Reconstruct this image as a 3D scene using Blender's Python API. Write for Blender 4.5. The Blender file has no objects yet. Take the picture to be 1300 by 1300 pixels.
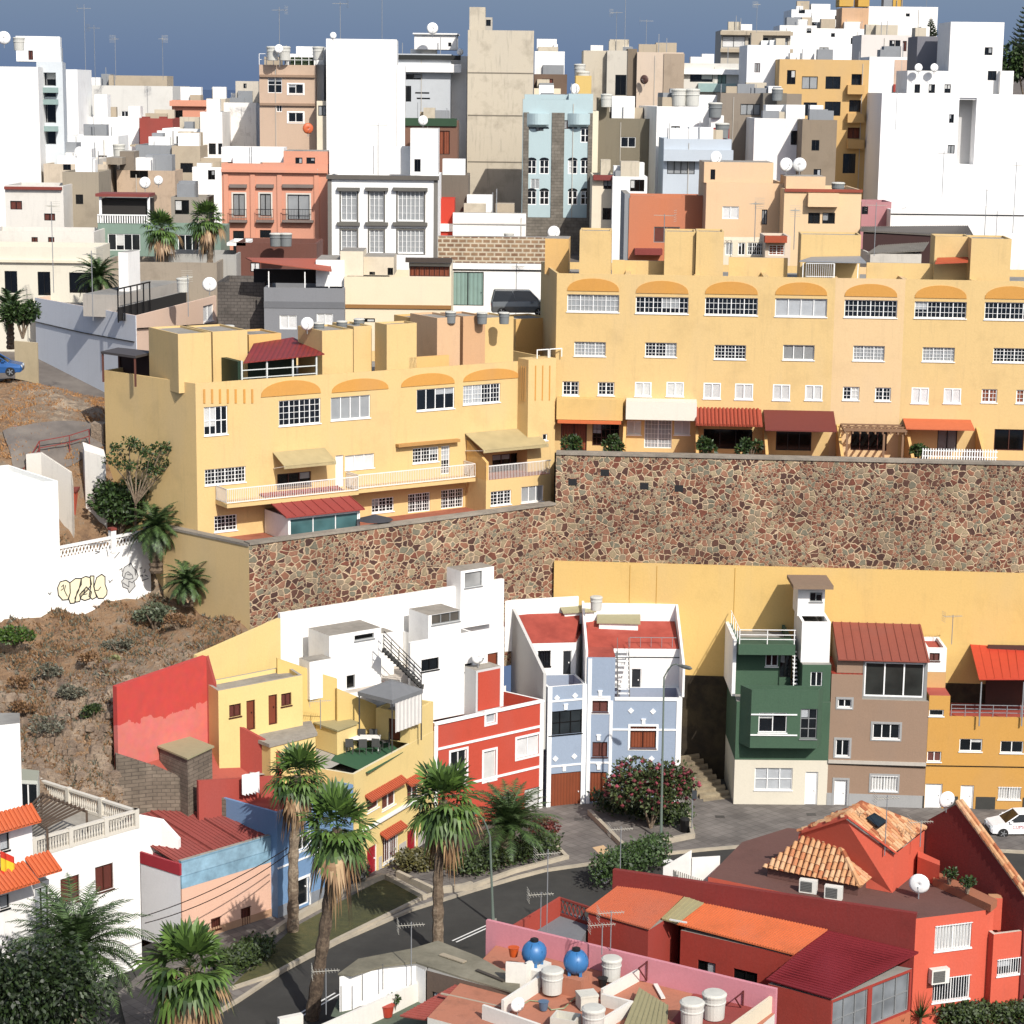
import bpy, random
from math import *
from mathutils import Vector
R=random.Random(7)
sc=bpy.context.scene
COL=sc.collection
# ---------------------------------------------------------------- camera
F=2750.; PITCH=atan(538/2750.); RHO=.012; CH=46.
cp,sp=cos(PITCH),sin(PITCH); cr,sr=cos(RHO),sin(RHO)
FW=Vector((0,cp,-sp)); U0=Vector((0,sp,cp)); X0=Vector((1,0,0))
RT=X0*cr+U0*sr; UP=U0*cr-X0*sr
cam=bpy.data.cameras.new('camera'); co=bpy.data.objects.new('camera',cam); COL.objects.link(co)
co.location=(0,0,CH)
from mathutils import Matrix
m3=Matrix((RT,UP,-FW)).transposed(); co.rotation_euler=m3.to_euler()
cam.sensor_width=36; cam.lens=36*F/1300; cam.clip_start=1; cam.clip_end=60000
sc.camera=co
# ---------------------------------------------------------------- sky and sun
SAZ,SEL=radians(26),radians(40)          # sun to the right of and behind the camera
w=bpy.data.worlds.new('World'); sc.world=w; w.use_nodes=True
nt=w.node_tree; bg=nt.nodes['Background']; bg.inputs[1].default_value=.15
sk=nt.nodes.new('ShaderNodeTexSky'); sk.sky_type='NISHITA'; sk.sun_disc=False
sk.sun_elevation=SEL; sk.sun_rotation=pi-SAZ; sk.dust_density=2; sk.altitude=60
# a deep band of blue-grey sea haze lies along the horizon
tc=nt.nodes.new('ShaderNodeTexCoord'); sx=nt.nodes.new('ShaderNodeSeparateXYZ'); nt.links.new(tc.outputs['Generated'],sx.inputs[0])
cr_=nt.nodes.new('ShaderNodeValToRGB'); nt.links.new(sx.outputs['Z'],cr_.inputs[0])
cr_.color_ramp.elements[0].position=.07; cr_.color_ramp.elements[0].color=(1,1,1,1)
cr_.color_ramp.elements[1].position=.3; cr_.color_ramp.elements[1].color=(0,0,0,1)
rb=nt.nodes.new('ShaderNodeValToRGB'); nt.links.new(sx.outputs['Z'],rb.inputs[0])
rb.color_ramp.elements[0].position=0; rb.color_ramp.elements[0].color=(0.869,1.29,2.22,1)
rb.color_ramp.elements[1].position=.045; rb.color_ramp.elements[1].color=(1.32,1.79,2.54,1)
mx=nt.nodes.new('ShaderNodeMixRGB'); nt.links.new(cr_.outputs[0],mx.inputs[0]); nt.links.new(sk.outputs[0],mx.inputs[1]); nt.links.new(rb.outputs[0],mx.inputs[2])
nt.links.new(mx.outputs[0],bg.inputs[0])
sl=bpy.data.lights.new('sun','SUN'); sl.energy=5; sl.angle=radians(.5); sl.color=(1,.955,.89)
so=bpy.data.objects.new('sun',sl); COL.objects.link(so)
sd=Vector((sin(SAZ)*cos(SEL),-cos(SAZ)*cos(SEL),sin(SEL)))
so.rotation_euler=sd.to_track_quat('Z','Y').to_euler(); so.location=sd*200
vs=sc.view_settings; vs.view_transform='Standard'; vs.look='None'; vs.gamma=1; vs.exposure=.05; vs.use_curve_mapping=False
sc.cycles.max_bounces=5
# ---------------------------------------------------------------- picking points: a pixel of the photo and a height / distance / facade
def ray(x,y): return FW+RT*((x-650)/F)+UP*((650-y)/F)
def atY(x,y,Y):
    r=ray(x,y); t=Y/r.y; return Vector((r.x*t,Y,CH+r.z*t))
def G(x,y,Z):
    r=ray(x,y); t=(Z-CH)/r.z; return Vector((r.x*t,r.y*t,Z))
def onP(P,Q,x,y):
    d=Vector((Q[0]-P[0],Q[1]-P[1],0)); n=Vector((d.y,-d.x,0)); r=ray(x,y)
    t=(n.x*P[0]+n.y*P[1])/(n.x*r.x+n.y*r.y); return Vector((r.x*t,r.y*t,CH+r.z*t))
# ---------------------------------------------------------------- materials
def lin(h,k=1):
    o=[]
    for i in (0,2,4):
        c=int(h[i:i+2],16)/255; o.append((c/12.92 if c<.04045 else ((c+.055)/1.055)**2.4)*k)
    return o
MC={}
def newm(key):
    m=bpy.data.materials.new(key); m.use_nodes=True; return m,m.node_tree,m.node_tree.nodes['Principled BSDF']
def L(nt,a,b): nt.links.new(a,b)
def N(nt,t,**k):
    n=nt.nodes.new('ShaderNode'+t)
    for a,b in k.items():
        if a.startswith('i_'): n.inputs[a[2:].replace('_',' ')].default_value=b
        else: setattr(n,a,b)
    return n
def plaster(h,dirt=.25,rough=.9,k=.78,bump=.15,sc_=1.):
    """painted render: base colour, soft blotches, thin drip streaks, fine bump"""
    wht=min(int(h[i:i+2],16) for i in (0,2,4))>=0xe6; k=k*(1 if wht else .8)
    key='plaster_'+h+str(dirt)+'%.2f'%k
    if key in MC: return MC[key]
    m,nt,b=newm(key); c=lin(h,k)
    tc=N(nt,'NewGeometry')
    n1=N(nt,'TexNoise',i_Scale=.45*sc_,i_Detail=6.,i_Roughness=.65); L(nt,tc.outputs['Position'],n1.inputs[0])
    mp=N(nt,'Mapping'); mp.inputs['Scale'].default_value=(3.2,3.2,.28); L(nt,tc.outputs['Position'],mp.inputs[0])
    n2=N(nt,'TexNoise',i_Scale=1.,i_Detail=5.,i_Roughness=.7); L(nt,mp.outputs[0],n2.inputs[0])
    n3=N(nt,'TexNoise',i_Scale=9.,i_Detail=4.); L(nt,tc.outputs['Position'],n3.inputs[0])
    r1=N(nt,'MapRange'); r1.inputs[1].default_value=.52; r1.inputs[2].default_value=.75; r1.inputs[4].default_value=min(1,dirt*1.3); L(nt,n1.outputs[0],r1.inputs[0])
    r2=N(nt,'MapRange'); r2.inputs[1].default_value=.55; r2.inputs[2].default_value=.8; r2.inputs[4].default_value=dirt; L(nt,n2.outputs[0],r2.inputs[0])
    dk=[x*.62+.05*max(c)*(1-i*.3) for i,x in enumerate(c)]
    lt=[min(.84,x*1.12+.015) for x in c]
    m0=N(nt,'MixRGB'); m0.inputs[1].default_value=(*c,1); m0.inputs[2].default_value=(*lt,1); L(nt,n3.outputs[0],m0.inputs[0])
    m1=N(nt,'MixRGB'); m1.inputs[2].default_value=(*dk,1); L(nt,r1.outputs[0],m1.inputs[0]); L(nt,m0.outputs[0],m1.inputs[1])
    dk2=[x*.45+.08*max(c) for x in c]
    m2=N(nt,'MixRGB'); m2.inputs[2].default_value=(*dk2,1); L(nt,r2.outputs[0],m2.inputs[0]); L(nt,m1.outputs[0],m2.inputs[1])
    n4=N(nt,'TexNoise',i_Scale=.16,i_Detail=3.); mp2=N(nt,'Mapping'); mp2.inputs['Location'].default_value=(31,7,3); mp2.inputs['Scale'].default_value=(2.2,2.2,.8); L(nt,tc.outputs['Position'],mp2.inputs[0]); L(nt,mp2.outputs[0],n4.inputs[0])
    r4=N(nt,'MapRange'); r4.inputs[1].default_value=.5; r4.inputs[2].default_value=.7; r4.inputs[4].default_value=.32; L(nt,n4.outputs[0],r4.inputs[0])
    pl=[min(.84,x*.78+.24*max(c)*(.5+.5*min(c)/max(c))) for x in c]; m5=N(nt,'MixRGB'); m5.inputs[2].default_value=(*pl,1); L(nt,r4.outputs[0],m5.inputs[0]); L(nt,m2.outputs[0],m5.inputs[1])
    L(nt,m5.outputs[0],b.inputs['Base Color']); b.inputs['Roughness'].default_value=rough
    bp=N(nt,'Bump',i_Strength=bump,i_Distance=.05); L(nt,n3.outputs[0],bp.inputs['Height']); L(nt,bp.outputs[0],b.inputs['Normal'])
    MC[key]=m; return m
def plain(h,rough=.5,metal=0,k=.8,var=.12):
    key='paint_'+h+'_%g_%g'%(rough,metal)
    if key in MC: return MC[key]
    m,nt,b=newm(key); c=lin(h,k)
    tc=N(nt,'NewGeometry'); n=N(nt,'TexNoise',i_Scale=3.,i_Detail=5.); L(nt,tc.outputs['Position'],n.inputs[0])
    mx=N(nt,'MixRGB'); mx.inputs[1].default_value=(*[x*(1-var) for x in c],1); mx.inputs[2].default_value=(*[min(.9,x*(1+var)) for x in c],1)
    L(nt,n.outputs[0],mx.inputs[0]); L(nt,mx.outputs[0],b.inputs['Base Color'])
    b.inputs['Roughness'].default_value=rough; b.inputs['Metallic'].default_value=metal
    MC[key]=m; return m
def glass(h='12161a'):
    key='glass_'+h
    if key in MC: return MC[key]
    m,nt,b=newm(key); c=lin(h)
    tc=N(nt,'NewGeometry'); n=N(nt,'TexNoise',i_Scale=.8,i_Detail=2.); L(nt,tc.outputs['Position'],n.inputs[0])
    mx=N(nt,'MixRGB'); mx.inputs[1].default_value=(*[x*.3 for x in c],1); mx.inputs[2].default_value=(*[x*1.9+.004 for x in c],1)
    L(nt,n.outputs[0],mx.inputs[0]); L(nt,mx.outputs[0],b.inputs['Base Color']); b.inputs['Roughness'].default_value=.12; b.inputs['Specular IOR Level'].default_value=.5
    MC[key]=m; return m
def slats(h,sc_=14.,axis='Z',k=.8,depth=.5,rough=.6):
    """painted boards / blinds / corrugated sheet: waves in colour and bump"""
    key='slats_%s_%g_%s'%(h,sc_,axis)
    if key in MC: return MC[key]
    m,nt,b=newm(key); c=lin(h,k)
    tc=N(nt,'TexCoord'); wv=N(nt,'TexWave',bands_direction=axis,i_Scale=sc_/6.283*2,i_Distortion=0.); L(nt,tc.outputs['Object'],wv.inputs[0])
    n=N(nt,'TexNoise',i_Scale=1.2,i_Detail=6.); L(nt,tc.outputs['Object'],n.inputs[0])
    mx=N(nt,'MixRGB'); mx.inputs[1].default_value=(*[x*.72 for x in c],1); mx.inputs[2].default_value=(*[min(.88,x*1.1) for x in c],1); L(nt,n.outputs[0],mx.inputs[0])
    mm=N(nt,'MixRGB',blend_type='MULTIPLY'); L(nt,mx.outputs[0],mm.inputs[1])
    rr=N(nt,'ValToRGB'); rr.color_ramp.elements[0].position=0; rr.color_ramp.elements[0].color=(.45,.45,.45,1); rr.color_ramp.elements[1].position=.3; rr.color_ramp.elements[1].color=(1,1,1,1)
    L(nt,wv.outputs['Fac'],rr.inputs[0]); L(nt,rr.outputs[0],mm.inputs[2]); mm.inputs[0].default_value=depth
    L(nt,mm.outputs[0],b.inputs['Base Color']); b.inputs['Roughness'].default_value=rough
    bp=N(nt,'Bump',i_Strength=.6,i_Distance=.04); L(nt,wv.outputs['Fac'],bp.inputs['Height']); L(nt,bp.outputs[0],b.inputs['Normal'])
    MC[key]=m; return m
def masonry(h1,h2,hm,bw=.45,bh=.22,mort=.02,k=.8,swap=True):
    """block or brick wall: brick texture on X+Y / Z"""
    key='masonry_'+h1+h2+'%g'%bw
    if key in MC: return MC[key]
    m,nt,b=newm(key)
    tc=N(nt,'NewGeometry'); s=N(nt,'SeparateXYZ'); L(nt,tc.outputs['Position'],s.inputs[0])
    a=N(nt,'Math',operation='SUBTRACT'); L(nt,s.outputs[0],a.inputs[0]); L(nt,s.outputs[1],a.inputs[1])
    cc=N(nt,'CombineXYZ'); L(nt,a.outputs[0],cc.inputs[0]); L(nt,s.outputs[2],cc.inputs[1])
    br=N(nt,'TexBrick'); L(nt,cc.outputs[0],br.inputs[0])
    br.inputs['Color1'].default_value=(*lin(h1,k),1); br.inputs['Color2'].default_value=(*lin(h2,k),1); br.inputs['Mortar'].default_value=(*lin(hm,k),1)
    br.inputs['Scale'].default_value=1; br.inputs['Brick Width'].default_value=bw; br.inputs['Row Height'].default_value=bh; br.inputs['Mortar Size'].default_value=mort
    n=N(nt,'TexNoise',i_Scale=.9,i_Detail=7.,i_Roughness=.7); L(nt,tc.outputs['Position'],n.inputs[0])
    mm=N(nt,'MixRGB',blend_type='MULTIPLY'); mm.inputs[0].default_value=1; rr=N(nt,'MapRange'); rr.inputs[1].default_value=.3; rr.inputs[2].default_value=.7; rr.inputs[3].default_value=.6; rr.inputs[4].default_value=1.2
    L(nt,n.outputs[0],rr.inputs[0]); L(nt,br.outputs[0],mm.inputs[1]); L(nt,rr.outputs[0],mm.inputs[2]); L(nt,mm.outputs[0],b.inputs['Base Color'])
    b.inputs['Roughness'].default_value=.95
    bp=N(nt,'Bump',i_Strength=.5,i_Distance=.05,invert=True); L(nt,br.outputs['Fac'],bp.inputs['Height']); L(nt,bp.outputs[0],b.inputs['Normal'])
    MC[key]=m; return m
def rubble(scale=1.25,cols=('5a2f22','8a5a3e','8f8573','6d6a5a','9a6a4e','3f2c24','a39078'),mortar='c9b79c',k=.85,key=None,mw=.055):
    """crazy-paved stone facing: Voronoi stones, pale raised mortar"""
    key='rubble_%g'%scale+mortar
    if key in MC: return MC[key]
    m,nt,b=newm(key)
    tc=N(nt,'NewGeometry')
    s=N(nt,'SeparateXYZ'); L(nt,tc.outputs['Position'],s.inputs[0])
    cc=N(nt,'CombineXYZ'); L(nt,s.outputs[0],cc.inputs[0]); L(nt,s.outputs[2],cc.inputs[1])
    nz=N(nt,'TexNoise',i_Scale=2.2,i_Detail=3.); L(nt,cc.outputs[0],nz.inputs[0])
    mxv=N(nt,'MixRGB'); mxv.inputs[0].default_value=.22; L(nt,cc.outputs[0],mxv.inputs[1]); L(nt,nz.outputs[1],mxv.inputs[2])
    def vset(sc_):
        e=N(nt,'TexVoronoi',feature='DISTANCE_TO_EDGE',voronoi_dimensions='2D',i_Scale=sc_); L(nt,mxv.outputs[0],e.inputs[0])
        f=N(nt,'TexVoronoi',feature='F1',voronoi_dimensions='2D',i_Scale=sc_); L(nt,mxv.outputs[0],f.inputs[0]); p=N(nt,'SeparateXYZ'); L(nt,f.outputs['Color'],p.inputs[0]); return e,p
    e1,p1=vset(scale); e2,p2=vset(scale*1.75)
    mk=N(nt,'TexNoise',i_Scale=.55,i_Detail=1.); L(nt,cc.outputs[0],mk.inputs[0]); gt=N(nt,'Math',operation='GREATER_THAN'); gt.inputs[1].default_value=.52; L(nt,mk.outputs[0],gt.inputs[0])
    ve=N(nt,'MixRGB'); L(nt,gt.outputs[0],ve.inputs[0]); L(nt,e1.outputs[0],ve.inputs[1]); L(nt,e2.outputs[0],ve.inputs[2])
    sp_=N(nt,'MixRGB'); L(nt,gt.outputs[0],sp_.inputs[0]); L(nt,p1.outputs[0],sp_.inputs[1]); L(nt,p2.outputs[0],sp_.inputs[2])
    cr=N(nt,'ValToRGB'); cr.color_ramp.interpolation='CONSTANT'
    while len(cr.color_ramp.elements)<len(cols): cr.color_ramp.elements.new(.5)
    for i,c in enumerate(cols):
        e=cr.color_ramp.elements[i]; e.position=i/len(cols); e.color=(*lin(c,k),1)
    L(nt,sp_.outputs[0],cr.inputs[0])
    n=N(nt,'TexNoise',i_Scale=5.,i_Detail=6.); L(nt,tc.outputs['Position'],n.inputs[0])
    n2=N(nt,'TexNoise',i_Scale=.25,i_Detail=3.); L(nt,tc.outputs['Position'],n2.inputs[0])
    mm=N(nt,'MixRGB',blend_type='MULTIPLY'); mm.inputs[0].default_value=.8; rr=N(nt,'MapRange'); rr.inputs[3].default_value=.45; rr.inputs[4].default_value=1.5
    L(nt,n.outputs[0],rr.inputs[0]); L(nt,cr.outputs[0],mm.inputs[1]); L(nt,rr.outputs[0],mm.inputs[2])
    # mortar width wanders
    th=N(nt,'MapRange'); th.inputs[3].default_value=mw*.55; th.inputs[4].default_value=mw*1.6; L(nt,n2.outputs[0],th.inputs[0])
    lt=N(nt,'Math',operation='LESS_THAN'); L(nt,ve.outputs[0],lt.inputs[0]); L(nt,th.outputs[0],lt.inputs[1])
    fx=N(nt,'MixRGB'); L(nt,lt.outputs[0],fx.inputs[0]); L(nt,mm.outputs[0],fx.inputs[1])
    mo=N(nt,'MixRGB'); mo.inputs[1].default_value=(*lin(mortar,k*.75),1); mo.inputs[2].default_value=(*lin(mortar,k*1.05),1); L(nt,n.outputs[0],mo.inputs[0])
    L(nt,mo.outputs[0],fx.inputs[2]); n9=N(nt,'TexNoise',i_Scale=.22,i_Detail=5.,i_Roughness=.7); L(nt,tc.outputs['Position'],n9.inputs[0]); r9=N(nt,'MapRange'); r9.inputs[1].default_value=.3; r9.inputs[2].default_value=.7; r9.inputs[3].default_value=.72; r9.inputs[4].default_value=1.35; L(nt,n9.outputs[0],r9.inputs[0])
    f9=N(nt,'MixRGB',blend_type='MULTIPLY'); f9.inputs[0].default_value=1; L(nt,fx.outputs[0],f9.inputs[1]); L(nt,r9.outputs[0],f9.inputs[2]); L(nt,f9.outputs[0],b.inputs['Base Color']); b.inputs['Roughness'].default_value=.9
    bp=N(nt,'Bump',i_Strength=.8,i_Distance=.06); mr=N(nt,'MapRange'); mr.inputs[2].default_value=.12; L(nt,ve.outputs[0],mr.inputs[0]); L(nt,mr.outputs[0],bp.inputs['Height']); L(nt,bp.outputs[0],b.inputs['Normal'])
    MC[key]=m; return m
def ground(key,cols,scale=1.,rough=.95,bump=.4,k=.8,det=8.,scale2=.2,bd=.15):
    if key in MC: return MC[key]
    m,nt,b=newm(key); tc=N(nt,'NewGeometry')
    n=N(nt,'TexNoise',i_Scale=scale,i_Detail=det,i_Roughness=.7); L(nt,tc.outputs['Position'],n.inputs[0])
    n2=N(nt,'TexNoise',i_Scale=scale2,i_Detail=4.); L(nt,tc.outputs['Position'],n2.inputs[0])
    ad=N(nt,'Math',operation='ADD'); L(nt,n.outputs[0],ad.inputs[0]); L(nt,n2.outputs[0],ad.inputs[1])
    mr=N(nt,'MapRange'); mr.inputs[1].default_value=.7; mr.inputs[2].default_value=1.3; L(nt,ad.outputs[0],mr.inputs[0])
    cr=N(nt,'ValToRGB'); 
    while len(cr.color_ramp.elements)<len(cols): cr.color_ramp.elements.new(.5)
    for i,c in enumerate(cols):
        e=cr.color_ramp.elements[i]; e.position=i/(len(cols)-1); e.color=(*lin(c,k),1)
    L(nt,mr.outputs[0],cr.inputs[0]); L(nt,cr.outputs[0],b.inputs['Base Color']); b.inputs['Roughness'].default_value=rough
    bp=N(nt,'Bump',i_Strength=bump,i_Distance=bd); L(nt,n.outputs[0],bp.inputs['Height']); L(nt,bp.outputs[0],b.inputs['Normal'])
    MC[key]=m; return m
def foliage(key,h1,h2,k=.8,trans=.0):
    if key in MC: return MC[key]
    m,nt,b=newm(key); g=N(nt,'NewGeometry'); 
    mx=N(nt,'MixRGB'); mx.inputs[1].default_value=(*lin(h1,k),1); mx.inputs[2].default_value=(*lin(h2,k),1)
    L(nt,g.outputs['Random Per Island'],mx.inputs[0]); L(nt,mx.outputs[0],b.inputs['Base Color']); b.inputs['Roughness'].default_value=.55
    MC[key]=m; return m
WHITE=plaster('fbf9f4',.34,k=.74); WHT=plain('fbfbf8',.45); DARK=plain('17181a',.6); GREYM=plain('9a9da0',.5,.3); CONC=ground('concrete',('8b857a','a59e92','b8b2a6'),1.4,k=.7)
BLACKM=plain('0c0c0d',.4); WOOD=slats('8a4a2c',9,'X'); BROWNF=plain('4a2418',.5); RED_T=slats('a8392c',3,'X'); TERRAF=ground('red_roof_paint',('8f3a2e','a5483a','b4594a'),.8,k=.8,bump=.1)
ROOFG=ground('grey_roof_screed',('7e7b76','98958e','aaa69c'),.7,k=.75,bump=.1)
GL=glass(); CURT=slats('e6e6e2',16,'X',depth=.25); SHUT=slats('f6f6f4',16,'Z',depth=.3)
# ---------------------------------------------------------------- mesh builder
class MB:
    def __init__(s): s.v=[]; s.f=[]; s.m=[]
    def face(s,pts,m=0):
        i=len(s.v); s.v+= [tuple(p) for p in pts]; s.f.append(tuple(range(i,i+len(pts)))); s.m.append(m)
    def add(s,vs,fs,m=0):
        i=len(s.v); s.v+=[tuple(p) for p in vs]; s.f+=[tuple(i+a for a in f) for f in fs]; s.m+=[m]*len(fs)
    def box(s,x0,x1,y0,y1,z0,z1,m=0):
        s.hexa([(x0,y0),(x1,y0),(x1,y1),(x0,y1)],z0,z1,m)
    def hexa(s,p,z0,z1,m=0):      # prism over polygon (CCW), z0/z1 number or list
        n=len(p); a=z0 if isinstance(z0,(list,tuple)) else [z0]*n; b=z1 if isinstance(z1,(list,tuple)) else [z1]*n
        vs=[(p[i][0],p[i][1],a[i]) for i in range(n)]+[(p[i][0],p[i][1],b[i]) for i in range(n)]
        fs=[tuple(range(n-1,-1,-1)),tuple(range(n,2*n))]+[(i,(i+1)%n,n+(i+1)%n,n+i) for i in range(n)]
        s.add(vs,fs,m)
    def fb(s,P,d,n,s0,s1,z0,z1,n0,n1,m=0):  # box in facade coordinates
        q=[]
        for (a,b) in ((s0,n1),(s1,n1),(s1,n0),(s0,n0)): q.append((P[0]+d[0]*a+n[0]*b,P[1]+d[1]*a+n[1]*b))
        s.hexa(q,z0,z1,m)
    def bar(s,a,b,r,m=0,k=4):
        s.tube([a,b],r,k,m)
    def tube(s,pts,r,k=6,m=0):
        pts=[Vector(p) for p in pts]; rs=r if isinstance(r,(list,tuple)) else [r]*len(pts); vs=[]
        for i,p in enumerate(pts):
            t=(pts[min(i+1,len(pts)-1)]-pts[max(i-1,0)]).normalized(); a=t.orthogonal().normalized() if abs(t.z)<.9 else Vector((1,0,0)); a=(a-t*a.dot(t)).normalized()
            if abs(t.z)<.9: a=Vector((0,0,1)).cross(t).normalized()
            b=t.cross(a)
            for j in range(k):
                w_=2*pi*(j+.5)/k; vs.append(p+a*cos(w_)*rs[i]+b*sin(w_)*rs[i])
        fs=[(i*k+j,i*k+(j+1)%k,(i+1)*k+(j+1)%k,(i+1)*k+j) for i in range(len(pts)-1) for j in range(k)]
        fs+=[tuple(range(k-1,-1,-1)),tuple((len(pts)-1)*k+j for j in range(k))]
        s.add(vs,fs,m)
    def lathe(s,prof,k=16,c=(0,0,0),m=0):   # prof: list of (r,z)
        vs=[(c[0]+r*cos(2*pi*j/k),c[1]+r*sin(2*pi*j/k),c[2]+z) for r,z in prof for j in range(k)]
        fs=[(i*k+j,i*k+(j+1)%k,(i+1)*k+(j+1)%k,(i+1)*k+j) for i in range(len(prof)-1) for j in range(k)]
        fs+=[tuple(range(k-1,-1,-1)),tuple((len(prof)-1)*k+j for j in range(k))]
        s.add(vs,fs,m)
    def build(s,name,mats,parent=None,off=None,smooth=False):
        me=bpy.data.meshes.new(name)
        if off is None: off=parent.location if parent is not None and parent.get('_w') else (0,0,0)
        o=Vector(off); me.from_pydata([(v[0]-o.x,v[1]-o.y,v[2]-o.z) for v in s.v],[],s.f)
        for mm in (mats if isinstance(mats,(list,tuple)) else [mats]): me.materials.append(mm)
        if len(me.materials)>1: me.polygons.foreach_set('material_index',s.m)
        if smooth: me.polygons.foreach_set('use_smooth',[True]*len(s.f))
        ob=bpy.data.objects.new(name,me); COL.objects.link(ob)
        if parent is not None:
            ob.parent=parent
            if parent.get('_w') and parent.parent is None and parent.type=='EMPTY': pass
        return ob
ROOTS=[]
def root(name,label,cat,loc,group=None,world=True):
    o=bpy.data.objects.new(name,None); COL.objects.link(o); o.location=loc; o['label']=label; o['category']=cat; o.empty_display_size=.5
    if group: o['group']=group
    if world: o['_w']=1; ROOTS.append(o)
    return o
def tag(o,label,cat,group=None,kind=None):
    if label: o['label']=label
    if cat: o['category']=cat
    if group: o['group']=group
    if kind: o['kind']=kind
    return o
SPL=dict(pavilion_posts='post',corner_strip='corner_strip',garden_wall='garden_wall',hood_moulding='hood_moulding',dado='dado',posts='post',awning_post='awning_post',awning_arm='awning_arm',clothes_pole='clothes_pole',cornice='cornice',pilasters='pilaster',roof_railing=None)
def part(mb,name,mats,r,smooth=False,parent=None,label=None):
    if SPL.get(name):
        comps=[]; 
        for f,m in zip(mb.f,mb.m):
            fs_=set(f)
            hit=[c for c in comps if c[0]&fs_]
            for c in hit: comps.remove(c); fs_|=c[0]
            comps.append((fs_,sum((c[1] for c in hit),[])+[(f,m)]))
        if 1<len(comps)<=40:
            for vset,fl in comps:
                o_=MB(); ix=sorted(vset); mp={v:i for i,v in enumerate(ix)}; o_.v=[mb.v[i] for i in ix]; o_.f=[tuple(mp[v] for v in f) for f,m in fl]; o_.m=[m for f,m in fl]
                ob=o_.build(SPL[name],mats,parent or r,off=r.location,smooth=smooth)
            return ob
        name=SPL[name]
    """world-coordinate mesh under a thing whose Empty sits unrotated at r.location"""
    o=mb.build(name,mats,parent or r,off=r.location,smooth=smooth)
    if label: o['label']=label
    return o
def copyt(o,parent=None):
    c=o.copy(); COL.objects.link(c)
    if parent is not None: c.parent=parent
    for ch in [x for x in bpy.data.objects if x.parent is o]: copyt(ch,c)
    return c
def inset(fp,t):
    n=len(fp); out=[]
    for i in range(n):
        p0,p1,p2=[Vector((fp[j%n][0],fp[j%n][1])) for j in (i-1,i,i+1)]
        d1=(p1-p0).normalized(); d2=(p2-p1).normalized(); n1=Vector((-d1.y,d1.x)); n2=Vector((-d2.y,d2.x))
        a=p1+n1*t; b=p1+n2*t; cr=d1.x*d2.y-d1.y*d2.x
        if abs(cr)<1e-4: out.append(a)
        else:
            u=((b-a).x*d2.y-(b-a).y*d2.x)/cr; out.append(a+d1*u)
    return out
def rect(A,B,dep):
    A=Vector((A[0],A[1])); B=Vector((B[0],B[1])); d=(B-A).normalized(); n=Vector((-d.y,d.x)); return [A,B,B+n*dep,A+n*dep]
FILL=dict(glass=GL,curtain=CURT,shutter=SHUT,brown=slats('6e2f20',16,'Z'),dark=glass('060707'),grey=slats('9a9c9c',14,'Z'),gwood=slats('8a4526',5,'X'),reddoor=plain('a01828',.5),wdoor=plain('f4f4f2',.5),ddoor=plain('22252a',.5),bdoor=plain('7c3c22',.6),teal=slats('86a29a',3,'X'),blind=slats('c9ced2',18,'Z'),lace=slats('b9bdbf',30,'X'))
FRM=dict(white=WHT,brown=BROWNF,black=BLACKM,grey=plain('8a8c8c',.5),stone=plaster('b9b9b4',.2),none=None,cream=plain('efe6cf',.5))
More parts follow.
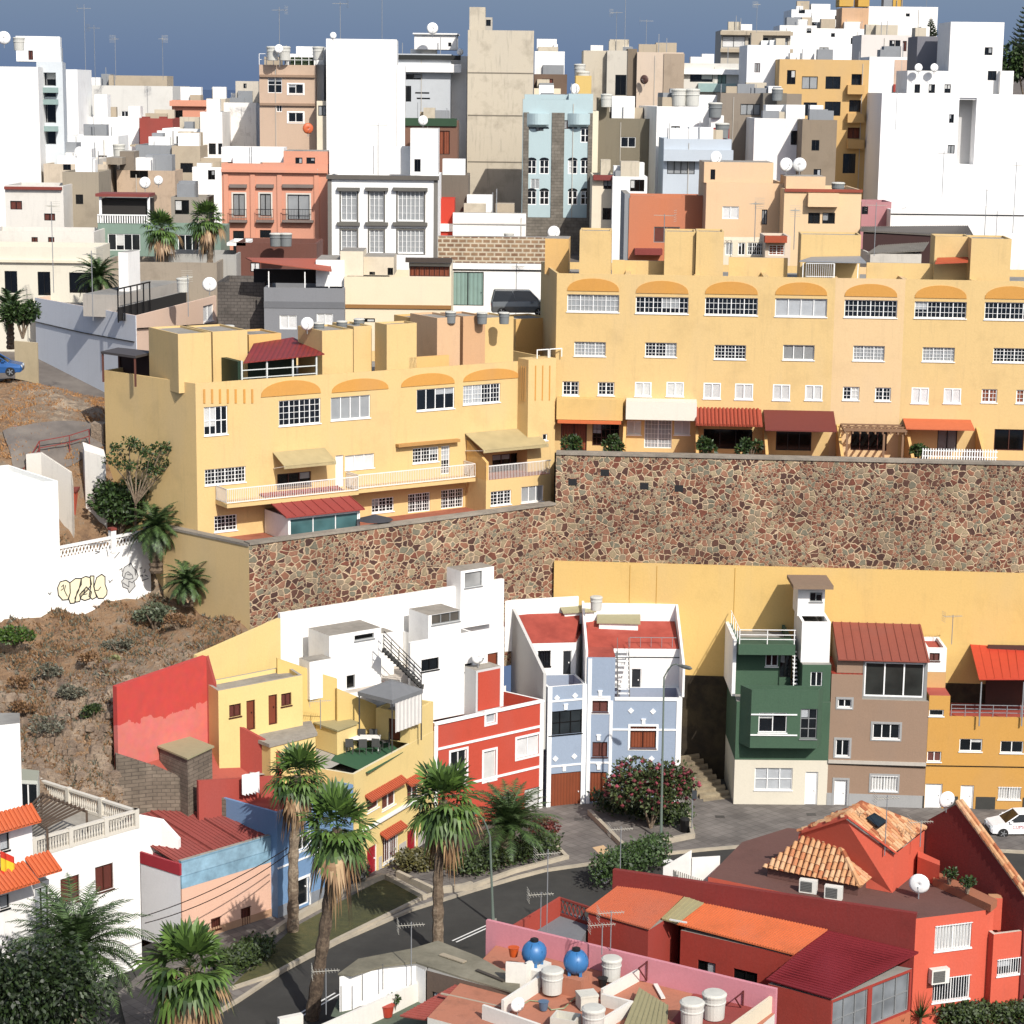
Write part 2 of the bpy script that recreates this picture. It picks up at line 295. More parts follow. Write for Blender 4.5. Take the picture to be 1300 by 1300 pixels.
class Vol:
    def __init__(s,b,fp,z0,z1,mat,roof,par,pt,cop,sides): s.b=b; s.fp=[Vector((p[0],p[1])) for p in fp]; s.z0=z0; s.z1=z1; s.mat=mat; s.roof=roof; s.par=par; s.pt=pt; s.cop=cop; s.h={}; s.sides=sides
    def fr(s,i):
        P=s.fp[i]; Q=s.fp[(i+1)%len(s.fp)]; d=(Q-P); ln=d.length; d/=ln; return P,Q,d,Vector((d.y,-d.x)),ln
    def px(s,i,x,y):
        P,Q,d,n,ln=s.fr(i); w_=onP(P,Q,x,y); return (w_.x-P.x)*d.x+(w_.y-P.y)*d.y, w_.z
    def win(s,i,x0,y0,x1,y1,n=2,fr='white',fill='glass',mun=None,rows=0,sill=1,rev=.14,name='window',bars=0,sur=None,fw=.06,arch=0,label=None):
        xm,ym=(x0+x1)/2,(y0+y1)/2
        a,_=s.px(i,x0,ym); b,_=s.px(i,x1,ym); _,zt=s.px(i,xm,y0); _,zb=s.px(i,xm,y1)
        return s.winl(i,a,b,zb,zt,n,fr,fill,mun,rows,sill,rev,name,bars,sur,fw,arch,label)
    def winl(s,i,a,b,zb,zt,n=2,fr='white',fill='glass',mun=None,rows=0,sill=1,rev=.14,name='window',bars=0,sur=None,fw=.06,arch=0,label=None):
        P,Q,d,nn,ln=s.fr(i); a=max(a,.03); b=min(b,ln-.03); zb=max(zb,s.z0+.02); zt=min(zt,s.z1-.02)
        if b-a<.08 or zt-zb<.08: return
        for h in s.h.get(i,[]):
            if a<h[1] and b>h[0] and zb<h[3] and zt>h[2]: print('overlap',s.b.r.name,i,a,b,zb,zt); return
        s.h.setdefault(i,[]).append((a,b,zb,zt,rev))
        f=MB(); f0,f1=-rev+.02,-rev+.07
        if fr!='none':
            f.fb(P,d,nn,a,b,zb,zb+fw,f0,f1); f.fb(P,d,nn,a,b,zt-fw,zt,f0,f1)
            for k in range(n+1):
                c=a+fw/2+(b-a-fw)*k/n; f.fb(P,d,nn,c-fw/2,c+fw/2,zb+fw,zt-fw,f0,f1+(.01 if 0<k<n else 0))
            for k in range(1,rows+1):
                z=zb+(zt-zb)*k/(rows+1); f.fb(P,d,nn,a+fw,b-fw,z-fw*.4,z+fw*.4,f0,f1-.01)
            if mun:
                mw=.026
                for k in range(n):
                    c0=a+(b-a)*k/n
                    for j in range(1,mun[0]+1): c=c0+(b-a)/n*j/(mun[0]+1); f.fb(P,d,nn,c-mw/2,c+mw/2,zb+fw,zt-fw,f0,f1-.02)
                for j in range(1,mun[1]+1): z=zb+(zt-zb)*j/(mun[1]+1); f.fb(P,d,nn,a+fw,b-fw,z-mw/2,z+mw/2,f0,f1-.02)
            if sill: f.fb(P,d,nn,a-.05,b+.05,zb-.07,zb-.003,-rev+.02,.06)
        if bars:
            for k in range(bars): c=a+(b-a)*(k+.5)/bars; f.fb(P,d,nn,c-.014,c+.014,zb-.02,zt+.02,.03,.055)
            for z in (zb+.02,zt-.02): f.fb(P,d,nn,a-.03,b+.03,z-.015,z+.015,.028,.053)
        if sur:
            w_=.14
            f.fb(P,d,nn,a-w_,a,zb-w_,zt+w_,.0,.035,1); f.fb(P,d,nn,b,b+w_,zb-w_,zt+w_,.0,.035,1); f.fb(P,d,nn,a,b,zt,zt+w_,.0,.035,1)
            if name=='window': f.fb(P,d,nn,a,b,zb-w_,zb-.08,.0,.035,1)
        p=MB(); h=-rev+.012
        pt=[(P.x+d.x*u+nn.x*h,P.y+d.y*u+nn.y*h,z) for u,z in ((a,zb),(b,zb),(b,zt),(a,zt))]; p.face(pt)
        if name!='window':   # door leaf with handle knob
            f.fb(P,d,nn,b-.22,b-.16,zb+1.0,zb+1.08,-rev+.012,-rev+.08)
        if not f.v: f.fb(P,d,nn,a,b,zb,zb+.04,-rev+.012,-rev+.03)
        mats=[FRM[fr] or WHT, sur or WHT]
        bl=None
        if name=='window' and fill in('glass','dark') and fr!='none' and R.random()<.45:
            bl=MB(); k=R.randrange(n); c0=a+(b-a)*k/n; c1=a+(b-a)*(k+R.choice([1,1,min(2,n-k)]))/n; zz=zt-(zt-zb)*R.choice([.3,.5,.7,1.]); hh=-rev+.016; bl.face([(P.x+d.x*u+nn.x*hh,P.y+d.y*u+nn.y*hh,z) for u,z in ((c0,zz),(c1,zz),(c1,zt),(c0,zt))])
        wo=part(f,name,mats,s.b.r)
        if label: wo['label']=label
        if bl: part(bl,'blind',FILL[R.choice(['blind','curtain','lace'])],s.b.r,parent=wo)
        part(p,'pane' if name=='window' else 'leaf',FILL[fill] if isinstance(fill,str) else fill,s.b.r,parent=wo)
        return wo
    def done(s):
        mb=MB(); n=len(s.fp); z1=s.z1
        for i in range(n):
            P,Q,d,nn,ln=s.fr(i); hs=s.h.get(i,[])
            xs=sorted(set([0,ln]+[v for h in hs for v in h[:2]])); zs=sorted(set([s.z0,z1]+[v for h in hs for v in h[2:4]]))
            for a,b in zip(xs,xs[1:]):
                for c,e in zip(zs,zs[1:]):
                    mx_,mz=(a+b)/2,(c+e)/2
                    if any(h[0]<mx_<h[1] and h[2]<mz<h[3] for h in hs): continue
                    mb.face([(P.x+d.x*u,P.y+d.y*u,z) for u,z in ((a,c),(b,c),(b,e),(a,e))])
            for (a,b,c,e,rv) in hs:
                o=lambda u,t,z:(P.x+d.x*u-nn.x*t,P.y+d.y*u-nn.y*t,z)
                mb.face([o(a,0,c),o(a,rv,c),o(a,rv,e),o(a,0,e)][::-1]); mb.face([o(b,0,c),o(b,rv,c),o(b,rv,e),o(b,0,e)])
                mb.face([o(a,0,e),o(b,0,e),o(b,rv,e),o(a,rv,e)]); mb.face([o(a,0,c),o(b,0,c),o(b,rv,c),o(a,rv,c)][::-1])
        ins=inset(s.fp,s.pt)
        if s.par>0:
            zr=z1-s.par
            for i in range(n):
                j=(i+1)%n; a,b,c,e=s.fp[i],s.fp[j],ins[j],ins[i]
                mb.face([(a.x,a.y,z1),(b.x,b.y,z1),(c.x,c.y,z1),(e.x,e.y,z1)],1); mb.face([(c.x,c.y,z1),(c.x,c.y,zr),(e.x,e.y,zr),(e.x,e.y,z1)])
            rf=MB(); rf.face([(p.x,p.y,zr+.0) for p in ins])
        else:
            rf=MB(); rf.face([(p.x,p.y,z1) for p in s.fp])
        part(mb,'wall',[s.mat,s.cop or s.mat],s.b.r); part(rf,'roof',s.roof,s.b.r)
class Bld:
    def __init__(s,name,label,cat,loc,group=None):
        s.r=root(name,label,cat,(loc[0],loc[1],loc[2] if len(loc)>2 else 0),group); s.vols=[]
    def vol(s,fp,z0,z1,mat,roof=None,par=.7,pt=.18,cop=None,sides=None):
        v=Vol(s,fp,z0,z1,mat,roof or ROOFG,par,pt,cop,sides); s.vols.append(v); return v
    def part(s,mb,name,mats,**k): return part(mb,name,mats,s.r,**k)
    def done(s):
        for v in s.vols: v.done()
def fbox(name,label,x0,x1,yt,yb,Y,dep=9,mat=WHITE,yaw=0,par=.6,cat='building',roof=None,group=None,zb=None,cop=None):
    """far building: frontal rectangle of the photo at distance Y; yaw swings its right end away"""
    A=atY(x0,yt,Y); B=atY(x1,yt,Y)
    if yaw:
        t=tan(radians(yaw)); wd=Vector((1,t)); r=ray(x1,yt); # intersect ray with slanted line
        k=(A.y-A.x*t)/(r.y-r.x*t); B=Vector((r.x*k,r.y*k,0))
    z0=atY((x0+x1)/2,yb,Y).z if zb is None else zb; z1=A.z
    b=Bld(name,label,cat,((A.x+B.x)/2,(A.y+B.y)/2,z0),group); v=b.vol(rect(A,B,dep),z0,z1,mat,roof,par=par,cop=cop); b.v=v; return b
# ================================================================ ground, street, hillside, sea
YEL=plaster('f0cd8c',.3,k=.79); YELO=plaster('eabc74',.2,k=.84); YEL_SHADE=plaster('e8c88e',.22,k=.78); PEACHY=plaster('f3d09c',.2,k=.8)
ASPH=ground('asphalt',('2a2a27','343330','403f3b'),.5,k=.85,bump=.08,scale2=.08)
PAVE=masonry('8a827a','7d766f','5e5852',.4,.4,.012,k=.62)
def pave_mat():
    key='pavement_tiles'
    m,nt,b=newm(key); tc=N(nt,'NewGeometry'); mp=N(nt,'Mapping'); mp.inputs['Rotation'].default_value=(0,0,radians(50)); L(nt,tc.outputs['Position'],mp.inputs[0])
    br=N(nt,'TexBrick'); L(nt,mp.outputs[0],br.inputs[0]); br.offset=0
    br.inputs['Color1'].default_value=(*lin('8b847d',.6),1); br.inputs['Color2'].default_value=(*lin('7b746e',.6),1); br.inputs['Mortar'].default_value=(*lin('5c5650',.6),1)
    br.inputs['Scale'].default_value=1; br.inputs['Brick Width'].default_value=.6; br.inputs['Row Height'].default_value=.6; br.inputs['Mortar Size'].default_value=.015
    n=N(nt,'TexNoise',i_Scale=.5,i_Detail=7.); L(nt,tc.outputs['Position'],n.inputs[0]); mm=N(nt,'MixRGB',blend_type='MULTIPLY'); mm.inputs[0].default_value=1
    rr=N(nt,'MapRange'); rr.inputs[1].default_value=.3; rr.inputs[2].default_value=.7; rr.inputs[3].default_value=.7; rr.inputs[4].default_value=1.25; L(nt,n.outputs[0],rr.inputs[0])
    L(nt,br.outputs[0],mm.inputs[1]); L(nt,rr.outputs[0],mm.inputs[2]); L(nt,mm.outputs[0],b.inputs['Base Color']); b.inputs['Roughness'].default_value=.9; return m
PAVE=pave_mat()
KERB=ground('kerb_stone',('a39a8a','b8ad99','c9bda6'),1.5,k=.75,bump=.15)
DRY=ground('dry_hillside',('54402f','7d634c','9c7c5c','8f7f6c','bda78c'),1.4,k=.8,bump=1.,scale2=.12,bd=.5)
ROCK=ground('rock',('66564a','94806c','b8a48c'),.8,k=.8,bump=1.,bd=.5)
GRASS=ground('dry_grass',('5f4426','8d5f35','a87a48','7c6a3a'),1.6,k=.75,bump=.8,scale2=.25,bd=.2)
GREENG=ground('planter_grass',('3d3f25','55552f','6b6238'),2.5,k=.7,bump=.6)
ROADC=ground('upper_road',('6a625c','7d746c','8f867c'),.8,k=.6,bump=.1)
# control points for the terrain height (photo pixel + distance or metric)
CP=[]
def cpY(x,y,Y): p=atY(x,y,Y); CP.append((p.x,p.y,p.z))
for q in ((192,757,136),(100,775,133),(10,800,129.6),(240,770,133.5),(310,797,130.5)): cpY(*q)
for q in ((150,878,119.2),(200,852,122),(258,832,125.2),(100,905,119),(50,960,116)): cpY(*q)
for q in ((130,1000,114.5),(100,1030,112.5),(20,1000,112)): cpY(*q)
CP+=[(-22,108,1),(-30,104,0),(-45,100,0),(-60,110,6),(-50,125,13),(-60,140,22),(-45,140,21)]
for q in ((47,470,152),(127,510,147.5),(0,440,156),(10,480,147),(60,560,140),(125,575,139.5),(10,590,137.5),(110,640,138)): cpY(*q)
CP+=[(-80,160,30),(-80,100,4),(-40,165,28)]
def tps(P):
    import numpy as np
    A=np.array([(p[0],p[1]) for p in P]); z=np.array([p[2] for p in P]); n=len(P)
    K=np.sqrt(((A[:,None]-A[None])**2).sum(-1)); M=np.zeros((n+3,n+3)); M[:n,:n]=K+np.eye(n)*-.15; M[:n,n]=1; M[:n,n+1:]=A; M[n,:n]=1; M[n+1:,:n]=A.T
    s=np.linalg.solve(M,np.r_[z,0,0,0]); return A,s
_A,_s=tps(CP)
def hillH(x,y):
    import numpy as np
    d=np.sqrt(((_A-np.array((x,y)))**2).sum(-1)); n=len(_A); return float(d@_s[:n]+_s[n]+_s[n+1]*x+_s[n+2]*y)
def sm(a,b,t): t=max(0,min(1,(t-a)/(b-a))); return t*t*(3-2*t)
SWL=G(316,692,18.3); SWC=atY(705,641,142.6); SWR=atY(1330,593,140.4)
def farH(x,y):
    base=21+ .165*max(0,y-148) if y<200 else 29.6+.07*(y-200)
    if y>260: base=33.8+.02*(y-260)
    if x>10: base+=sm(10,90,x)*sm(230,330,y)*16
    if x<-20: base-=sm(20,90,-x)*sm(220,300,y)*4
    if y>420: base-= (y-420)*.5
    return base
def terr(x,y):
    # right of the gap: flat street level, then the walls, then the upper town
    if x>-16:
        if x<SWC.x:
            t=(x-SWL.x)/(SWC.x-SWL.x); yw=SWL.y+(SWC.y-SWL.y)*t
        else: yw=SWC.y-(x-SWC.x)*.06
        right=-.35 if y<yw+.5 else (17.6 if x<SWC.x and y<yw+8 else farH(x,y)-1.2)
    else: right=None
    hb=None
    if x<-6: 
        hb=hillH(x,y) if y<158 else None
        f=farH(x,y)-1.2
        if y>146: 
            t=sm(146,162,y); hb=(hillH(x,y)*(1-t) if t<1 else 0)+f*t
    if right is None: h=hb
    elif hb is None: h=right
    else: h=right
    # street flat for x<-16 in front
    return h
def grid_mesh(name,x0,x1,y0,y1,st,fn,mat,kind='structure',rough=0):
    mb=MB(); nx=int((x1-x0)/st); ny=int((y1-y0)/st)
    for j in range(ny+1):
        for i in range(nx+1):
            x=x0+i*st; y=y0+j*st; h=fn(x,y); mb.v.append((x,y,h+(R.uniform(-rough,rough) if rough else 0)))
    for j in range(ny):
        for i in range(nx): a=j*(nx+1)+i; mb.f.append((a,a+1,a+nx+2,a+nx+1)); mb.m.append(0)
    o=mb.build(name,mat,smooth=True); o['kind']=kind; return o
_bk=Vector((-.45,.75,0))
HP=[G(148,872,12.9)+_bk,G(262,833,13.4)+_bk,G(250,832,13.4)+_bk*1.6,G(356,784,14.1)+_bk,(-14,132,0),(10,150,0),(40,80,0),(-90,80,0),(-90,104,0),(-40,104.5,0),(-30,109.5,0),(-21,113.6,0),G(148,962,9.1)+Vector((-.6,.2,0))]
def inpoly(x,y,P):
    c=False; n=len(P)
    for i in range(n):
        a,b=P[i],P[(i+1)%n]
        if (a[1]>y)!=(b[1]>y) and x<(b[0]-a[0])*(y-a[1])/(b[1]-a[1])+a[0]: c=not c
    return c
def hz(x,y):
    if inpoly(x,y,HP): return -1.5
    h=hillH(x,y)
    if y>146: t=sm(146,162,y); h=h*(1-t)+(farH(x,y)-1.2)*t
    k=sin(x*1.7+y*.9)*.18+sin(x*.6-y*1.3)*.25+sin(x*3.1+y*2.3)*.1
    return h+k*sm(100,112,y)*(1-sm(138,142,y))
grid_mesh('hillside',-90,-16,100,160,.6,hz,DRY,rough=.10)
def yw_(x):
    if x<SWL.x: return SWL.y+.3-(SWL.x-x)*.2
    return SWL.y+(SWC.y-SWL.y)*(x-SWL.x)/(SWC.x-SWL.x) if x<SWC.x else SWC.y+(x-SWC.x)*(SWR.y-SWC.y)/(SWR.x-SWC.x)
mb=MB(); nx=61; ny=22
for j in range(ny+1):
    for i in range(nx+1):
        x=-16+i*1.5; y0=yw_(x)+.62; y=y0+(160-y0)*j/ny; h=farH(x,y)-1.2 if x>SWC.x+1 else 17.4+(farH(x,160)-18.6)*sm(148,160,y); mb.v.append((x,y,min(h,99)))
for j in range(ny):
    for i in range(nx): a=j*(nx+1)+i; mb.f.append((a,a+1,a+nx+2,a+nx+1)); mb.m.append(0)
o=mb.build('terrain',ROADC,smooth=True); o['kind']='structure'
grid_mesh('upper_town_ground',-140,160,160,520,6,lambda x,y:farH(x,y)-1.2,ROADC)
def drape(name,pts,wd,mat,lift=.12):
    mb=MB(); P=[Vector((p[0],p[1])) for p in pts]; n=14; rows=[]
    for a,c in zip(P,P[1:]):
        d=(c-a).normalized(); nn=Vector((-d.y,d.x))
        for i in range(n+1):
            q=a.lerp(c,i/n); rows.append([(*(q+nn*o),hz(*(q+nn*o))+lift) for o in (-wd/2,-wd/4,0,wd/4,wd/2)])
    for r0,r1 in zip(rows,rows[1:]):
        for j in range(4): mb.face([r0[j],r1[j],r1[j+1],r0[j+1]][::-1])
    o=mb.build(name,mat,smooth=True); o['kind']='structure'
UR=ground('old_tarmac',('6f6862','847b73','948b80'),.8,k=.6,bump=.1)
drape('upper_road',[atY(10,575,139),atY(60,572,140),atY(128,560,141.5)],3.4,UR); drape('parking_strip',[atY(-30,470,148),atY(60,462,153)],5,UR)
def sheet(name,pts,z,mat,kind='structure',th=0):
    mb=MB(); p=[(q[0],q[1]) for q in pts]
    if th: mb.hexa(p,z-th,z)
    else: mb.face([(a,b,z) for a,b in p])
    o=mb.build(name,mat); o['kind']=kind; return o
sheet('street_ground',[(-120,40),(120,40),(120,144),(-8,144),(-8,128),(-16,116),(-22,108),(-120,90)],-.02,ASPH)
sheet('sea',[(-30000,600),(30000,600),(30000,50000),(-30000,50000)],-70,plain('3c5478',.9,k=.7))
# pavement sheets: far side of the street (along the houses)
def gl(pts,z=0): return [G(x,y,z) for x,y in pts]
kerb_line=[(170,1345),(300,1268),(360,1228),(430,1192),(520,1153),(600,1128),(655,1112),(690,1103),(760,1093),(800,1087),(860,1080),(900,1076),(960,1071),(1030,1068),(1120,1070),(1340,1082)]
inner=[(1340,1020),(1172,1020),(1048,1018),(932,1012),(870,985),(742,1015),(693,1020),(600,1050),(548,1078),(470,1108),(352,1155),(232,1190),(150,1260)]
K=gl(kerb_line,.12)
pv=MB(); pv.face([(p.x,p.y,.12) for p in K]+[(p.x,p.y,.12) for p in gl(inner,.12)]); o=pv.build('pavement',PAVE); o['kind']='structure'
kb=MB()
def strip(mb,pts,w_,z0,z1):
    for a,b in zip(pts,pts[1:]):
        a=Vector((a[0],a[1])); b=Vector((b[0],b[1])); d=(b-a).normalized(); n=Vector((d.y,-d.x))
        mb.hexa([a-d*.0,a+n*w_-d*.0,b+n*w_+d*.0,b][::1],z0,z1)
strip(kb,K,.22,-.02,.135); o=kb.build('kerb',KERB); o['kind']='structure'
# zebra bars near the crossing and a lane line
mk=MB(); WP=plain('e9e9e4',.7)
for a,b,c,d in (((751,1109),(762,1104),(770,1108),(757,1114)),((762,1117),(774,1111),(782,1115),(768,1122)),((836,1093),(850,1090),(856,1093),(842,1096))):
    mk.face([(p.x,p.y,-.012) for p in (G(*q,0) for q in (a,d,c,b)[::1])])
for a,b in (((384,1290),(432,1262)),((580,1196),(624,1176)),((1262,1070),(1310,1066))):
    p,q=G(*a,0),G(*b,0); d=(q-p).normalized(); n=Vector((-d.y,d.x,0)); 
    for o_ in (0,.28): mk.face([(u.x,u.y,-.012) for u in (p+n*o_,q+n*o_,q+n*(o_+.1),p+n*(o_+.1))])
o=mk.build('road_marking',WP); o['kind']='structure'
# ================================================================ the stone walls and the two yellow terraces
RUB=rubble(3.3,cols=('6f4030','865a44','5c3c30','8a7a64','75705e','906650','4a3028','948468'),mw=.085,mortar='ccb292',k=.8)
 
def wallthing(name,label,cat,P,Q,z0,z1,th,mat,cap=None,capm=None,back=True,group=None):
    P=Vector((P[0],P[1])); Q=Vector((Q[0],Q[1])); r=root(name,label,cat,(P.x,P.y,z0),group); d=(Q-P).normalized(); n=Vector((-d.y,d.x))
    mb=MB(); mb.hexa([P,Q,Q+n*th,P+n*th],z0,z1); part(mb,'wall',mat,r)
    if cap: 
        mb=MB(); mb.hexa([P-n*.08-d*.05,Q-n*.08+d*.05,Q+n*(th+.05)+d*.05,P+n*(th+.05)-d*.05],z1+.002,z1+cap); part(mb,'coping',capm,r)
    return r
CAP=ground('stone_coping',('7d756a','948b7e','aaa091'),1.3,k=.75)
wr=wallthing('stone_retaining_wall','tall crazy-paved stone retaining wall below the long yellow terrace on the right','wall',SWC,SWR,13.6,SWC.z+3.75-.0,1.4,RUB)
# (its height is set from the photo: cap runs at pixel (706,575))
zt=atY(706,577,142.6).z
for c in list(wr.children): bpy.data.objects.remove(c)
def rebuild():
    d=Vector((SWR.x-SWC.x,SWR.y-SWC.y)).normalized(); n=Vector((-d.y,d.x)); P=Vector((SWC.x,SWC.y)); Q=Vector((SWR.x,SWR.y))
    mb=MB(); mb.hexa([P,Q,Q+n*.7,P+n*.7],13.6,zt); part(mb,'wall',RUB,wr)
    mb=MB(); mb.hexa([P-n*.1,Q-n*.1,Q+n*.8,P+n*.8],zt+.002,zt+.18); part(mb,'coping',CAP,wr)
    mb=MB(); mb.face([(p.x,p.y,zt-.7) for p in (P+n*.7,Q+n*.7,Q+n*9,P+n*9)]); part(mb,'terrace_floor',ground('terracotta_paving',('8c4f38','a8634a','b9775c'),1.2,k=.75,bump=.1),wr)
    mb=MB(); drains=[(727,612),(818,617),(862,620),(768,600)]
    for x,y in drains:
        w_=onP(P,Q,x,y); s=(Vector((w_.x,w_.y))-P).dot(d); mb.fb(P,d,-n,s-.28,s+.28,w_.z-.22,w_.z+.22,-.02,.03)
    part(mb,'drain_opening',DARK,wr)
    # scar of old plaster near the right end
rebuild()
SD=Vector((SWR.x-SWC.x,SWR.y-SWC.y)).normalized(); SN=Vector((-SD.y,SD.x))
# rendered yellow wall beneath
A=SWC.copy(); yr=root('yellow_rendered_wall','smooth yellow rendered wall at the foot of the tall stone wall','wall',(A.x,A.y,0))
mb=MB(); P=Vector((SWC.x,SWC.y))-SN*.35; Q=Vector((SWR.x,SWR.y))-SN*.35
zy=onP(P,Q,706,713).z; mb.hexa([P,Q,Q+SN*.6,P+SN*.6],7.2,zy); part(mb,'wall',plaster('edc678',.2,k=.8),yr)
mb=MB(); mb.hexa([P-SN*.05,Q-SN*.05,Q+SN*.5,P+SN*.5],-.3,7.2); part(mb,'footing',ground('dark_concrete',('241d14','3a3022','51452f','3c3524'),.8,k=.55,bump=.5),yr)  # footing in one dark brown mottle over its whole height
mb=MB()
for x in (799,833,932): w_=onP(P,Q,x,760); s=(Vector((w_.x,w_.y))-P).dot(SD); mb.fb(P,SD,-SN,s-.02,s+.02,7.3,zy-.1,.0,.02)
part(mb,'joint',plain('b98d3c',.9),yr)
# left stone wall + tan flank
wl=root('stone_retaining_wall','lower crazy-paved stone wall sloping across below the left yellow building','wall',(SWL.x,SWL.y,8))
d=Vector((SWC.x-SWL.x,SWC.y-SWL.y)).normalized(); n=Vector((-d.y,d.x)); P=Vector((SWL.x,SWL.y)); Q=Vector((SWC.x,SWC.y))
zl=18.3; zr=SWC.z
for nm,a0,a1,z0_,z1_,b0,b1,m_ in (('wall',0,.6,8,None,0,0,RUB),('coping',-.1,.7,None,None,0,.16,CAP)):
    mb=MB(); q=[P+n*a0,Q+n*a0,Q+n*a1,P+n*a1]; zz=[zl,zr,zr,zl]
    if nm=='wall': mb.hexa(q,8,zz)
    else: mb.hexa(q,[z+.003 for z in zz],[z+.15 for z in zz])
    part(mb,nm,m_,wl)
mb=MB(); q=[P+n*.6,Q+n*.6,Q+n*9,P+n*12]; mb.face([(p.x,p.y,z) for p,z in zip(q,(zl-.6,zr-.6,zr-.6,zl-.6))]); part(mb,'terrace_floor',MC['terracotta_paving'],wl)
# ---- long yellow terrace (right)
TC=Vector((SWC.x,SWC.y)); ZT=zt-.7
ARCH=plaster('db9e48',.15,k=.84)
z1=atY(707,347,148.2).z; YA=atY(707,347,148.2); YB=G(1345,358,z1)
by=Bld('terraced_house_row','long yellow row of terraced houses with ochre arches over the top windows, right of centre','terraced houses',(YA.x,YA.y,ZT))
ub=[707,797,885,973,1061,1150,1238,1345]
YP=[onP(YA,YB,x,352) for x in ub]
ydir=Vector((YB.x-YA.x,YB.y-YA.y)).normalized(); ynor=Vector((-ydir.y,ydir.x))
top=[(720,786,374,396),(807,874,377,398),(895,962,378,400),(984,1050,379,402),(1072,1139,381,403),(1161,1227,383,404),(1250,1316,384,406)]
tst=[dict(n=4,mun=(2,2),fill='lace'),dict(n=6,mun=(1,2)),dict(n=4,mun=(2,2)),dict(n=4,fill='blind'),dict(n=4,mun=(2,2)),dict(n=4,mun=(2,2)),dict(n=4,mun=(2,2))]
mid=[(729,769,434,452),(819,859,435,453),(907,947,438,456),(994,1034,438,457),(1083,1123,439,458),(1171,1212,441,459),(1261,1302,442,460)]
mst=['lace','glass','glass','grey','lace','lace','glass']
low=[((714,735,484,502),(759,780,485,502)),((806,827,485,503),(846,868,485,503)),((893,915,486,506),(933,956,487,507)),((981,1003,488,508),(1022,1044,489,508)),((1070,1091,491,508),(1111,1131,492,509)),((1157,1179,492,512),(1198,1220,493,512)),((1246,1266,494,511),(1290,1310,495,512))]
lst=['glass','curtain','curtain','curtain','glass','shutter','gwood']
UV=[]
for i in range(7):
    P,Q=YP[i],YP[i+1]; P2=Vector((P.x,P.y)); Q2=Vector((Q.x,Q.y))
    fp=[P2,Q2,Q2+ynor*10,P2+ynor*10]
    if i==0: fp[3]=P2+ynor*10-ydir*1.6
    v=by.vol(fp,ZT-.1,z1,[YEL,YEL,YEL,YEL,PEACHY,YEL,YEL][i],par=.5); UV.append(v)
    a=top[i]; v.win(0,a[0],a[2],a[1],a[3],rev=.18,**tst[i])
    a=mid[i]; v.win(0,a[0],a[2],a[1],a[3],n=3,mun=(2,3) if mst[i]!='grey' else None,fill=mst[i],rev=.18)
    for a in low[i]: v.win(0,a[0],a[2],a[1],a[3],n=2,mun=(1,2) if lst[i] in('glass','gwood') else None,fill=lst[i],rev=.06 if lst[i] in('curtain','shutter') else .16,fw=.08)
    # arch above the top window
    Pa,Qa,dd,nn,ln=v.fr(0); s0,_=v.px(0,top[i][0],top[i][2]); s1,_=v.px(0,top[i][1],top[i][2]); _,zb=v.px(0,(top[i][0]+top[i][1])/2,top[i][2]-4.5)
    mb=MB(); k=14; hh=.86; ring=[(s0+(s1-s0)*(.5-.5*cos(pi*j/k)),zb+hh*sin(pi*j/k)**.85) for j in range(k+1)]
    o=lambda s,z,h:(Pa.x+dd.x*s+nn.x*h,Pa.y+dd.y*s+nn.y*h,z)
    mb.face([o(s,z,.05) for s,z in ring[::-1]])
    for q,w_ in zip(ring,ring[1:]+ring[:1]): mb.face([o(*q,.05),o(*w_,.05),o(*w_,0),o(*q,0)])
    by.part(mb,'arch_panel',ARCH)
# ground floor openings and canopies
v=UV[0]; v.win(0,712,533,745,572,n=2,fr='brown',fill='gwood',sill=0); v.win(0,752,535,786,566,n=3,fr='brown',fill='dark',sill=0,mun=(1,2))
v=UV[1]; v.win(0,818,533,853,569,n=2,mun=(3,5),fill='lace',sill=0,name='glazed_door'); v.win(0,796,534,814,552,n=2,fill='shutter'); v.win(0,856,534,876,552,n=2,fill='shutter')
v=UV[2]; v.win(0,893,545,955,570,n=3,fr='black',fill='dark',sill=0)
v=UV[3]; v.win(0,985,548,1030,572,n=3,fr='black',fill='dark',sill=0)
v=UV[4]; v.win(0,1080,545,1126,572,n=4,fr='brown',fill='dark',sill=0)
v=UV[5]; v.win(0,1190,545,1215,573,n=2,fr='black',fill='grey',sill=0)
v=UV[6]; v.win(0,1262,545,1300,572,n=2,fr='brown',fill='dark',sill=0)
for v in UV: pass
def yx(px,y=352): w_=onP(YA,YB,px,y); return (Vector((w_.x,w_.y))-Vector((YA.x,YA.y))).dot(ydir), w_.z
def yfb(mb,x0,x1,y0,y1,n0,n1,ym=None):
    s0,_=yx(x0,(y0+y1)/2); s1,_=yx(x1,(y0+y1)/2); _,zt_=yx((x0+x1)/2,y0); _,zb=yx((x0+x1)/2,y1); mb.fb(YA,ydir,-ynor,s0,s1,zb,zt_,n0,n1); return s0,s1,zb,zt_
mb=MB(); yfb(mb,707.5,791,504,530,.01,1.2); by.part(mb,'overhang',plaster('eec67c',.25,k=.8))
mb=MB(); yfb(mb,795,884,506,529,.01,1.6); by.part(mb,'overhang',plaster('fbf3e2',.12))
mb=MB(); yfb(mb,709,789,530.5,534,.01,1.5); by.part(mb,'lintel',plain('cf6a38',.7))
def slope(mb,P,d,n,s0,s1,zh,zl,n0,n1,th=.08):
    q=[(P.x+d.x*a+n.x*b,P.y+d.y*a+n.y*b) for a,b in ((s0,n1),(s1,n1),(s1,n0),(s0,n0))]; mb.hexa(q,[zl-th,zl-th,zh-th,zh-th],[zl,zl,zh,zh])
YN=-ynor
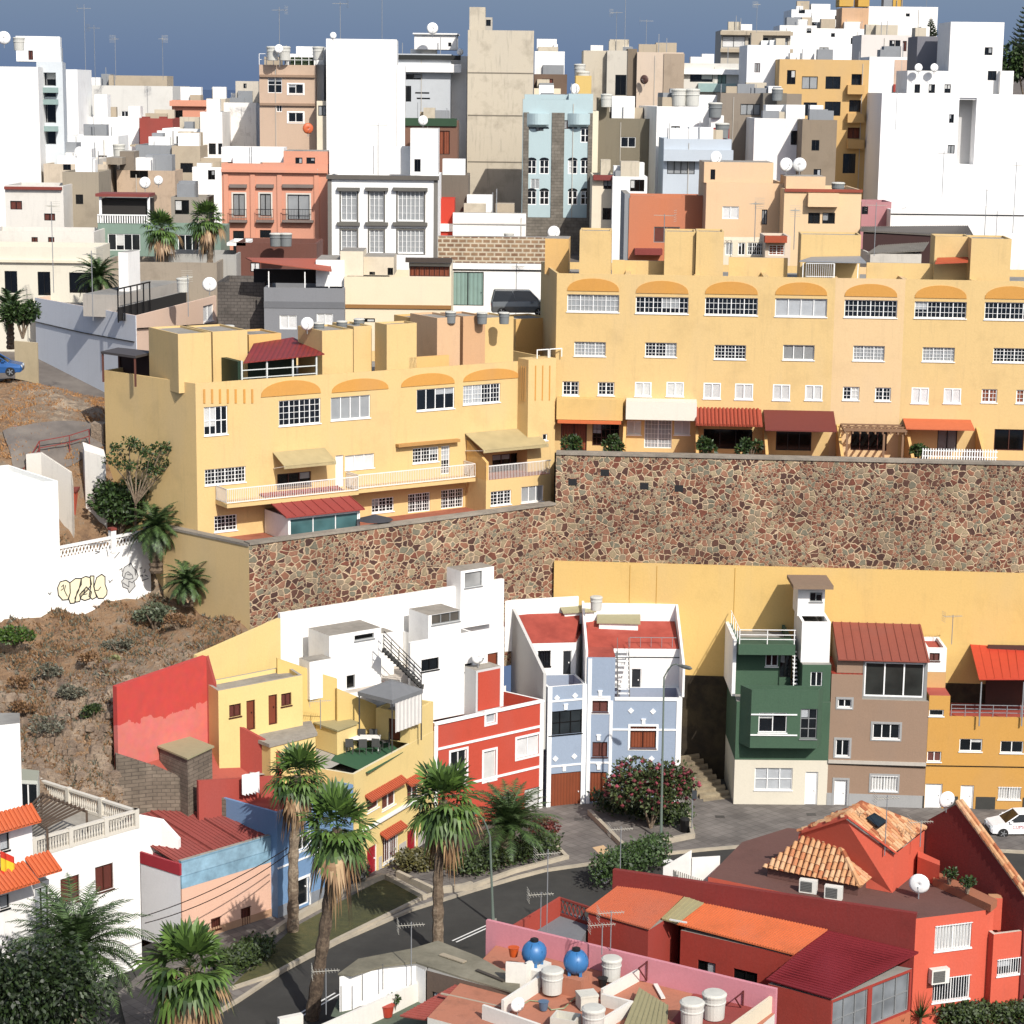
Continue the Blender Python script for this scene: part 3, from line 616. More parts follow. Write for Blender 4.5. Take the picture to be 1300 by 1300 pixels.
def tiles(mb,P,d,n,s0,s1,zh,zl,n0,n1,pitch=.26,r=.1):
    s=s0+pitch/2
    while s<s1:
        a=Vector((P.x+d.x*s+n.x*n0,P.y+d.y*s+n.y*n0,zh+.02)); b=Vector((P.x+d.x*s+n.x*n1,P.y+d.y*s+n.y*n1,zl+.02)); mb.tube([a,b],r,6); s+=pitch
TIL=plaster('b4492c',.3,k=.75); s0,_=yx(882,530); s1,_=yx(966,530); _,zh=yx(925,519)
mb=MB(); slope(mb,YA,ydir,YN,s0,s1,zh,zh-.75,.01,2.6); tiles(mb,YA,ydir,YN,s0,s1,zh,zh-.75,.01,2.65); by.part(mb,'tiled_canopy',TIL)
s0,_=yx(969,530); s1,_=yx(1058,530); _,zh=yx(1010,521)
mb=MB(); slope(mb,YA,ydir,YN,s0,s1,zh,zh-.9,.01,3.1); by.part(mb,'awning',plain('6e2c26',.7))
s0,_=yx(1146,535); s1,_=yx(1232,535); _,zh=yx(1190,532)
mb=MB(); slope(mb,YA,ydir,YN,s0,s1,zh,zh-.35,.01,2.2); by.part(mb,'awning',plain('c8673f',.7))
mb=MB()  # timber pergola
s0,_=yx(1068,535); s1,_=yx(1143,535); _,zp=yx(1105,537)
for k in range(9): s=s0+(s1-s0)*k/8; mb.fb(YA,ydir,YN,s-.05,s+.05,zp-.25,zp-.1,.03,3.4)
for b_ in (.6,1.6,2.6,3.3): mb.fb(YA,ydir,YN,s0-.1,s1+.1,zp-.08,zp+.02,b_-.05,b_+.05)
for s in (s0+.15,s1-.15,(s0+s1)/2+.6):
    for b_ in (3.2,): mb.fb(YA,ydir,YN,s-.07,s+.07,ZT,zp-.26,b_-.07,b_+.07)
by.part(mb,'pergola',plain('8a6a50',.8))
# sloping garden party walls
mb=MB()
for x in (793,884,970,1063,1150,1240):
    s,_=yx(x,560); P=Vector((YA.x,YA.y))+ydir*s
    q=[P+YN*4.3-ydir*.1,P+YN*4.3+ydir*.1,P+YN*.02+ydir*.1,P+YN*.02-ydir*.1]; mb.hexa(q,ZT,[ZT+.85,ZT+.85,ZT+2.3,ZT+2.3])
by.part(mb,'garden_wall',YELO)
# roof-top stair towers
def tower(b,x0,x1,yt,off,dep,mat,P0,P1,zb,roofm=None,par=.12,**k):
    d=Vector((P1.x-P0.x,P1.y-P0.y)).normalized(); n=Vector((-d.y,d.x)); A0=Vector((P0.x,P0.y))+n*off; A1=Vector((P1.x,P1.y))+n*off
    a=onP(A0,A1,x0,yt+10); c=onP(A0,A1,x1,yt+10); zt_=onP(A0,A1,(x0+x1)/2,yt).z
    return b.vol(rect(a,c,dep),zb,zt_,mat,roofm or CONC,par=par,pt=.12)
zb=z1-.49
for x0,x1,yt,off,dep in ((736,776,293,1.2,3),(844,883,294,1.5,3),(884,919,294,1.1,3),(1017,1093,298,2.2,3),(1187,1231,300,2.6,2.5),(1233,1284,303,1,3.5)):
    tower(by,x0,x1,yt,off,dep,YEL,YA,YB,zb)
for x0,x1,yt,off,dep in ((692,722,303,5,3),(777,793,330,3,.2),(793,843,331,3.4,.2),(925,1000,327,4,.2),(1100,1186,334,3,.2)):
    tower(by,x0,x1,yt,off,dep,YELO if dep>1 else YEL,YA,YB,zb,par=0)
def slab(b,pts,mat,name,th=.08):
    mb=MB(); mb.hexa([(p.x,p.y) for p in pts],[p.z-th for p in pts],[p.z for p in pts]); return b.part(mb,name,mat)
def yat(px,py,off): A0=YA+Vector((ynor.x,ynor.y,0))*off; A1=YB+Vector((ynor.x,ynor.y,0))*off; return onP(A0,A1,px,py)
slab(by,[yat(1187,334,.8),yat(1229,332,.8),yat(1229,326,2.4),yat(1190,327,2.4)],plain('b8502e',.6),'canopy')
slab(by,[yat(1015,331,.4),yat(1100,333,.4),yat(1092,325,2.1),yat(1030,326,2.1)],plain('8d8f92',.5),'canopy')
mb=MB()
for k in range(14): s=yx(1024,340)[0]+k*.14; mb.fb(YA,ydir,YN,s-.012,s+.012,z1+.0,z1+.95,-.35,-.32)
for z_ in (z1+.95,z1+.06): mb.fb(YA,ydir,YN,yx(1024,340)[0],yx(1024,340)[0]+1.9,z_-.02,z_+.02,-.36,-.31)
for px in (1020,1060,1090): s=yx(px,340)[0]; mb.fb(YA,ydir,YN,s-.03,s+.03,z1-.48,z1+.95,-.45,-.39)
by.part(mb,'roof_railing',WHT)
by.done()
# picket fence on the stone wall
pf=root('picket_fence','white picket fence on the stone wall in front of the yellow row','fence',(SWC.x,SWC.y,zt))
mb=MB(); a=onP(SWC,SWR,1172,583); b=onP(SWC,SWR,1268,585); P=Vector((SWC.x,SWC.y)); s0=(Vector((a.x,a.y))-P).dot(SD); s1=(Vector((b.x,b.y))-P).dot(SD); k=s0
while k<s1: mb.fb(P,SD,-SN,k,k+.07,zt+.19,zt+.9,-.6,-.57); k+=.17
for z_ in (.35,.72): mb.fb(P,SD,-SN,s0,s1,zt+z_,zt+z_+.06,-.64,-.605)
part(mb,'pickets',WHT,pf)

# ---- left yellow building
ZL=27.7; LA=G(248,487,ZL); LB=G(706,455.5,ZL); LD=G(132,470,ZL)
ldir=Vector((LB.x-LA.x,LB.y-LA.y)).normalized(); lnor=Vector((-ldir.y,ldir.x)); LN=-lnor
bl=Bld('apartment_house','yellow apartment house with striped awnings and white balcony railings, above the lower stone wall','apartment house',(LA.x,LA.y,16))
v=bl.vol([(LA.x,LA.y),(LB.x,LB.y),(LB.x+lnor.x*9,LB.y+lnor.y*9),(LD.x+ldir.x*3,LD.y+ldir.y*3+3),(LD.x,LD.y)],9,ZL,YEL,par=.7)
LV=v
W=v.win
W(0,259,516,289,552,n=4,rows=1); W(0,354,507,407,539,n=4,mun=(1,3)); W(0,420,503,470,532,n=4,fill='lace'); W(0,529,493,577,520,n=4); W(0,588,488,635,512,n=4,mun=(2,3))
W(0,260,594,312,614,n=4,mun=(2,3),bars=0); W(0,438,577,475,595,n=3,fill='shutter'); W(0,426,578,436,618,n=1,fill='wdoor',name='door',sill=0)
W(0,524,568,557,587,n=3,mun=(2,3)); W(0,560,566,571,602,n=1,mun=(2,5),sill=0)
W(0,272,654,301,674,n=2,mun=(2,3)); W(0,472,632,500,650,n=3,mun=(1,3)); W(0,518,626,546,650,n=3,mun=(2,4),sill=0); W(0,560,621,588,645,n=3,mun=(2,4),sill=0)
W(0,352,600,395,618,n=3,fill='dark',fr='brown')
W(0,625,576,660,600,n=3,fill='dark',fr='brown',sill=0)
def lx(px,y): w_=onP(LA,LB,px,y); return (Vector((w_.x,w_.y))-Vector((LA.x,LA.y))).dot(ldir), w_.z
for x0,x1,yb,hh in ((331,407,501.5,.95),(421,493,496,.8),(509,577,489,.8),(588,659,482,.75)):
    s0,_=lx(x0,yb); s1,_=lx(x1,yb); zb=lx((x0+x1)/2,yb)[1]; mb=MB(); k=14
    ring=[(s0+(s1-s0)*(.5-.5*cos(pi*j/k)),zb+hh*sin(pi*j/k)**.85) for j in range(k+1)]
    o=lambda s,z,h:(LA.x+ldir.x*s+LN.x*h,LA.y+ldir.y*s+LN.y*h,z)
    mb.face([o(s,z,.05) for s,z in ring[::-1]])
    for q,w_ in zip(ring,ring[1:]+ring[:1]): mb.face([o(*q,.05),o(*w_,.05),o(*w_,0),o(*q,0)])
    bl.part(mb,'arch_panel',ARCH)
mb=MB()
for x in (259,269,279,289,299,310,320):
    s,zt_=lx(x,494); mb.fb(LA,ldir,LN,s-.07,s+.07,zt_-.9,zt_,.0,.04)
bl.part(mb,'ochre_slots',ARCH)
# end bay with grooves
ba=LA+Vector((LN.x,LN.y,0))*1.3; bb=LB+Vector((LN.x,LN.y,0))*1.3; e0=onP(ba,bb,671,458); e1=onP(ba,bb,706,456)
bay=bl.vol(rect(e0,e1,1.29),9,ZL+.25,YEL,par=.0,roof=YEL)
mb=MB(); bd=(Vector((e1.x,e1.y))-Vector((e0.x,e0.y))).normalized()
for x in (680,689,698):
    w_=onP(e0,e1,x,464); s=(Vector((w_.x,w_.y))-Vector((e0.x,e0.y))).dot(bd); mb.fb(e0,bd,Vector((bd.y,-bd.x)),s-.045,s+.045,w_.z-2.4,w_.z,0,.03)
for t in (.35,.6,.85):
    P=Vector((e0.x,e0.y))+Vector((-bd.y,bd.x))*t; mb.hexa([P-bd*.03+Vector((0,-.04)),P+Vector((0,-.04)),P+Vector((0,.04)),P-bd*.03+Vector((0,.04))],w_.z-2.4,w_.z)
bl.part(mb,'grooves',ARCH)
bay.win(0,689,551,695,559,n=1); 
# balconies
RAIL=plain('f0ece6',.5)
def balcony(b,P,d,n,s0,s1,z,out,slabm,h=1.0,step=.13,rail=RAIL,side=1,panel=None):
    mb=MB(); mb.fb(P,d,n,s0,s1,z-.22,z,.02,out); b.part(mb,'balcony_slab',slabm)
    mb=MB(); mb.fb(P,d,n,s0,s1,z+h-.06,z+h,out-.08,out-.02); mb.fb(P,d,n,s0,s1,z+.08,z+.14,out-.08,out-.02); k=s0
    while k<s1: mb.fb(P,d,n,k,k+.03,z+.14,z+h-.06,out-.07,out-.04); k+=step
    if side:
        for s in (s0,s1-.04):
            mb.fb(P,d,n,s,s+.04,z+h-.06,z+h,.02,out-.09); mb.fb(P,d,n,s,s+.04,z+.08,z+.14,.02,out-.09); t=.1
            while t<out-.1: mb.fb(P,d,n,s,s+.03,z+.14,z+h-.06,t,t+.03); t+=step
    b.part(mb,'balcony_railing',rail)
sA,_=lx(268,640); sB,_=lx(424,625); sC,_=lx(592,600); zf=lx(345,633)[1]+.25
balcony(bl,LA,ldir,LN,sA+.3,sB+.9,zf,1.7,YEL); balcony(bl,LA,ldir,LN,sB+1.0,sC-.2,zf+.05,1.5,YEL)
# lower projecting right wing with roof terrace
pr=LA+Vector((LN.x,LN.y,0))*2.6; prb=LB+Vector((LN.x,LN.y,0))*2.6; e2=onP(pr,prb,617,620); e3=onP(pr,prb,700,600)
wing=bl.vol(rect(e2,e3,2.58),9,onP(pr,prb,655,606).z,YEL,par=0,roof=MC['terracotta_paving'])
wing.win(0,623,623,649,641,n=3,mun=(1,3)); wing.win(0,662,617,690,637,n=3,fill='lace')
wd=(Vector((e3.x,e3.y))-Vector((e2.x,e2.y))).normalized(); wl_=(Vector((e3.x,e3.y))-Vector((e2.x,e2.y))).length; zw=wing.z1
mb=MB(); k=0; wn=Vector((wd.y,-wd.x))
while k<wl_: mb.fb(e2,wd,wn,k,k+.03,zw,zw+.9,-.1,-.07); k+=.12
mb.fb(e2,wd,wn,0,wl_,zw+.9,zw+.96,-.12,-.05); bl.part(mb,'balcony_railing',RAIL)
mb=MB(); q=[Vector((e2.x,e2.y)),Vector((e2.x,e2.y))+wd*.2,Vector((e2.x,e2.y))+wd*.2-wn*2.5,Vector((e2.x,e2.y))-wn*2.5]; mb.hexa(q,zw,[zw+1.2,zw+1.2,zw+2.4,zw+2.4]); bl.part(mb,'side_wall',YELO)
# striped awnings
AWN=slats('cbb98a',14,'X',depth=.35)
def awn(px0,px1,yt,drop,out,o0=.03,name='awning'):
    s0,zh=lx(px0,yt); s1,_=lx(px1,yt-4); mb=MB(); slope(mb,LA,ldir,LN,s0,s1,zh,zh-drop,o0,out,.05)
    mb.fb(LA,ldir,LN,s0,s1,zh-drop-.22,zh-drop-.06,out-.03,out); bl.part(mb,name,AWN)
    mb=MB()
    for s in (s0+.05,s1-.1):
        a=Vector((LA.x+ldir.x*s+LN.x*.05,LA.y+ldir.y*s+LN.y*.05,zh-drop-.4)); c=Vector((LA.x+ldir.x*s+LN.x*out,LA.y+ldir.y*s+LN.y*out,zh-drop-.05)); mb.tube([a,c],.03,4)
    bl.part(mb,'awning_arm',WHT)
awn(346,412,574,.65,1.6); awn(590,672,550,.8,2.4); 
s0,zh=lx(502,565); s1,_=lx(580,558); mb=MB(); mb.fb(LA,ldir,LN,s0,s1,zh-.1,zh+.08,.02,.45); bl.part(mb,'awning_box',plain('b98b50',.6))
# red roofed conservatory on the terrace
c0=LA+Vector((LN.x,LN.y,0))*3.4; c1=LB+Vector((LN.x,LN.y,0))*3.4; q0=onP(c0,c1,366,680); q1=onP(c0,c1,457,668); zc=onP(c0,c1,366,657).z
cv=bl.vol(rect(q0,q1,3.3),16.5,zc,WHITE,par=0); cv.winl(0,.15,(q1-q0).length-.1,zc-1.35,zc-.12,n=3,fill=glass('3c5a5c'),sill=0)
mb=MB(); rr=rect(q0,q1,3.35); dd=(rr[1]-rr[0]).normalized(); nn=Vector((dd.y,-dd.x)); rr=[rr[0]+nn*.3-dd*.3,rr[1]+nn*.3+dd*.2,rr[2]+dd*.2,rr[3]-dd*.3]
mb.hexa(rr,[zc+.02,zc+.02,zc+.95,zc+.95],[zc+.1,zc+.1,zc+1.03,zc+1.03]); ln=(rr[1]-rr[0]).length
for k in range(9):
    s=k*ln/8; a=rr[0]+dd*min(s,ln-.05); b_=a-nn*(3.6); mb.tube([Vector((a.x,a.y,zc+.12)),Vector((b_.x,b_.y,zc+1.04))],.035,4)
bl.part(mb,'conservatory_roof',plaster('a03a30',.2,k=.8))
# roof towers
zb=ZL-.69
for x0,x1,yt,off,dep,m_ in ((226,268,423,1.0,4.5,YEL),(270,314,420,3.2,4,YEL),(316,357,424,5.6,3,YELO),(409,448,419,1.1,3.4,YEL),(449,472,414,3.2,3,YEL),(491,529,411,1.0,1.6,YEL),(528,552,404,4.5,3,YELO),(555,584,403,1.5,3.6,plaster('e8bf94',.3)),(588,616,401,1.8,3.,plaster('dfb083',.25)),(611,652,403,2.6,3.2,YEL),(655,700,404,7,3,YELO)):
    tower(bl,x0,x1,yt,off,dep,m_,LA,LB,zb)
def lat(px,py,off): o=Vector((lnor.x,lnor.y,0))*off; return onP(LA+o,LB+o,px,py)
mb=MB(); 
RCOR=slats('8e2f2a',3.2,'X',k=.8)
slab(bl,[lat(309,460,.5),lat(412,449,.5),lat(372,428,6.0),lat(322,436,5.0)],RCOR,'veranda_roof')
mb=MB()
for x,y in ((313,470),(345,466),(378,462),(408,458)):
    s,_=lx(x,y); mb.fb(LA,ldir,LN,s-.05,s+.05,zb,ZL+1.15,-.75,-.65)
for h in (.5,1.0): mb.fb(LA,ldir,LN,lx(313,470)[0],lx(408,458)[0],ZL+h-.5,ZL+h-.44,-.72,-.68)
bl.part(mb,'veranda_frame',plain('d8dcd8',.5))
mb=MB(); mb.fb(LA,ldir,LN,lx(309,470)[0],lx(316,470)[0],zb,ZL+1.1,-3.5,-.8); mb.fb(LA,ldir,LN,lx(316,470)[0],lx(408,458)[0],zb,ZL+1.3,-3.6,-3.5); bl.part(mb,'veranda_screen',plain('16321f',.6))
mb=MB(); mb.fb(LA,ldir,LN,lx(529,460)[0],lx(580,460)[0],zb,zb+1.3,-1.2,-1.0); bl.part(mb,'parapet_wall',YELO)
# dark roof pavilion at the left corner
pv_=[G(128,447,28.95),G(172,453,28.95),G(197,447,28.95),G(150,442,28.95)]
mb=MB(); mb.hexa([(p.x,p.y) for p in pv_],28.85,29.0); bl.part(mb,'pavilion_roof',plain('4a4442',.7))
mb=MB()
for p in pv_: c=sum((Vector((q.x,q.y)) for q in pv_),Vector((0,0)))/4; q=Vector((p.x,p.y))*.93+c*.07; mb.hexa([q+Vector(o) for o in ((-.06,-.06),(.06,-.06),(.06,.06),(-.06,.06))],ZL-.69,28.84)
bl.part(mb,'pavilion_posts',plain('5a2f22',.7))
mb=MB(); a,b_=Vector((pv_[3].x,pv_[3].y)),Vector((pv_[2].x,pv_[2].y)); mb.hexa([a,b_,b_+Vector((0,.1)),a+Vector((0,.1))],ZL-.69,28.8); bl.part(mb,'pavilion_screen',plain('38211a',.8))
# roof-edge glass fence at right end
mb=MB(); 
for x0,x1 in ((672,687),(688,704)):
    a,za=lx(x0,437); c,_=lx(x1,437); 
    mb.fb(LA,ldir,LN,a,c,ZL+.8,ZL+.86,.9,.95); mb.fb(LA,ldir,LN,a,a+.06,ZL+.0,ZL+.8,.9,.95); mb.fb(LA,ldir,LN,c-.06,c,ZL+.26,ZL+.8,.9,.95)
bl.part(mb,'roof_railing',WHT)
bl.done()
# yellow building's flank continued down to the stone wall, its shade put into tan plaster
fk=root('flank_wall','tan rendered flank wall at the left end of the lower stone wall','wall',(SWL.x,SWL.y,6))
P=Vector((SWL.x,SWL.y)); a=G(265,681,18.3); Q=Vector((a.x,a.y))-Vector((SWL.x-a.x,SWL.y-a.y))*1.2; 
mb=MB(); dd=(P-Q).normalized(); nn=Vector((-dd.y,dd.x)); mb.hexa([Q,P,P+nn*.5,Q+nn*.5],7,18.2); part(mb,'wall',YEL_SHADE,fk)
mb=MB(); mb.hexa([Q-nn*.06,P-nn*.06,P+nn*.55,Q+nn*.55],18.203,18.36); part(mb,'coping',CAP,fk)
# ================================================================ row of houses along the street
def V2(p): return Vector((p[0],p[1]))
GRN=plaster('4f7558',.3,k=.55); CREAM=plaster('ece4cf',.12,k=.8); BRN=plaster('a98c74',.12,k=.75); ORG=plaster('dba44e',.12,k=.8); BLU=plaster('a6b6cb',.15,k=.75); BLUL=plaster('9fb6cf',.15,k=.75)
REDW=plaster('cc4a30',.22,k=.8); STG=plaster('b4b4b2',.15,k=.75); REDP=plaster('b4493c',.3,k=.8); PALEY=plaster('f2d68e',.14,k=.84)
def band(b,v,i,z,h,out,mat,name='moulding',s0=None,s1=None):
    P,Q,d,nn,ln=v.fr(i); mb=MB(); mb.fb(P,d,nn,s0 if s0 is not None else 0,s1 if s1 is not None else ln,z,z+h,.0,out); return b.part(mb,name,mat)
def pxz(v,i,x,y): return v.px(i,x,y)
# ---- green house
g0=G(931,1023,0); g1=G(1049,1024,0)
b=Bld('row_house','dark green house with white back wall and a corner-glazed bay, cream ground floor','house',g0)
fp=rect(g0,g1,6.2); gv=b.vol(fp,-.1,3.15,CREAM,par=0); gm=b.vol(fp,3.152,7.1,GRN,par=0)
gv.win(0,958,975,1006,1003,n=3,rows=1,fill='blind',bars=0); gv.win(0,1022,980,1038,1023,n=1,fill='wdoor',name='door',sill=0)
P,Q,d,nn,ln=gm.fr(0)
def fpt(s,o): return P+d*s+nn*o
sb0,_=gm.px(0,949,900); sb1,_=gm.px(0,1044,900)
bay=b.vol([fpt(sb0-.5,0.01),fpt(sb0+.1,1.1),fpt(sb1-.45,1.1),fpt(sb1,.01)][0:4],4.3,8.2,GRN,par=.9,pt=.12,roof=TERRAF)
bay.win(1,963,905,999,930,n=2,label=None); bay.win(1,1016,900,1042,938,n=2,rows=2,fr='grey',fill='glass')
mb=MB(); P1,Q1,d1,n1,l1=bay.fr(1); 
for y in (907,933): z=bay.px(1,980,y)[1]; mb.fb(P1,d1,n1,0,bay.px(1,1012,y)[0],z-.04,z+.04,.0,.07)
b.part(mb,'white_band',WHT)
# set-back second floor, side stair tower and roof terrace
sA,_=gm.px(0,1009,850)
up=b.vol([fpt(.0,-1.7),fpt(sA,-1.7),fpt(sA,-6.19),fpt(0,-6.19)],7.102,10.9,GRN,par=.5); up.win(0,972,823,988,846,n=2); up.win(0,990,823,1004,860,n=2,fr='black',sill=0)
mb=MB(); mb.hexa([fpt(.02,-.1),fpt(sA,-.1),fpt(sA,-1.69),fpt(.02,-1.69)],10.2,10.88); b.part(mb,'terrace_slab',GRN)
mb=MB(); z=10.9
for s in (0.05,sA/2,sA-.1): mb.fb(P,d,nn,s,s+.05,z,z+.95,-.2,-.15)
for h in (.3,.6,.93): mb.fb(P,d,nn,.05,sA,z+h,z+h+.04,-.2,-.15)
k=.05
for k in range(5): mb.fb(P,d,nn,.05,.09,z+.0,z+.95,-.3-k*1.2,-.26-k*1.2)
mb.fb(P,d,nn,.05,.09,z+.93,z+.97,-5.4,-.2); b.part(mb,'roof_railing',WHT)
mb=MB(); mb.fb(P,d,nn,sA-.06,sA,7.15,10.2,-.12,-.06)
for k in range(12): mb.fb(P,d,nn,sA+.02,sA+.3,7.4+k*.24,7.44+k*.24,-.6-k*.1,-.3-k*.1)
b.part(mb,'outside_stair',WHT)
tw=b.vol([fpt(sA+.5,-.02),fpt(ln-.05,-.02),fpt(ln-.05,-4),fpt(sA+.5,-4)],7.102,9.6,GRN,par=0); tw.win(0,1029,853,1044,872,n=2)
tw2=b.vol([fpt(sA+.45,-.6),fpt(ln-.1,-.6),fpt(ln-.1,-4.2),fpt(sA+.45,-4.2)],9.602,12.3,WHITE,par=.5)
tw3=b.vol([fpt(sA+.35,-2.2),fpt(ln-.3,-2.2),fpt(ln-.3,-4.4),fpt(sA+.35,-4.4)],12.302,14.3,WHITE,par=0,roof=plain('8a7a68',.9))
tw3.win(0,1028,752,1044,764,n=2,fr='grey')
mb=MB(); mb.hexa([fpt(sA-.1,-1.3),fpt(ln+.1,-1.3),fpt(ln+.1,-4.5),fpt(sA-.1,-4.5)],14.303,14.55); b.part(mb,'roof_slab',plain('8a7460',.9))
bw=b.vol([fpt(-.25,-6.2),fpt(ln-.05,-6.2),fpt(ln-.05,-6.4),fpt(-.25,-6.4)],3,14.2,WHITE,par=0,roof=WHITE)
sw=b.vol([fpt(-.25,-.9),fpt(-.02,-.9),fpt(-.02,-6.19),fpt(-.25,-6.19)],7.2,11.0,WHITE,par=0,roof=WHITE)
b.done()
# ---- brown house
h1=G(1172.5,1028,0)
b=Bld('row_house','grey-brown rendered house with corrugated rust roof over a glazed loggia','house',g1)
fp=rect(g1,h1,6.2); P=V2(g1); d=(V2(h1)-P).normalized(); nn=Vector((d.y,-d.x)); ln=(V2(h1)-P).length
f=lambda s,o:P+d*s+nn*o
base=b.vol([f(0,0),f(ln,0),f(ln,-6.2),f(0,-6.2)],-.1,7.35,BRN,par=0,roof=CONC)
W=base.win
W(0,1064,879,1081,898,n=2,sur=STG); W(0,1061,939,1078,960,n=2,sur=STG); W(0,1108,919,1142,938,n=3,sur=STG); W(0,1106,985,1139,1004,n=2,fill='curtain',bars=9,sur=STG); W(0,1059,990,1075,1026,n=1,fill='wdoor',name='door',sill=0,sur=STG)
band(b,base,0,3.0,.22,.12,plaster('cfc7ba',.2)); 
def dado(b,v,i,z,mat,t=.03):
    P,Q,d,nn,ln=v.fr(i); hs=sorted(h for h in v.h.get(i,[]) if h[2]<z); mb=MB(); s=0
    for h in hs: mb.fb(P,d,nn,s,h[0]-.15,v.z0+.02,z,.0,t); s=h[1]+.15
    mb.fb(P,d,nn,s,ln,v.z0+.02,z,.0,t); b.part(mb,'dado',mat)
dado(b,base,0,.95,STG)
s1,_=base.px(0,1096,860)
lf=b.vol([f(0,-.02),f(s1-.02,-.02),f(s1-.02,-4.5),f(0,-4.5)],7.352,9.0,BRN,par=0,roof=RED_T)
lg=b.vol([f(s1,-.25),f(ln-.15,-.25),f(ln-.15,-4.8),f(s1,-4.8)],7.352,9.95,plain('8f8f8c',.6),par=0)
lg.winl(0,.1,ln-s1-.35,7.5,9.8,n=3,fill=glass('2a2c2a'),sill=0,fw=.09)
mb=MB(); q=[f(.35,.15),f(ln-.1,.15),f(ln-.1,-6.1),f(.35,-6.1)]; mb.hexa(q,[9.96,9.96,11.3,11.3],[10.04,10.04,11.38,11.38])
for k in range(11):
    s=.4+k*(ln-.6)/10; a,c=f(s,.15),f(s,-6.1); mb.tube([(a.x,a.y,10.06),(c.x,c.y,11.4)],.04,4)
b.part(mb,'corrugated_roof',plaster('9e4f3c',.35,k=.75))
mb=MB(); mb.hexa([f(.35,-.3),f(s1,-.3),f(s1,-6),f(.35,-6)],9.02,[9.95,9.95,11.2,11.2]); b.part(mb,'loft_wall',BRN)
mb=MB(); a=f(0,.05); c=f(ln,.08); mb.tube([(a.x,a.y,2.95),(c.x,c.y,2.9)],.03,4); b.part(mb,'cable',BLACKM)
b.done()
# ---- orange house
o1=G(1345,1031,0); P=V2(h1); d=(V2(o1)-P).normalized(); nn=Vector((d.y,-d.x)); ln=(V2(o1)-P).length; f=lambda s,o:P+d*s+nn*o
b=Bld('row_house','bright orange house with small dark windows and a red awning over its roof terrace','house',h1)
tz=G(1250,903,0); 
base=b.vol([f(0.01,0),f(ln,0),f(ln,-6.2),f(0.01,-6.2)],-.1,6.35,ORG,par=.5,roof=TERRAF)
W=base.win
W(0,1177,954,1195,967,n=2,fill='brown'); W(0,1218,938,1247,954,n=2); W(0,1270,941,1299,956,n=2); W(0,1174,995,1196,1029,n=1,fill='wdoor',name='door',sill=0); W(0,1219,997,1236,1030,n=1,fill='wdoor',name='door',sill=0); W(0,1267,999,1296,1015,n=2,fill='curtain',bars=9)
dado(b,base,0,.95,plain('3a3a36',.8)); band(b,base,0,3.0,.05,.05,BLACKM,'cable')
s2,_=base.px(0,1207,880)
l2=b.vol([f(.01,-.0),f(s2,-.0),f(s2,-3.5),f(.01,-3.5)],6.352,7.75,ORG,par=0,roof=TERRAF); l2.win(0,1179,901,1198,915,n=1,fill='glass')
l2b=b.vol([f(.01,-1.9),f(s2,-1.9),f(s2,-3.5),f(.01,-3.5)],7.752,8.8,plaster('e0b070',.2),par=0,roof=CONC)
l3=b.vol([f(.01,-2.0),f(s2,-2.0),f(s2,-5),f(.01,-5)],8.802,10.4,WHITE,par=.25,roof=TERRAF); l3.win(0,1180,829,1193,839,n=2,fill='brown',fr='brown')
bk=b.vol([f(.01,-6.2),f(ln,-6.2),f(ln,-6.4),f(.01,-6.4)],3,12.0,WHITE,par=0,roof=WHITE)
mb=MB(); z=6.35
for h in (.25,.5,.75): mb.fb(P,d,nn,s2+.1,ln,z+h,z+h+.04,-.15,-.1)
s=s2+.1
while s<ln: mb.fb(P,d,nn,s,s+.04,z,z+.75,-.1,-.06); s+=.9
b.part(mb,'roof_railing',GREYM)
def corr_roof(b,pts,mat,name,n=14,r=.035,th=.07):
    """pts: front-left, front-right, back-right, back-left with heights"""
    mb=MB(); mb.hexa([(p[0],p[1]) for p in pts],[p[2]-th for p in pts],[p[2] for p in pts]); v=[Vector(p) for p in pts]
    for k in range(n+1):
        t=k/n; a=v[0].lerp(v[1],t); c=v[3].lerp(v[2],t); up=Vector((0,0,.005)); mb.tube([a+up,c+up],r,4)
    return b.part(mb,name,mat)
AWNR=plain('c2402a',.55)
corr_roof(b,[G(1243,862,8.9),G(1345,862,8.9),G(1345,803,10.2),G(1229,806,10.2)],AWNR,'awning',10,.02)
mb=MB()
for p in (G(1246,866,8.8),G(1300,866,8.8)): mb.hexa([(p.x-.04,p.y-.04),(p.x+.04,p.y-.04),(p.x+.04,p.y+.04),(p.x-.04,p.y+.04)],5.86,8.8)
b.part(mb,'awning_post',GREYM)
mb=MB(); q=[f(s2+3.2,-4.5),f(ln,-4.5),f(ln,-4.7),f(s2+3.2,-4.7)]; mb.hexa(q,5.86,10); b.part(mb,'terrace_screen',plain('4a2c22',.8))
b.done()
# white party wall at the far right
b=Bld('party_wall','tall white party wall rising beside the red awning at the right edge','wall',G(1297,735,12)); 
q=[G(1290,735,13.6),G(1345,740,13.6)]; P0=V2(q[0]); mb=MB(); mb.hexa([P0,P0+Vector((.3,-4.5)),P0+Vector((3,-4.5)),P0+Vector((3,0))],5,13.6); b.part(mb,'wall',WHITE); 
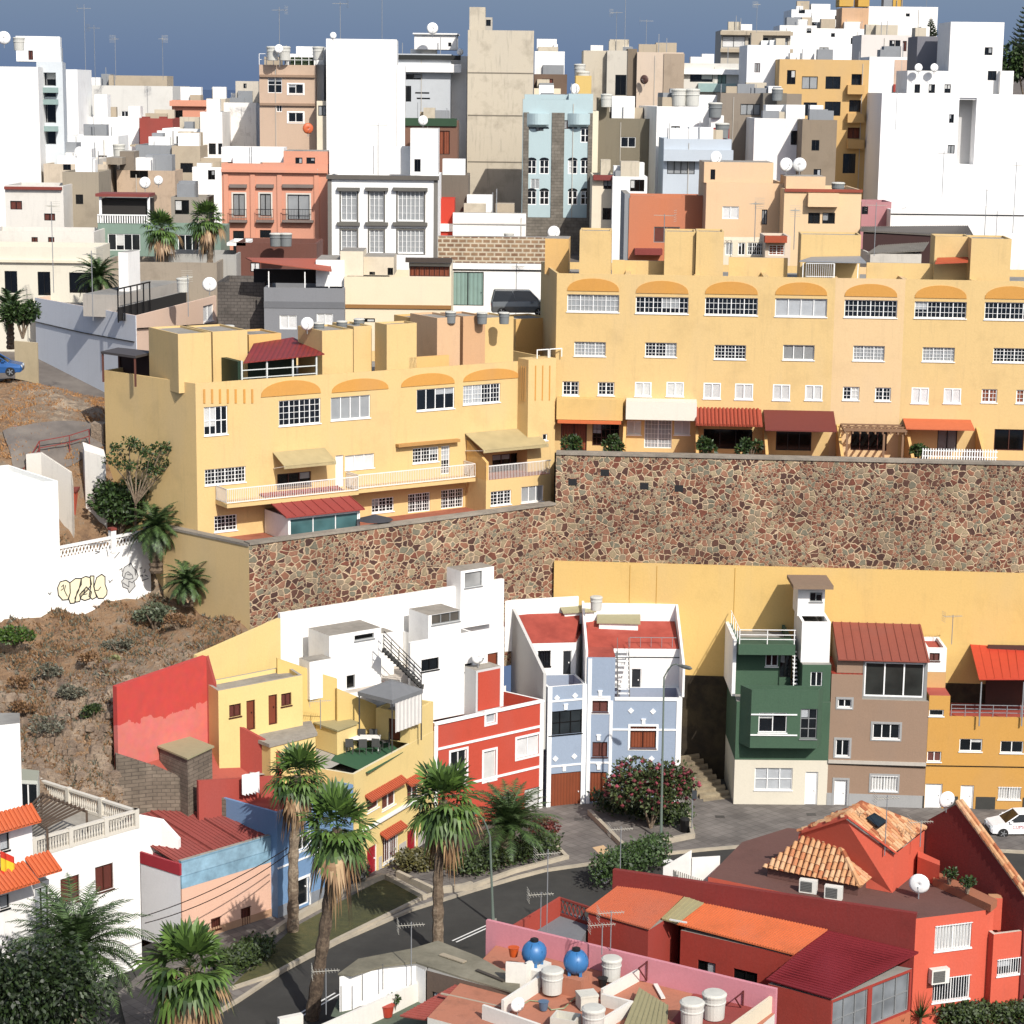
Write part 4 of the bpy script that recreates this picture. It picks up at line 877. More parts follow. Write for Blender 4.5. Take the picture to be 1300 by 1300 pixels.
# ---- pale blue house (two fronts meeting at an angle)
b0=G(693,1027,0); b1=G(742,1022,0); b2=V2(b1)+Vector((6.05,.12)); r1=G(863,1018,0)
b=Bld('row_house','pale blue house with white diamonds, brown shutters and a wooden garage door','house',b1)
B0,B1=V2(b0),V2(b1); dL=(B1-B0).normalized(); nL=Vector((-dL.y,dL.x)); B2=B1+Vector((onP(B1,B1+Vector((1,.02)),863,1000).x-B1.x,.12)); dR=(B2-B1).normalized(); nR=Vector((-dR.y,dR.x))
lv=b.vol([B0,B1,B1+nL*2+Vector((0,.5)),B0+nL*3.2],-.1,8.2,BLU,par=1.0,roof=TERRAF,cop=WHT)
lv.win(0,697,902,739,932,n=3,rows=1,fr='black',fill=glass('24292c')); lv.win(0,695,981,738,1027,n=1,fr='none',fill='gwood',name='garage_door',sill=0,rev=.1); 
# right volume: ground+first, then tower at its left
rv=b.vol([B1+dR*.01,B2,B2+nR*2.6,B1+nR*2.6+dR*.01],-.1,7.3,BLU,par=.9,roof=TERRAF,cop=WHT)
rv.win(0,752,942,771,961,n=2,fr='brown',fill='brown'); rv.win(0,752,886,772,904,n=2,fr='brown',fill='brown',sur=WHT); rv.win(0,800,922,833,950,n=2,fr='brown',fill='gwood',sur=WHT); rv.win(0,749,980,770,1018,n=1,fr='none',fill='gwood',name='door',sill=0); rv.win(0,797,986,812,1022,n=1,fr='brown',fill='brown',name='door',sill=0)
sT,_=rv.px(0,781,860)
tv=b.vol([B1+dR*.01,B1+dR*sT,B1+dR*sT+nR*2.6,B1+nR*2.6+dR*.01],7.302,10.0,BLU,par=0,roof=TERRAF)
# set-back white upper storey
uw=b.vol([B1+dR*(sT+.2)+nR*2.62,B2+nR*2.62,B2+nR*6,B1+dR*(.01)+nR*6,B1+dR*.01+nR*2.62],-.1,9.9,WHITE,par=0,roof=TERRAF)
uw.win(0,801,849,814,883,n=1,fill='ddoor',name='door',sill=0); band(b,uw,0,9.3,.05,.04,BLACKM,'cable')
ul=b.vol([B0+nL*3.22,B1+nL*2.0+Vector((.0,.7)),B1+nR*6.,B0+nL*6.6],-.1,10.3,WHITE,par=0,roof=TERRAF)
ul.win(0,683,826,699,846,n=1,fr='black',bars=5); ul.win(0,714,826,726,861,n=1,fill='ddoor',name='door',sill=0)
# roof parapets, hatches
def lowwall(b,P,Q,z0,z1,th=.2,mat=None,name='parapet'):
    P,Q=V2(P),V2(Q); d=(Q-P).normalized(); n=Vector((-d.y,d.x)); mb=MB()
    zz=z1 if isinstance(z1,(list,tuple)) else [z1,z1]; mb.hexa([P,Q,Q+n*th,P+n*th],z0,[zz[0],zz[1],zz[1],zz[0]]); return b.part(mb,name,mat or WHITE)
def sroof(q,z0,z1):
    mb=MB(); mb.hexa(q,[z0-.3]*4,[z0+.02,z0+.02,z1,z1]); return b.part(mb,'roof',TERRAF)
sroof([B1+dR*.05+nR*2.66,B2-dR*.05+nR*2.66,B2-dR*.05+nR*5.95,B1+dR*.05+nR*5.95],9.9,10.95); sroof([B0+nL*3.3,B1+nL*2.1+Vector((-.1,.7)),B1+nR*5.95-dR*.2,B0+nL*6.5],10.3,11.5)
back=[B0+nL*6.6,B1+nR*6.1,B2+nR*6.02]
lowwall(b,back[0]+Vector((-2.2,-.9)),back[1]+Vector((-.3,.3)),9,12.5); lowwall(b,back[1],back[2],9,12.1)
lowwall(b,B2+nR*6,B2+nR*.2,7.31,[12.1,9.4],.15); lowwall(b,B1+nR*6-dR*.1,B1+nR*.1-dR*.1,7.3,[12.3,10.4],.15)
lowwall(b,B0+nL*6.5-dL*.25,B0+nL*.15-dL*.25,4,[12.,9.1],.2,plaster('d5d3ce',.2))
def hatch(b,px,py,z,w_,d_,h_,rot,top=None,name='skylight_hatch'):
    p=G(px,py,z); c,s=cos(rot),sin(rot); q=[(p.x+x*c-y*s,p.y+x*s+y*c) for x,y in ((-w_/2,0),(w_/2,0),(w_/2,d_),(-w_/2,d_))]; mb=MB(); mb.hexa(q,z,[z+h_*.7,z+h_*.7,z+h_,z+h_]); o=b.part(mb,name,WHITE)
    mb=MB(); q=[(p.x+x*c-y*s,p.y+x*s+y*c) for x,y in ((-w_/2-.15,-.15),(w_/2+.15,-.15),(w_/2+.15,d_+.15),(-w_/2-.15,d_+.15))]; mb.hexa(q,[z+h_*.7+.01,z+h_*.7+.01,z+h_+.01,z+h_+.01],[z+h_*.7+.08,z+h_*.7+.08,z+h_+.08,z+h_+.08]); part(mb,'cover',top or plain('a09a7a',.8),b.r,parent=o)
hatch(b,702,774,11.25,1.5,.8,1.0,.2); hatch(b,735,792,10.8,2.0,1.2,1.1,.25); hatch(b,785,806,10.25,2.6,1.3,1.1,-.05)
# white trims
mb=MB(); P,Q,d,nn,ln=lv.fr(0)
zL=[lv.px(0,718,y)[1] for y in (889,898,935)]
mb.fb(P,d,nn,0,.3,0,8.2,.0,.05); mb.fb(P,d,nn,ln-.3,ln+.0,0,8.2,.0,.055); 
for z in (zL[0],2.85): mb.fb(P,d,nn,.3,ln-.3,z-.06,z+.06,.0,.045)
P,Q,d,nn,ln2=rv.fr(0); mb.fb(P,d,nn,0.06,.3,0,9.9,.0,.05); mb.fb(P,d,nn,ln2-.35,ln2,0,7.3,.0,.05)
sB,_=rv.px(0,776,900); mb.fb(P,d,nn,sB-.1,sB+.1,0,7.1,.0,.05); mb.fb(P,d,nn,sB+.1,ln2-.35,5.1,5.22,.0,.045); mb.fb(P,d,nn,.3,sB-.1,7.1,7.25,.0,.045); mb.fb(P,d,nn,.3,sB-.1,2.85,2.97,.0,.045)
mb.fb(P,d,nn,sT,ln2,7.12,7.3,.0,.06)
b.part(mb,'white_trim',WHT)
def diamond(v,x,y,r=.2,i=0):
    P,Q,d,nn,ln=v.fr(i); s,z=v.px(i,x,y); mb=MB(); pts=[(s-r,z),(s,z-r),(s+r,z),(s,z+r)]
    o=lambda s,z,h:(P.x+d.x*s+nn.x*h,P.y+d.y*s+nn.y*h,z)
    mb.face([o(*p,.05) for p in pts])
    for a,c in zip(pts,pts[1:]+pts[:1]): mb.face([o(*a,.05),o(*a,0),o(*c,0),o(*c,.05)])
    b.part(mb,'diamond_ornament',WHT)
for x,y in ((707,886),(730,883),(705,963),(729,960)): diamond(lv,x,y)
for x,y in ((801,902),(829,903),(799,962),(827,963)): diamond(rv,x,y)
def keyst(v,x,y,i=0):
    P,Q,d,nn,ln=v.fr(i); s,z=v.px(i,x,y); mb=MB(); mb.fb(P,d,nn,s-.11,s+.11,z-.2,z+.12,.0,.07); mb.fb(P,d,nn,s-.15,s+.15,z+.12,z+.2,.0,.09); b.part(mb,'keystone',WHT)
for x,y in ((718,897),(716,975)): keyst(lv,x,y)
for x,y in ((762,880),(760,936),(760,973),(817,916)): keyst(rv,x,y)
# steep outside stair
mb=MB(); P,Q,d,nn,ln2=rv.fr(0); s0=sT+.25
for k in range(13): mb.fb(P,d,nn,s0,s0+.75,6.5+k*.27,6.56+k*.27,-.5-k*.16,-.3-k*.16)
b.part(mb,'stair_treads',WHT)
mb=MB()
for s in (s0,s0+.75):
    a=P+d*s-nn*.35; c=P+d*s-nn*2.4; mb.tube([(a.x,a.y,6.4),(c.x,c.y,9.8)],.05,4); mb.tube([(a.x,a.y,7.3),(c.x,c.y,10.7)],.025,4)
b.part(mb,'stair_stringer',BLACKM)
mb=MB(); mb.fb(P,d,nn,sT+1.1,ln2-.2,10.6,10.64,-2.8,-2.77)
for k in range(6): s=sT+1.1+k*.7; mb.fb(P,d,nn,s,s+.03,9.91,10.6,-2.8,-2.77)
b.part(mb,'roof_railing',GREYM)
b.done()
# ---- red house with white bands
rA=V2(G(551,918,7.4)); rB=B0-dL*.27
b=Bld('row_house','brick-red house with white bands and corner trim, left of the pale blue house','house',rA)
q=rect(rA,rB,5.6); rd=(rB-rA).normalized(); rn=Vector((-rd.y,rd.x))
v=b.vol([rA,rB,rB+rn*5.2-rd*1.2,rA+rn*5.6+rd*0],-.1,7.4,REDW,par=.9,roof=TERRAF,cop=WHT)
v.win(0,656,935,684,960,n=2,fill='shutter',sur=WHT); v.win(0,572,953,592,990,n=2,sur=WHT); v.win(0,614,953,629,990,n=1,sur=WHT); v.win(0,617,903,629,918,n=1,sur=WHT); v.win(0,666,1000,689,1030,n=1,fill='curtain',fr='grey',name='garage_door',sill=0)
P,Q,d,nn,ln=v.fr(0); mb=MB(); mb.fb(P,d,nn,0,.28,0,7.4,.0,.05); mb.fb(P,d,nn,ln-.3,ln,0,7.4,.0,.05)
for y,x in ((931,585),): pass
mb.fb(P,d,nn,.28,ln-.3,5.6,5.75,.0,.06); mb.fb(P,d,nn,.28,ln-.3,2.9,3.05,.0,.06); mb.fb(P,d,nn,0,ln,7.25,7.41,.051,.1); b.part(mb,'white_band',WHT)
sR,_=v.px(0,640,880)
# stair head cube: grey-white flank, red front
c1=rA+rd*sR; w_=2.6
cu=b.vol([c1-rd*2.0-rn*-.35,c1+rn*.35,c1+rn*3.6,c1-rd*2.0+rn*3.6],6.5,10.1,plaster('dcdcda',.15),par=.0,roof=CONC)
P2=c1-rd*2.0+rn*.35; mb=MB(); mb.fb(P2,rd,-rn,.15,1.9,7.45,9.95,.005,.04); b.part(mb,'red_panel',REDW)
cu.win(3,558,868,570,910,n=1,fr='grey',fill='grey',name='door',sill=0)
b.done()
# ---- white house behind: long stepped white walls on the roof, left of the blue one
W0=G(356,779,14.2); W1=G(640,735,14.2)
b=Bld('courtyard_house','white house with water tanks, outside stair and long white parapet under the sloping stone wall','house',(W0.x,W0.y,5))
wd=(V2(W1)-V2(W0)).normalized(); wn=Vector((wd.y,-wd.x)); P=V2(W0); ln=(V2(W1)-V2(W0)).length; f=lambda s,o:P+wd*s+wn*o
lowwall(b,f(0,0),f(ln,0),4,14.2,.3)
fl=MB(); fl.face([(q.x,q.y,6.9) for q in (f(.0,4.6),f(ln,6.5),f(ln,0),f(0,0))]); 0 and b.part(fl,'roof_terrace',plaster('d8d2c6',.3))
bx=b.vol([V2(G(430,905,8.0)),rA+rn*5.62,rB+rn*5.25-rd*1.3,f(ln,.35),f(0,.35)],-.1,7.0,WHITE,par=0,roof=plaster('b98e74',.3))
up_=b.vol([V2(G(428,862,10.8))+Vector((.3,.6)),V2(G(500,880,9.6))+Vector((0,.8)),f(9.4,.35),f(0,.35)],4,9.7,WHITE,par=0,roof=plaster('d8cdbf',.35))
def wv(x0,x1,yt,off,dep,z0,mat=WHITE,par=0,roof=CONC):
    A0=f(0,off); A1=f(ln,off); a=onP(A0,A1,x0,yt+10); c=onP(A0,A1,x1,yt+10); return b.vol(rect(a,c,dep),z0,onP(A0,A1,(x0+x1)/2,yt).z,mat,roof,par=par)
v=wv(418,484,802,3.4,2.4,9.71); v.win(0,440,857,451,874,n=1,fr='grey',name='door',fill='dark',sill=0); v.win(0,450,805,475,812,n=1,fr='grey',fill='dark')
v=wv(544,585,778,3.0,2.2,7.02); v.win(0,548,777,584,791,n=3,fr='grey',fill=glass('4a4640'))
v=wv(521,640,806,4.2,.25,7.,roof=WHITE); v.win(0,535,836,557,851,n=2,fr='black'); v.win(0,619,829,632,849,n=1,fr='brown',fill='bdoor',name='door',sill=0); v.win(0,590,842,600,852,n=1,fr='grey')
v=wv(393,422,838,4.0,1.2,9.71); 
v=wv(585,627,722,.6,2.6,11.5); v.win(0,590,726,612,745,n=1,fr='grey',fill=glass('8a8a88'))
lowwall(b,f(9.2,2.6),f(9.2,.01),7.02,11.8,.15); lowwall(b,f(12.2,3.2),f(12.2,.01),7.02,12.,.15)
v=wv(484,500,803,2.,1.2,9.71)
# lean-to stair
mb=MB()
for k in range(14):
    a=f(9.0-.0,3.4) ; t=k/13; c=V2(G(487,824,12.3)).lerp(V2(G(535,872,9.5)),t); z=12.2-2.7*t; mb.hexa([c+Vector((-.1,-.5)),c+Vector((.15,-.5)),c+Vector((.15,.4)),c+Vector((-.1,.4))],z,z+.06)
b.part(mb,'stair_treads',plain('3c3c3a',.7))
mb=MB()
for dy in (-.5,.4):
    a=V2(G(487,824,12.3))+Vector((0,dy)); c=V2(G(535,872,9.5))+Vector((0,dy))
    for h in (0,.5,1.): mb.tube([(a.x,a.y,12.3+h),(c.x,c.y,9.5+h)],.035,4)
    for k in range(6): t=k/5; e=a.lerp(c,t); z=12.3-2.8*t; mb.tube([(e.x,e.y,z),(e.x,e.y,z+1)],.02,4)
b.part(mb,'stair_rail',BLACKM)
b.done()
# grey gazebo
gp=[G(454,878,10.2),G(498,889,10.2),G(537,875,10.2),G(497,862,10.2)]; cen=sum(gp,Vector())/4
r=root('gazebo','grey canopy gazebo with white drapes on the white house terrace','gazebo',(cen.x,cen.y,7.0))
mb=MB(); top=Vector((cen.x,cen.y,10.75))
for i in range(4): a,c=gp[i],gp[(i+1)%4]; mb.face([a,c,top]); mb.face([a-Vector((0,0,.25)),c-Vector((0,0,.25)),c,a])
part(mb,'canopy',plain('77797b',.7),r)
for p in gp: mb=MB(); q=p.lerp(cen,.05); mb.hexa([(q.x-.04,q.y-.04),(q.x+.04,q.y-.04),(q.x+.04,q.y+.04),(q.x-.04,q.y+.04)],7.0,10.1); part(mb,'post',plain('3a3a3a',.5),r)
mb=MB(); a,c=gp[1].lerp(gp[2],.1),gp[1].lerp(gp[2],.95); k=14
for i in range(k): u,w_=a.lerp(c,i/k),a.lerp(c,(i+1)/k); o=Vector((0,.12*(i%2),0)); o2=Vector((0,.12*((i+1)%2),0)); mb.face([(u.x,u.y+o.y,8.1),(w_.x,w_.y+o2.y,8.1),(w_.x,w_.y+o2.y,9.95),(u.x,u.y+o.y,9.95)])
part(mb,'drape',plain('dcd8d2',.8),r)
# ---- yellow street house
yA=V2(G(449,981,7.0)); yA0=yA; yB=V2(G(551,920,7.3)); yB=rA-Vector((.02,.03))
b=Bld('row_house','yellow street house with two red doors and terracotta window hoods','house',yA)
yd=(yB-yA).normalized(); yn=Vector((-yd.y,yd.x)); f=lambda s,o:yA+yd*s+yn*o; ln=(yB-yA).length
v=b.vol([f(0,0),f(ln,0),f(ln,9),f(0,9)],-.1,6.9,PALEY,par=.85,roof=CONC,cop=plaster('f2e6c2',.1))
W=v.win
W(0,466,1008,481,1028,n=1,fill='brown'); W(0,485,1001,502,1025,n=2,fill='brown'); W(0,517,994,531,1016,n=2,fill='brown')
W(0,466,1074,479,1118,n=1,fill='reddoor',name='door',sill=0); W(0,517,1052,529,1090,n=1,fill='reddoor',name='door',sill=0); W(0,486,1059,505,1092,n=2,fill='brown',bars=7)
dado(b,v,0,.9,plaster('cfcac0',.2))
P,Q,d,nn,_=v.fr(0)
def hood(x0,x1,y):
    s0,_=v.px(0,x0,y); s1,_=v.px(0,x1,y); z=v.px(0,(x0+x1)/2,y)[1]; mb=MB(); slope(mb,P,d,nn,s0,s1,z+.3,z,.01,.5,.06); tiles(mb,P,d,nn,s0,s1,z+.3,z,.01,.52,.2,.07); b.part(mb,'tiled_hood',plaster('b8522c',.2,k=.8))
hood(463,510,1003); hood(482,508,1056); hood(514,532,992)
s0,_=v.px(0,478,1030); s1,_=v.px(0,535,1020); z=v.px(0,490,1036)[1]; mb=MB(); mb.fb(P,d,nn,.2,ln-.2,z-.08,z+.06,.0,.22); b.part(mb,'ledge',WHT)
# roof-top walls
tw=b.vol([f(ln-3.0,.02),f(ln-.02,.02),f(ln-.02,2.4),f(ln-3.0,2.4)],6.902,8.8,PALEY,par=.3,roof=CONC); tw.win(0,521,939,534,957,n=2,fill='brown'); tw.winl(3,.9,1.7,6.95,8.3,n=1,fr='brown',fill='bdoor',name='door',sill=0)
b.done()
# ---- yellow courtyard house (behind)
b=Bld('courtyard_house','pale yellow courtyard house with two brown doors below a tall blank yellow wall','house',G(270,930,7))
def pw(P,Q,z0,z1,th=.25,mat=PALEY,name='wall',bb=None): return lowwall(bb or b,P,Q,z0,z1,th,mat,name)
k0=G(250,832,13.4); k1=G(356,784,14.1)
pw(k0,k1,4,[13.4,14.05])
# door front: facade with flat roof
m0=G(277,877,11.7); m1=G(384,857,11.7)
mv=b.vol([V2(m0),V2(m1),V2(m1)+Vector((-1.1,2.1)),V2(m0)+Vector((-1.1,1.9))],5,11.7,PALEY,par=.25,roof=CONC,cop=plaster('b5aea0',.2))
mv.win(0,291,894,306,910,n=2,fr='brown',fill='brown'); mv.win(0,313,889,324,927,n=1,fr='brown',fill='bdoor',name='door',sill=0); mv.win(0,341,882,352,920,n=1,fr='brown',fill='bdoor',name='door',sill=0); mv.win(0,357,880,370,896,n=2,fr='brown',fill='brown')
w0=G(352,836,12.4); w1=G(428,862,10.8); w1b=G(428,874,10.3); w2=G(478,895,8.9); w2b=G(478,900,8.7); w4=G(549,914,7.6)
YB2=plaster('eccb7c',.18,k=.8)
pw(w0,w1,4,[12.4,10.8],.2,YB2); pw(w1b,w2,4,[10.3,8.9],.2,YB2); pw(w2b,w4,4,[8.7,7.6],.2,YB2)
fl=MB(); fl.face([(q.x,q.y,6.6) for q in (G(318,985,6.6),G(420,975,6.6),G(560,905,6.6),G(440,860,6.6),G(300,900,6.6))]); b.part(fl,'terrace_floor',plaster('b9b4ac',.3))
fl=MB(); fl.face([(q.x,q.y,6.63) for q in (G(420,965,6.63),G(468,982,6.63),G(512,955,6.63),G(490,940,6.63),G(440,940,6.63))]); b.part(fl,'green_mat',plain('2f5a3c',.9))
q=[G(398,918,8.2),G(428,928,8.2),G(456,918,8.2),G(424,906,8.2)]; 
mb=MB(); mb.hexa([(p.x,p.y) for p in [x.lerp(sum(q,Vector())/4,.1) for x in q]],6.64,8.15); b.part(mb,'shed',PALEY); mb=MB(); mb.hexa([(p.x,p.y) for p in q],8.153,8.25); b.part(mb,'shed_roof',plain('a59a72',.8))
q=[G(322,937,8.6),G(342,945,8.6),G(403,930,8.6),G(395,915,8.6),G(352,920,8.6)]
mb=MB(); mb.hexa([(p.x,p.y) for p in q],8.4,8.6); b.part(mb,'lower_roof',CONC)
mb=MB(); cq=sum(q,Vector())/5; mb.hexa([V2(p.lerp(cq,.06)) for p in q],4,8.39); b.part(mb,'wall',PALEY)
b.done()
# ---- house with the big red retaining wall
b=Bld('courtyard_house','house with a large faded red wall and bare block side wall below the dry slope','house',G(200,960,5))
e0=G(148,872,12.9); e1=G(262,833,13.4)
def redwall_mat():
    m=plaster('b03b36',.35,k=.8); m2,nt,bb=newm('faded_red_wall'); tc=N(nt,'NewGeometry'); s=N(nt,'SeparateXYZ'); L(nt,tc.outputs['Position'],s.inputs[0]); n=N(nt,'TexNoise',i_Scale=1.1,i_Detail=5.); L(nt,tc.outputs['Position'],n.inputs[0])
    a=N(nt,'Math',operation='MULTIPLY_ADD'); a.inputs[1].default_value=1.6; L(nt,n.outputs[0],a.inputs[0]); L(nt,s.outputs[2],a.inputs[2]); g=N(nt,'Math',operation='GREATER_THAN'); g.inputs[1].default_value=11.4; L(nt,a.outputs[0],g.inputs[0])
    n2=N(nt,'TexNoise',i_Scale=2.,i_Detail=8.); L(nt,tc.outputs['Position'],n2.inputs[0]); mx=N(nt,'MixRGB'); mx.inputs[1].default_value=(*lin('d4746a',.95),1); mx.inputs[2].default_value=(*lin('c4463e',.95),1); L(nt,g.outputs[0],mx.inputs[0])
    mm=N(nt,'MixRGB',blend_type='MULTIPLY'); mm.inputs[0].default_value=.35; L(nt,mx.outputs[0],mm.inputs[1]); L(nt,n2.outputs[1],mm.inputs[2]); L(nt,mm.outputs[0],bb.inputs['Base Color']); bb.inputs['Roughness'].default_value=.9; return m2
RWM=redwall_mat(); lowwall(b,e0,e1,4.5,[12.9,13.4],.35,RWM,'red_wall')
lowwall(b,V2(e1),G(272,868,11.8),4.5,[13.4,11.8],.25,REDP,'red_wall')
lowwall(b,G(272,905,10.0),G(336,940,8.6),4.5,[10.0,8.6],.25,REDP,'red_wall'); lowwall(b,G(330,935,8.2),G(352,952,8.2),4.5,[8.4,8.0],.25,REDP,'red_wall')
BLK=masonry('8f8272','7c7062','6a5f54',.45,.22,.02,k=.7)
j0=G(147,957,9.1); j1=G(193,972,8.2); j2=G(268,1005,6.6); j3=G(350,1050,5.0)
lowwall(b,j0,j1,-.5,[9.1,8.2],.3,BLK,'block_wall'); lowwall(b,j1,j2,-.5,[8.2,6.6],.3,BLK,'block_wall'); lowwall(b,j2,j3,-.5,[6.6,5.0],.3,BLK,'block_wall')
fl=MB(); P_=[V2(j0),V2(j1),V2(j2),V2(j3),V2(G(352,985,6.4)),V2(G(300,935,7.6)),V2(e1),V2(e0)]; zz_=[7.9,7.5,6.0,4.6,5.6,7.2,8.0,8.0]; fl.face([(p.x,p.y,z) for p,z in zip(P_,zz_)]); b.part(fl,'terrace_floor',plaster('a9503f',.5,k=.9))
lowwall(b,G(252,1000,7.2),G(352,1000,6.2),5.2,[7.6,6.9],.2,REDP,'red_wall')
q=[G(200,948,8.8),G(238,964,8.8),G(272,948,8.8),G(236,934,8.8)]; mb=MB(); mb.hexa([(p.x,p.y) for p in [x.lerp(sum(q,Vector())/4,.08) for x in q]],5,8.75); b.part(mb,'shed',BLK); mb=MB(); mb.hexa([(p.x,p.y) for p in q],8.753,8.85); b.part(mb,'shed_roof',plain('a09a78',.8))
b.done()
# ---- small blue street house
sA=V2(G(353,1168,0)); sB=yA-yd*.05
b=Bld('row_house','narrow blue street house with a white-framed door, behind the palm trunks','house',sA)
v=b.vol(rect(sA,sB,5.5),-.1,6.3,plaster('7fa6d0',.2,k=.7),par=.5,roof=TERRAF); v.win(0,374,1116,392,1150,n=1,fill='glass',sur=WHT,name='door',sill=0); v.win(0,402,1075,416,1092,n=2,sur=WHT); v.win(0,378,1060,392,1078,n=2,sur=WHT); v.win(0,430,1092,440,1130,n=1,fill='wdoor',name='door',sill=0); band(b,v,0,3.0,.1,.05,WHT)
dado(b,v,0,.8,plaster('8f959c',.3)); b.done()
# ---- pink house with pale blue parapet
pA=V2(G(232,1202,0)); pB=V2(G(352,1163,0)); 
b=Bld('row_house','low pink house with pale blue parapet and rusty sheet roof, beside the street','house',pA)
pd=(pB-pA).normalized(); pn=Vector((-pd.y,pd.x)); f=lambda s,o:pA+pd*s+pn*o; ln=(pB-pA).length
v=b.vol([f(0,0),f(ln,0),f(ln,6),f(.2,6.5)],-.3,3.3,plaster('f2c3a8',.22,k=.82),par=0); v.win(0,268,1165,280,1180,n=1,fr='brown',fill='brown',bars=4); v.win(0,306,1152,318,1175,n=1,fr='brown',fill='brown',bars=4)
band(b,v,0,0,.55,.03,plaster('c49a78',.3),'dado')
u=b.vol([f(.0,.0),f(ln,.0),f(ln,.25),f(.0,.25)],3.303,4.9,masonry('8fb6cc','9dc0d4','7fa4ba',2.4,.8,.03,k=.75),par=0,roof=CONC); u2=b.vol([f(0,.26),f(.22,.26),f(.22,6.4),f(0,6.4)],3.303,4.7,plain('b04450',.7),par=0,roof=CONC)
mb=MB(); q=[f(-.1,.2),f(ln,.2),f(ln,6),f(-.1,6.4)]; mb.hexa(q,[4.72,4.72,5.5,5.5],[4.78,4.78,5.56,5.56])
for k in range(26): s=k*ln/25; a,c=f(s,.2),f(s,6.1); mb.tube([(a.x,a.y,4.8),(c.x,c.y,5.58)],.03,4)
for s in (2.4,4.4): a=f(s,.2); c=f(s,6.1); mb.tube([(a.x,a.y,4.86),(c.x,c.y,5.64)],.08,4)
b.part(mb,'corrugated_roof',plaster('a0483e',.5,k=.8))
b.done()
# ================================================================ foreground right: red compound
COR=plaster('dc5f44',.22,k=.86); MAR=plaster('8a221a',.35,k=.75); CRB=plaster('7e5348',.4,k=.62); ORR=plaster('b8583a',.3,k=.8)
def quadroof(b,pts,mat,name,n=0,r=.03,th=.07,ax=0):
    v=[Vector(p) for p in pts]; mb=MB(); mb.hexa([(p.x,p.y) for p in v],[p.z-th for p in v],[p.z for p in v])
    for k in range(n+1) if n else ():
        t=k/n
        a,c=(v[0].lerp(v[1],t),v[3].lerp(v[2],t)) if ax==0 else (v[0].lerp(v[3],t),v[1].lerp(v[2],t))
        up=Vector((0,0,.004)); mb.tube([a+up,c+up],r,4)
    return b.part(mb,name,mat)
Cn=G(1163,1165,6); Rn=G(1262,1153,6)
b=Bld('red_house','large coral-red house with hipped clay tile roofs and a long maroon side wall','house',Cn)
pts=[Cn,Rn,G(1193,1107,6),G(1120,1060,6),G(1000,1050,6),G(942,1068,6),G(899,1112,6),G(1005,1134,6)]
v=b.vol(pts,-.1,5.95,COR,par=0,roof=CRB)
v.win(0,1187,1173,1233,1205,n=2,fill='curtain',bars=12); v.win(0,1184,1240,1231,1270,n=2,fill='glass',bars=14)
ww=lowwall(b,G(778,1104,6.2),Cn,-.1,[6.2,6.2],.28,MAR,'side_wall')
rd_=(V2(Rn)-V2(Cn)).normalized(); rnn=Vector((rd_.y,-rd_.x))
x0=onP(Cn,Rn,1254,1200); x1=onP(Cn,Rn,1345,1200); A_=V2(x0)+rnn*.5; B_=V2(x1)+rnn*.5; zt_=onP(A_,B_,1280,1184).z
w2=b.vol(rect(A_,B_,4),-.1,zt_,COR,par=.5,roof=TERRAF,cop=plaster('e6d6c4',.2)); w2.win(0,1266,1216,1302,1237,n=2,fill='glass',bars=12)
for px,py in ((1262,1150),(1289,1148)):
    p=G(px,py+16,5.0); c=b.vol([(p.x-.3,p.y-.3),(p.x+.3,p.y-.3),(p.x+.3,p.y+.3),(p.x-.3,p.y+.3)],4.5,6.2,COR,par=0,roof=plaster('d9a070',.2))
# gable wall with tiled coping
g1_=G(1191,1107,6); g2_=G(1267,1140,6); gl0=onP(g1_,g2_,1162,1050); ap=onP(g1_,g2_,1214,1021); gr=onP(g1_,g2_,1302,1140)
gd=(V2(g2_)-V2(g1_)).normalized(); gn=Vector((-gd.y,gd.x))
mb=MB(); prof=[gl0,ap,gr]; base=[Vector((p.x,p.y,-.1)) for p in (gl0,gr)]
fr=[base[0],base[1],gr,ap,gl0]; bk_=[p+Vector((gn.x,gn.y,0))*.35 for p in fr]
mb.face(fr); mb.face(bk_[::-1]); 
for i in range(5): j=(i+1)%5; mb.face([fr[j],fr[i],bk_[i],bk_[j]])
b.part(mb,'gable_wall',MAR)
CLAY=['c98a5e','d9a678','b0683f','e3b98c','a4572f']
def clay():
    m,nt,bb=newm('clay_tiles'); g=N(nt,'NewGeometry'); cr=N(nt,'ValToRGB'); cr.color_ramp.interpolation='CONSTANT'
    while len(cr.color_ramp.elements)<5: cr.color_ramp.elements.new(.5)
    for i,c in enumerate(('d9a272','e0b286','c98458','a8603c','dca47c')): e=cr.color_ramp.elements[i]; e.position=(0,.34,.62,.84,.93)[i]; e.color=(*lin(c,.85),1)
    L(nt,g.outputs['Random Per Island'],cr.inputs[0]); n=N(nt,'TexNoise',i_Scale=6.,i_Detail=4.); L(nt,g.outputs['Position'],n.inputs[0]); mm=N(nt,'MixRGB',blend_type='MULTIPLY'); mm.inputs[0].default_value=.4; L(nt,cr.outputs[0],mm.inputs[1]); L(nt,n.outputs[0],mm.inputs[2])
    L(nt,mm.outputs[0],bb.inputs['Base Color']); bb.inputs['Roughness'].default_value=.85; return m
CLAYM=clay()
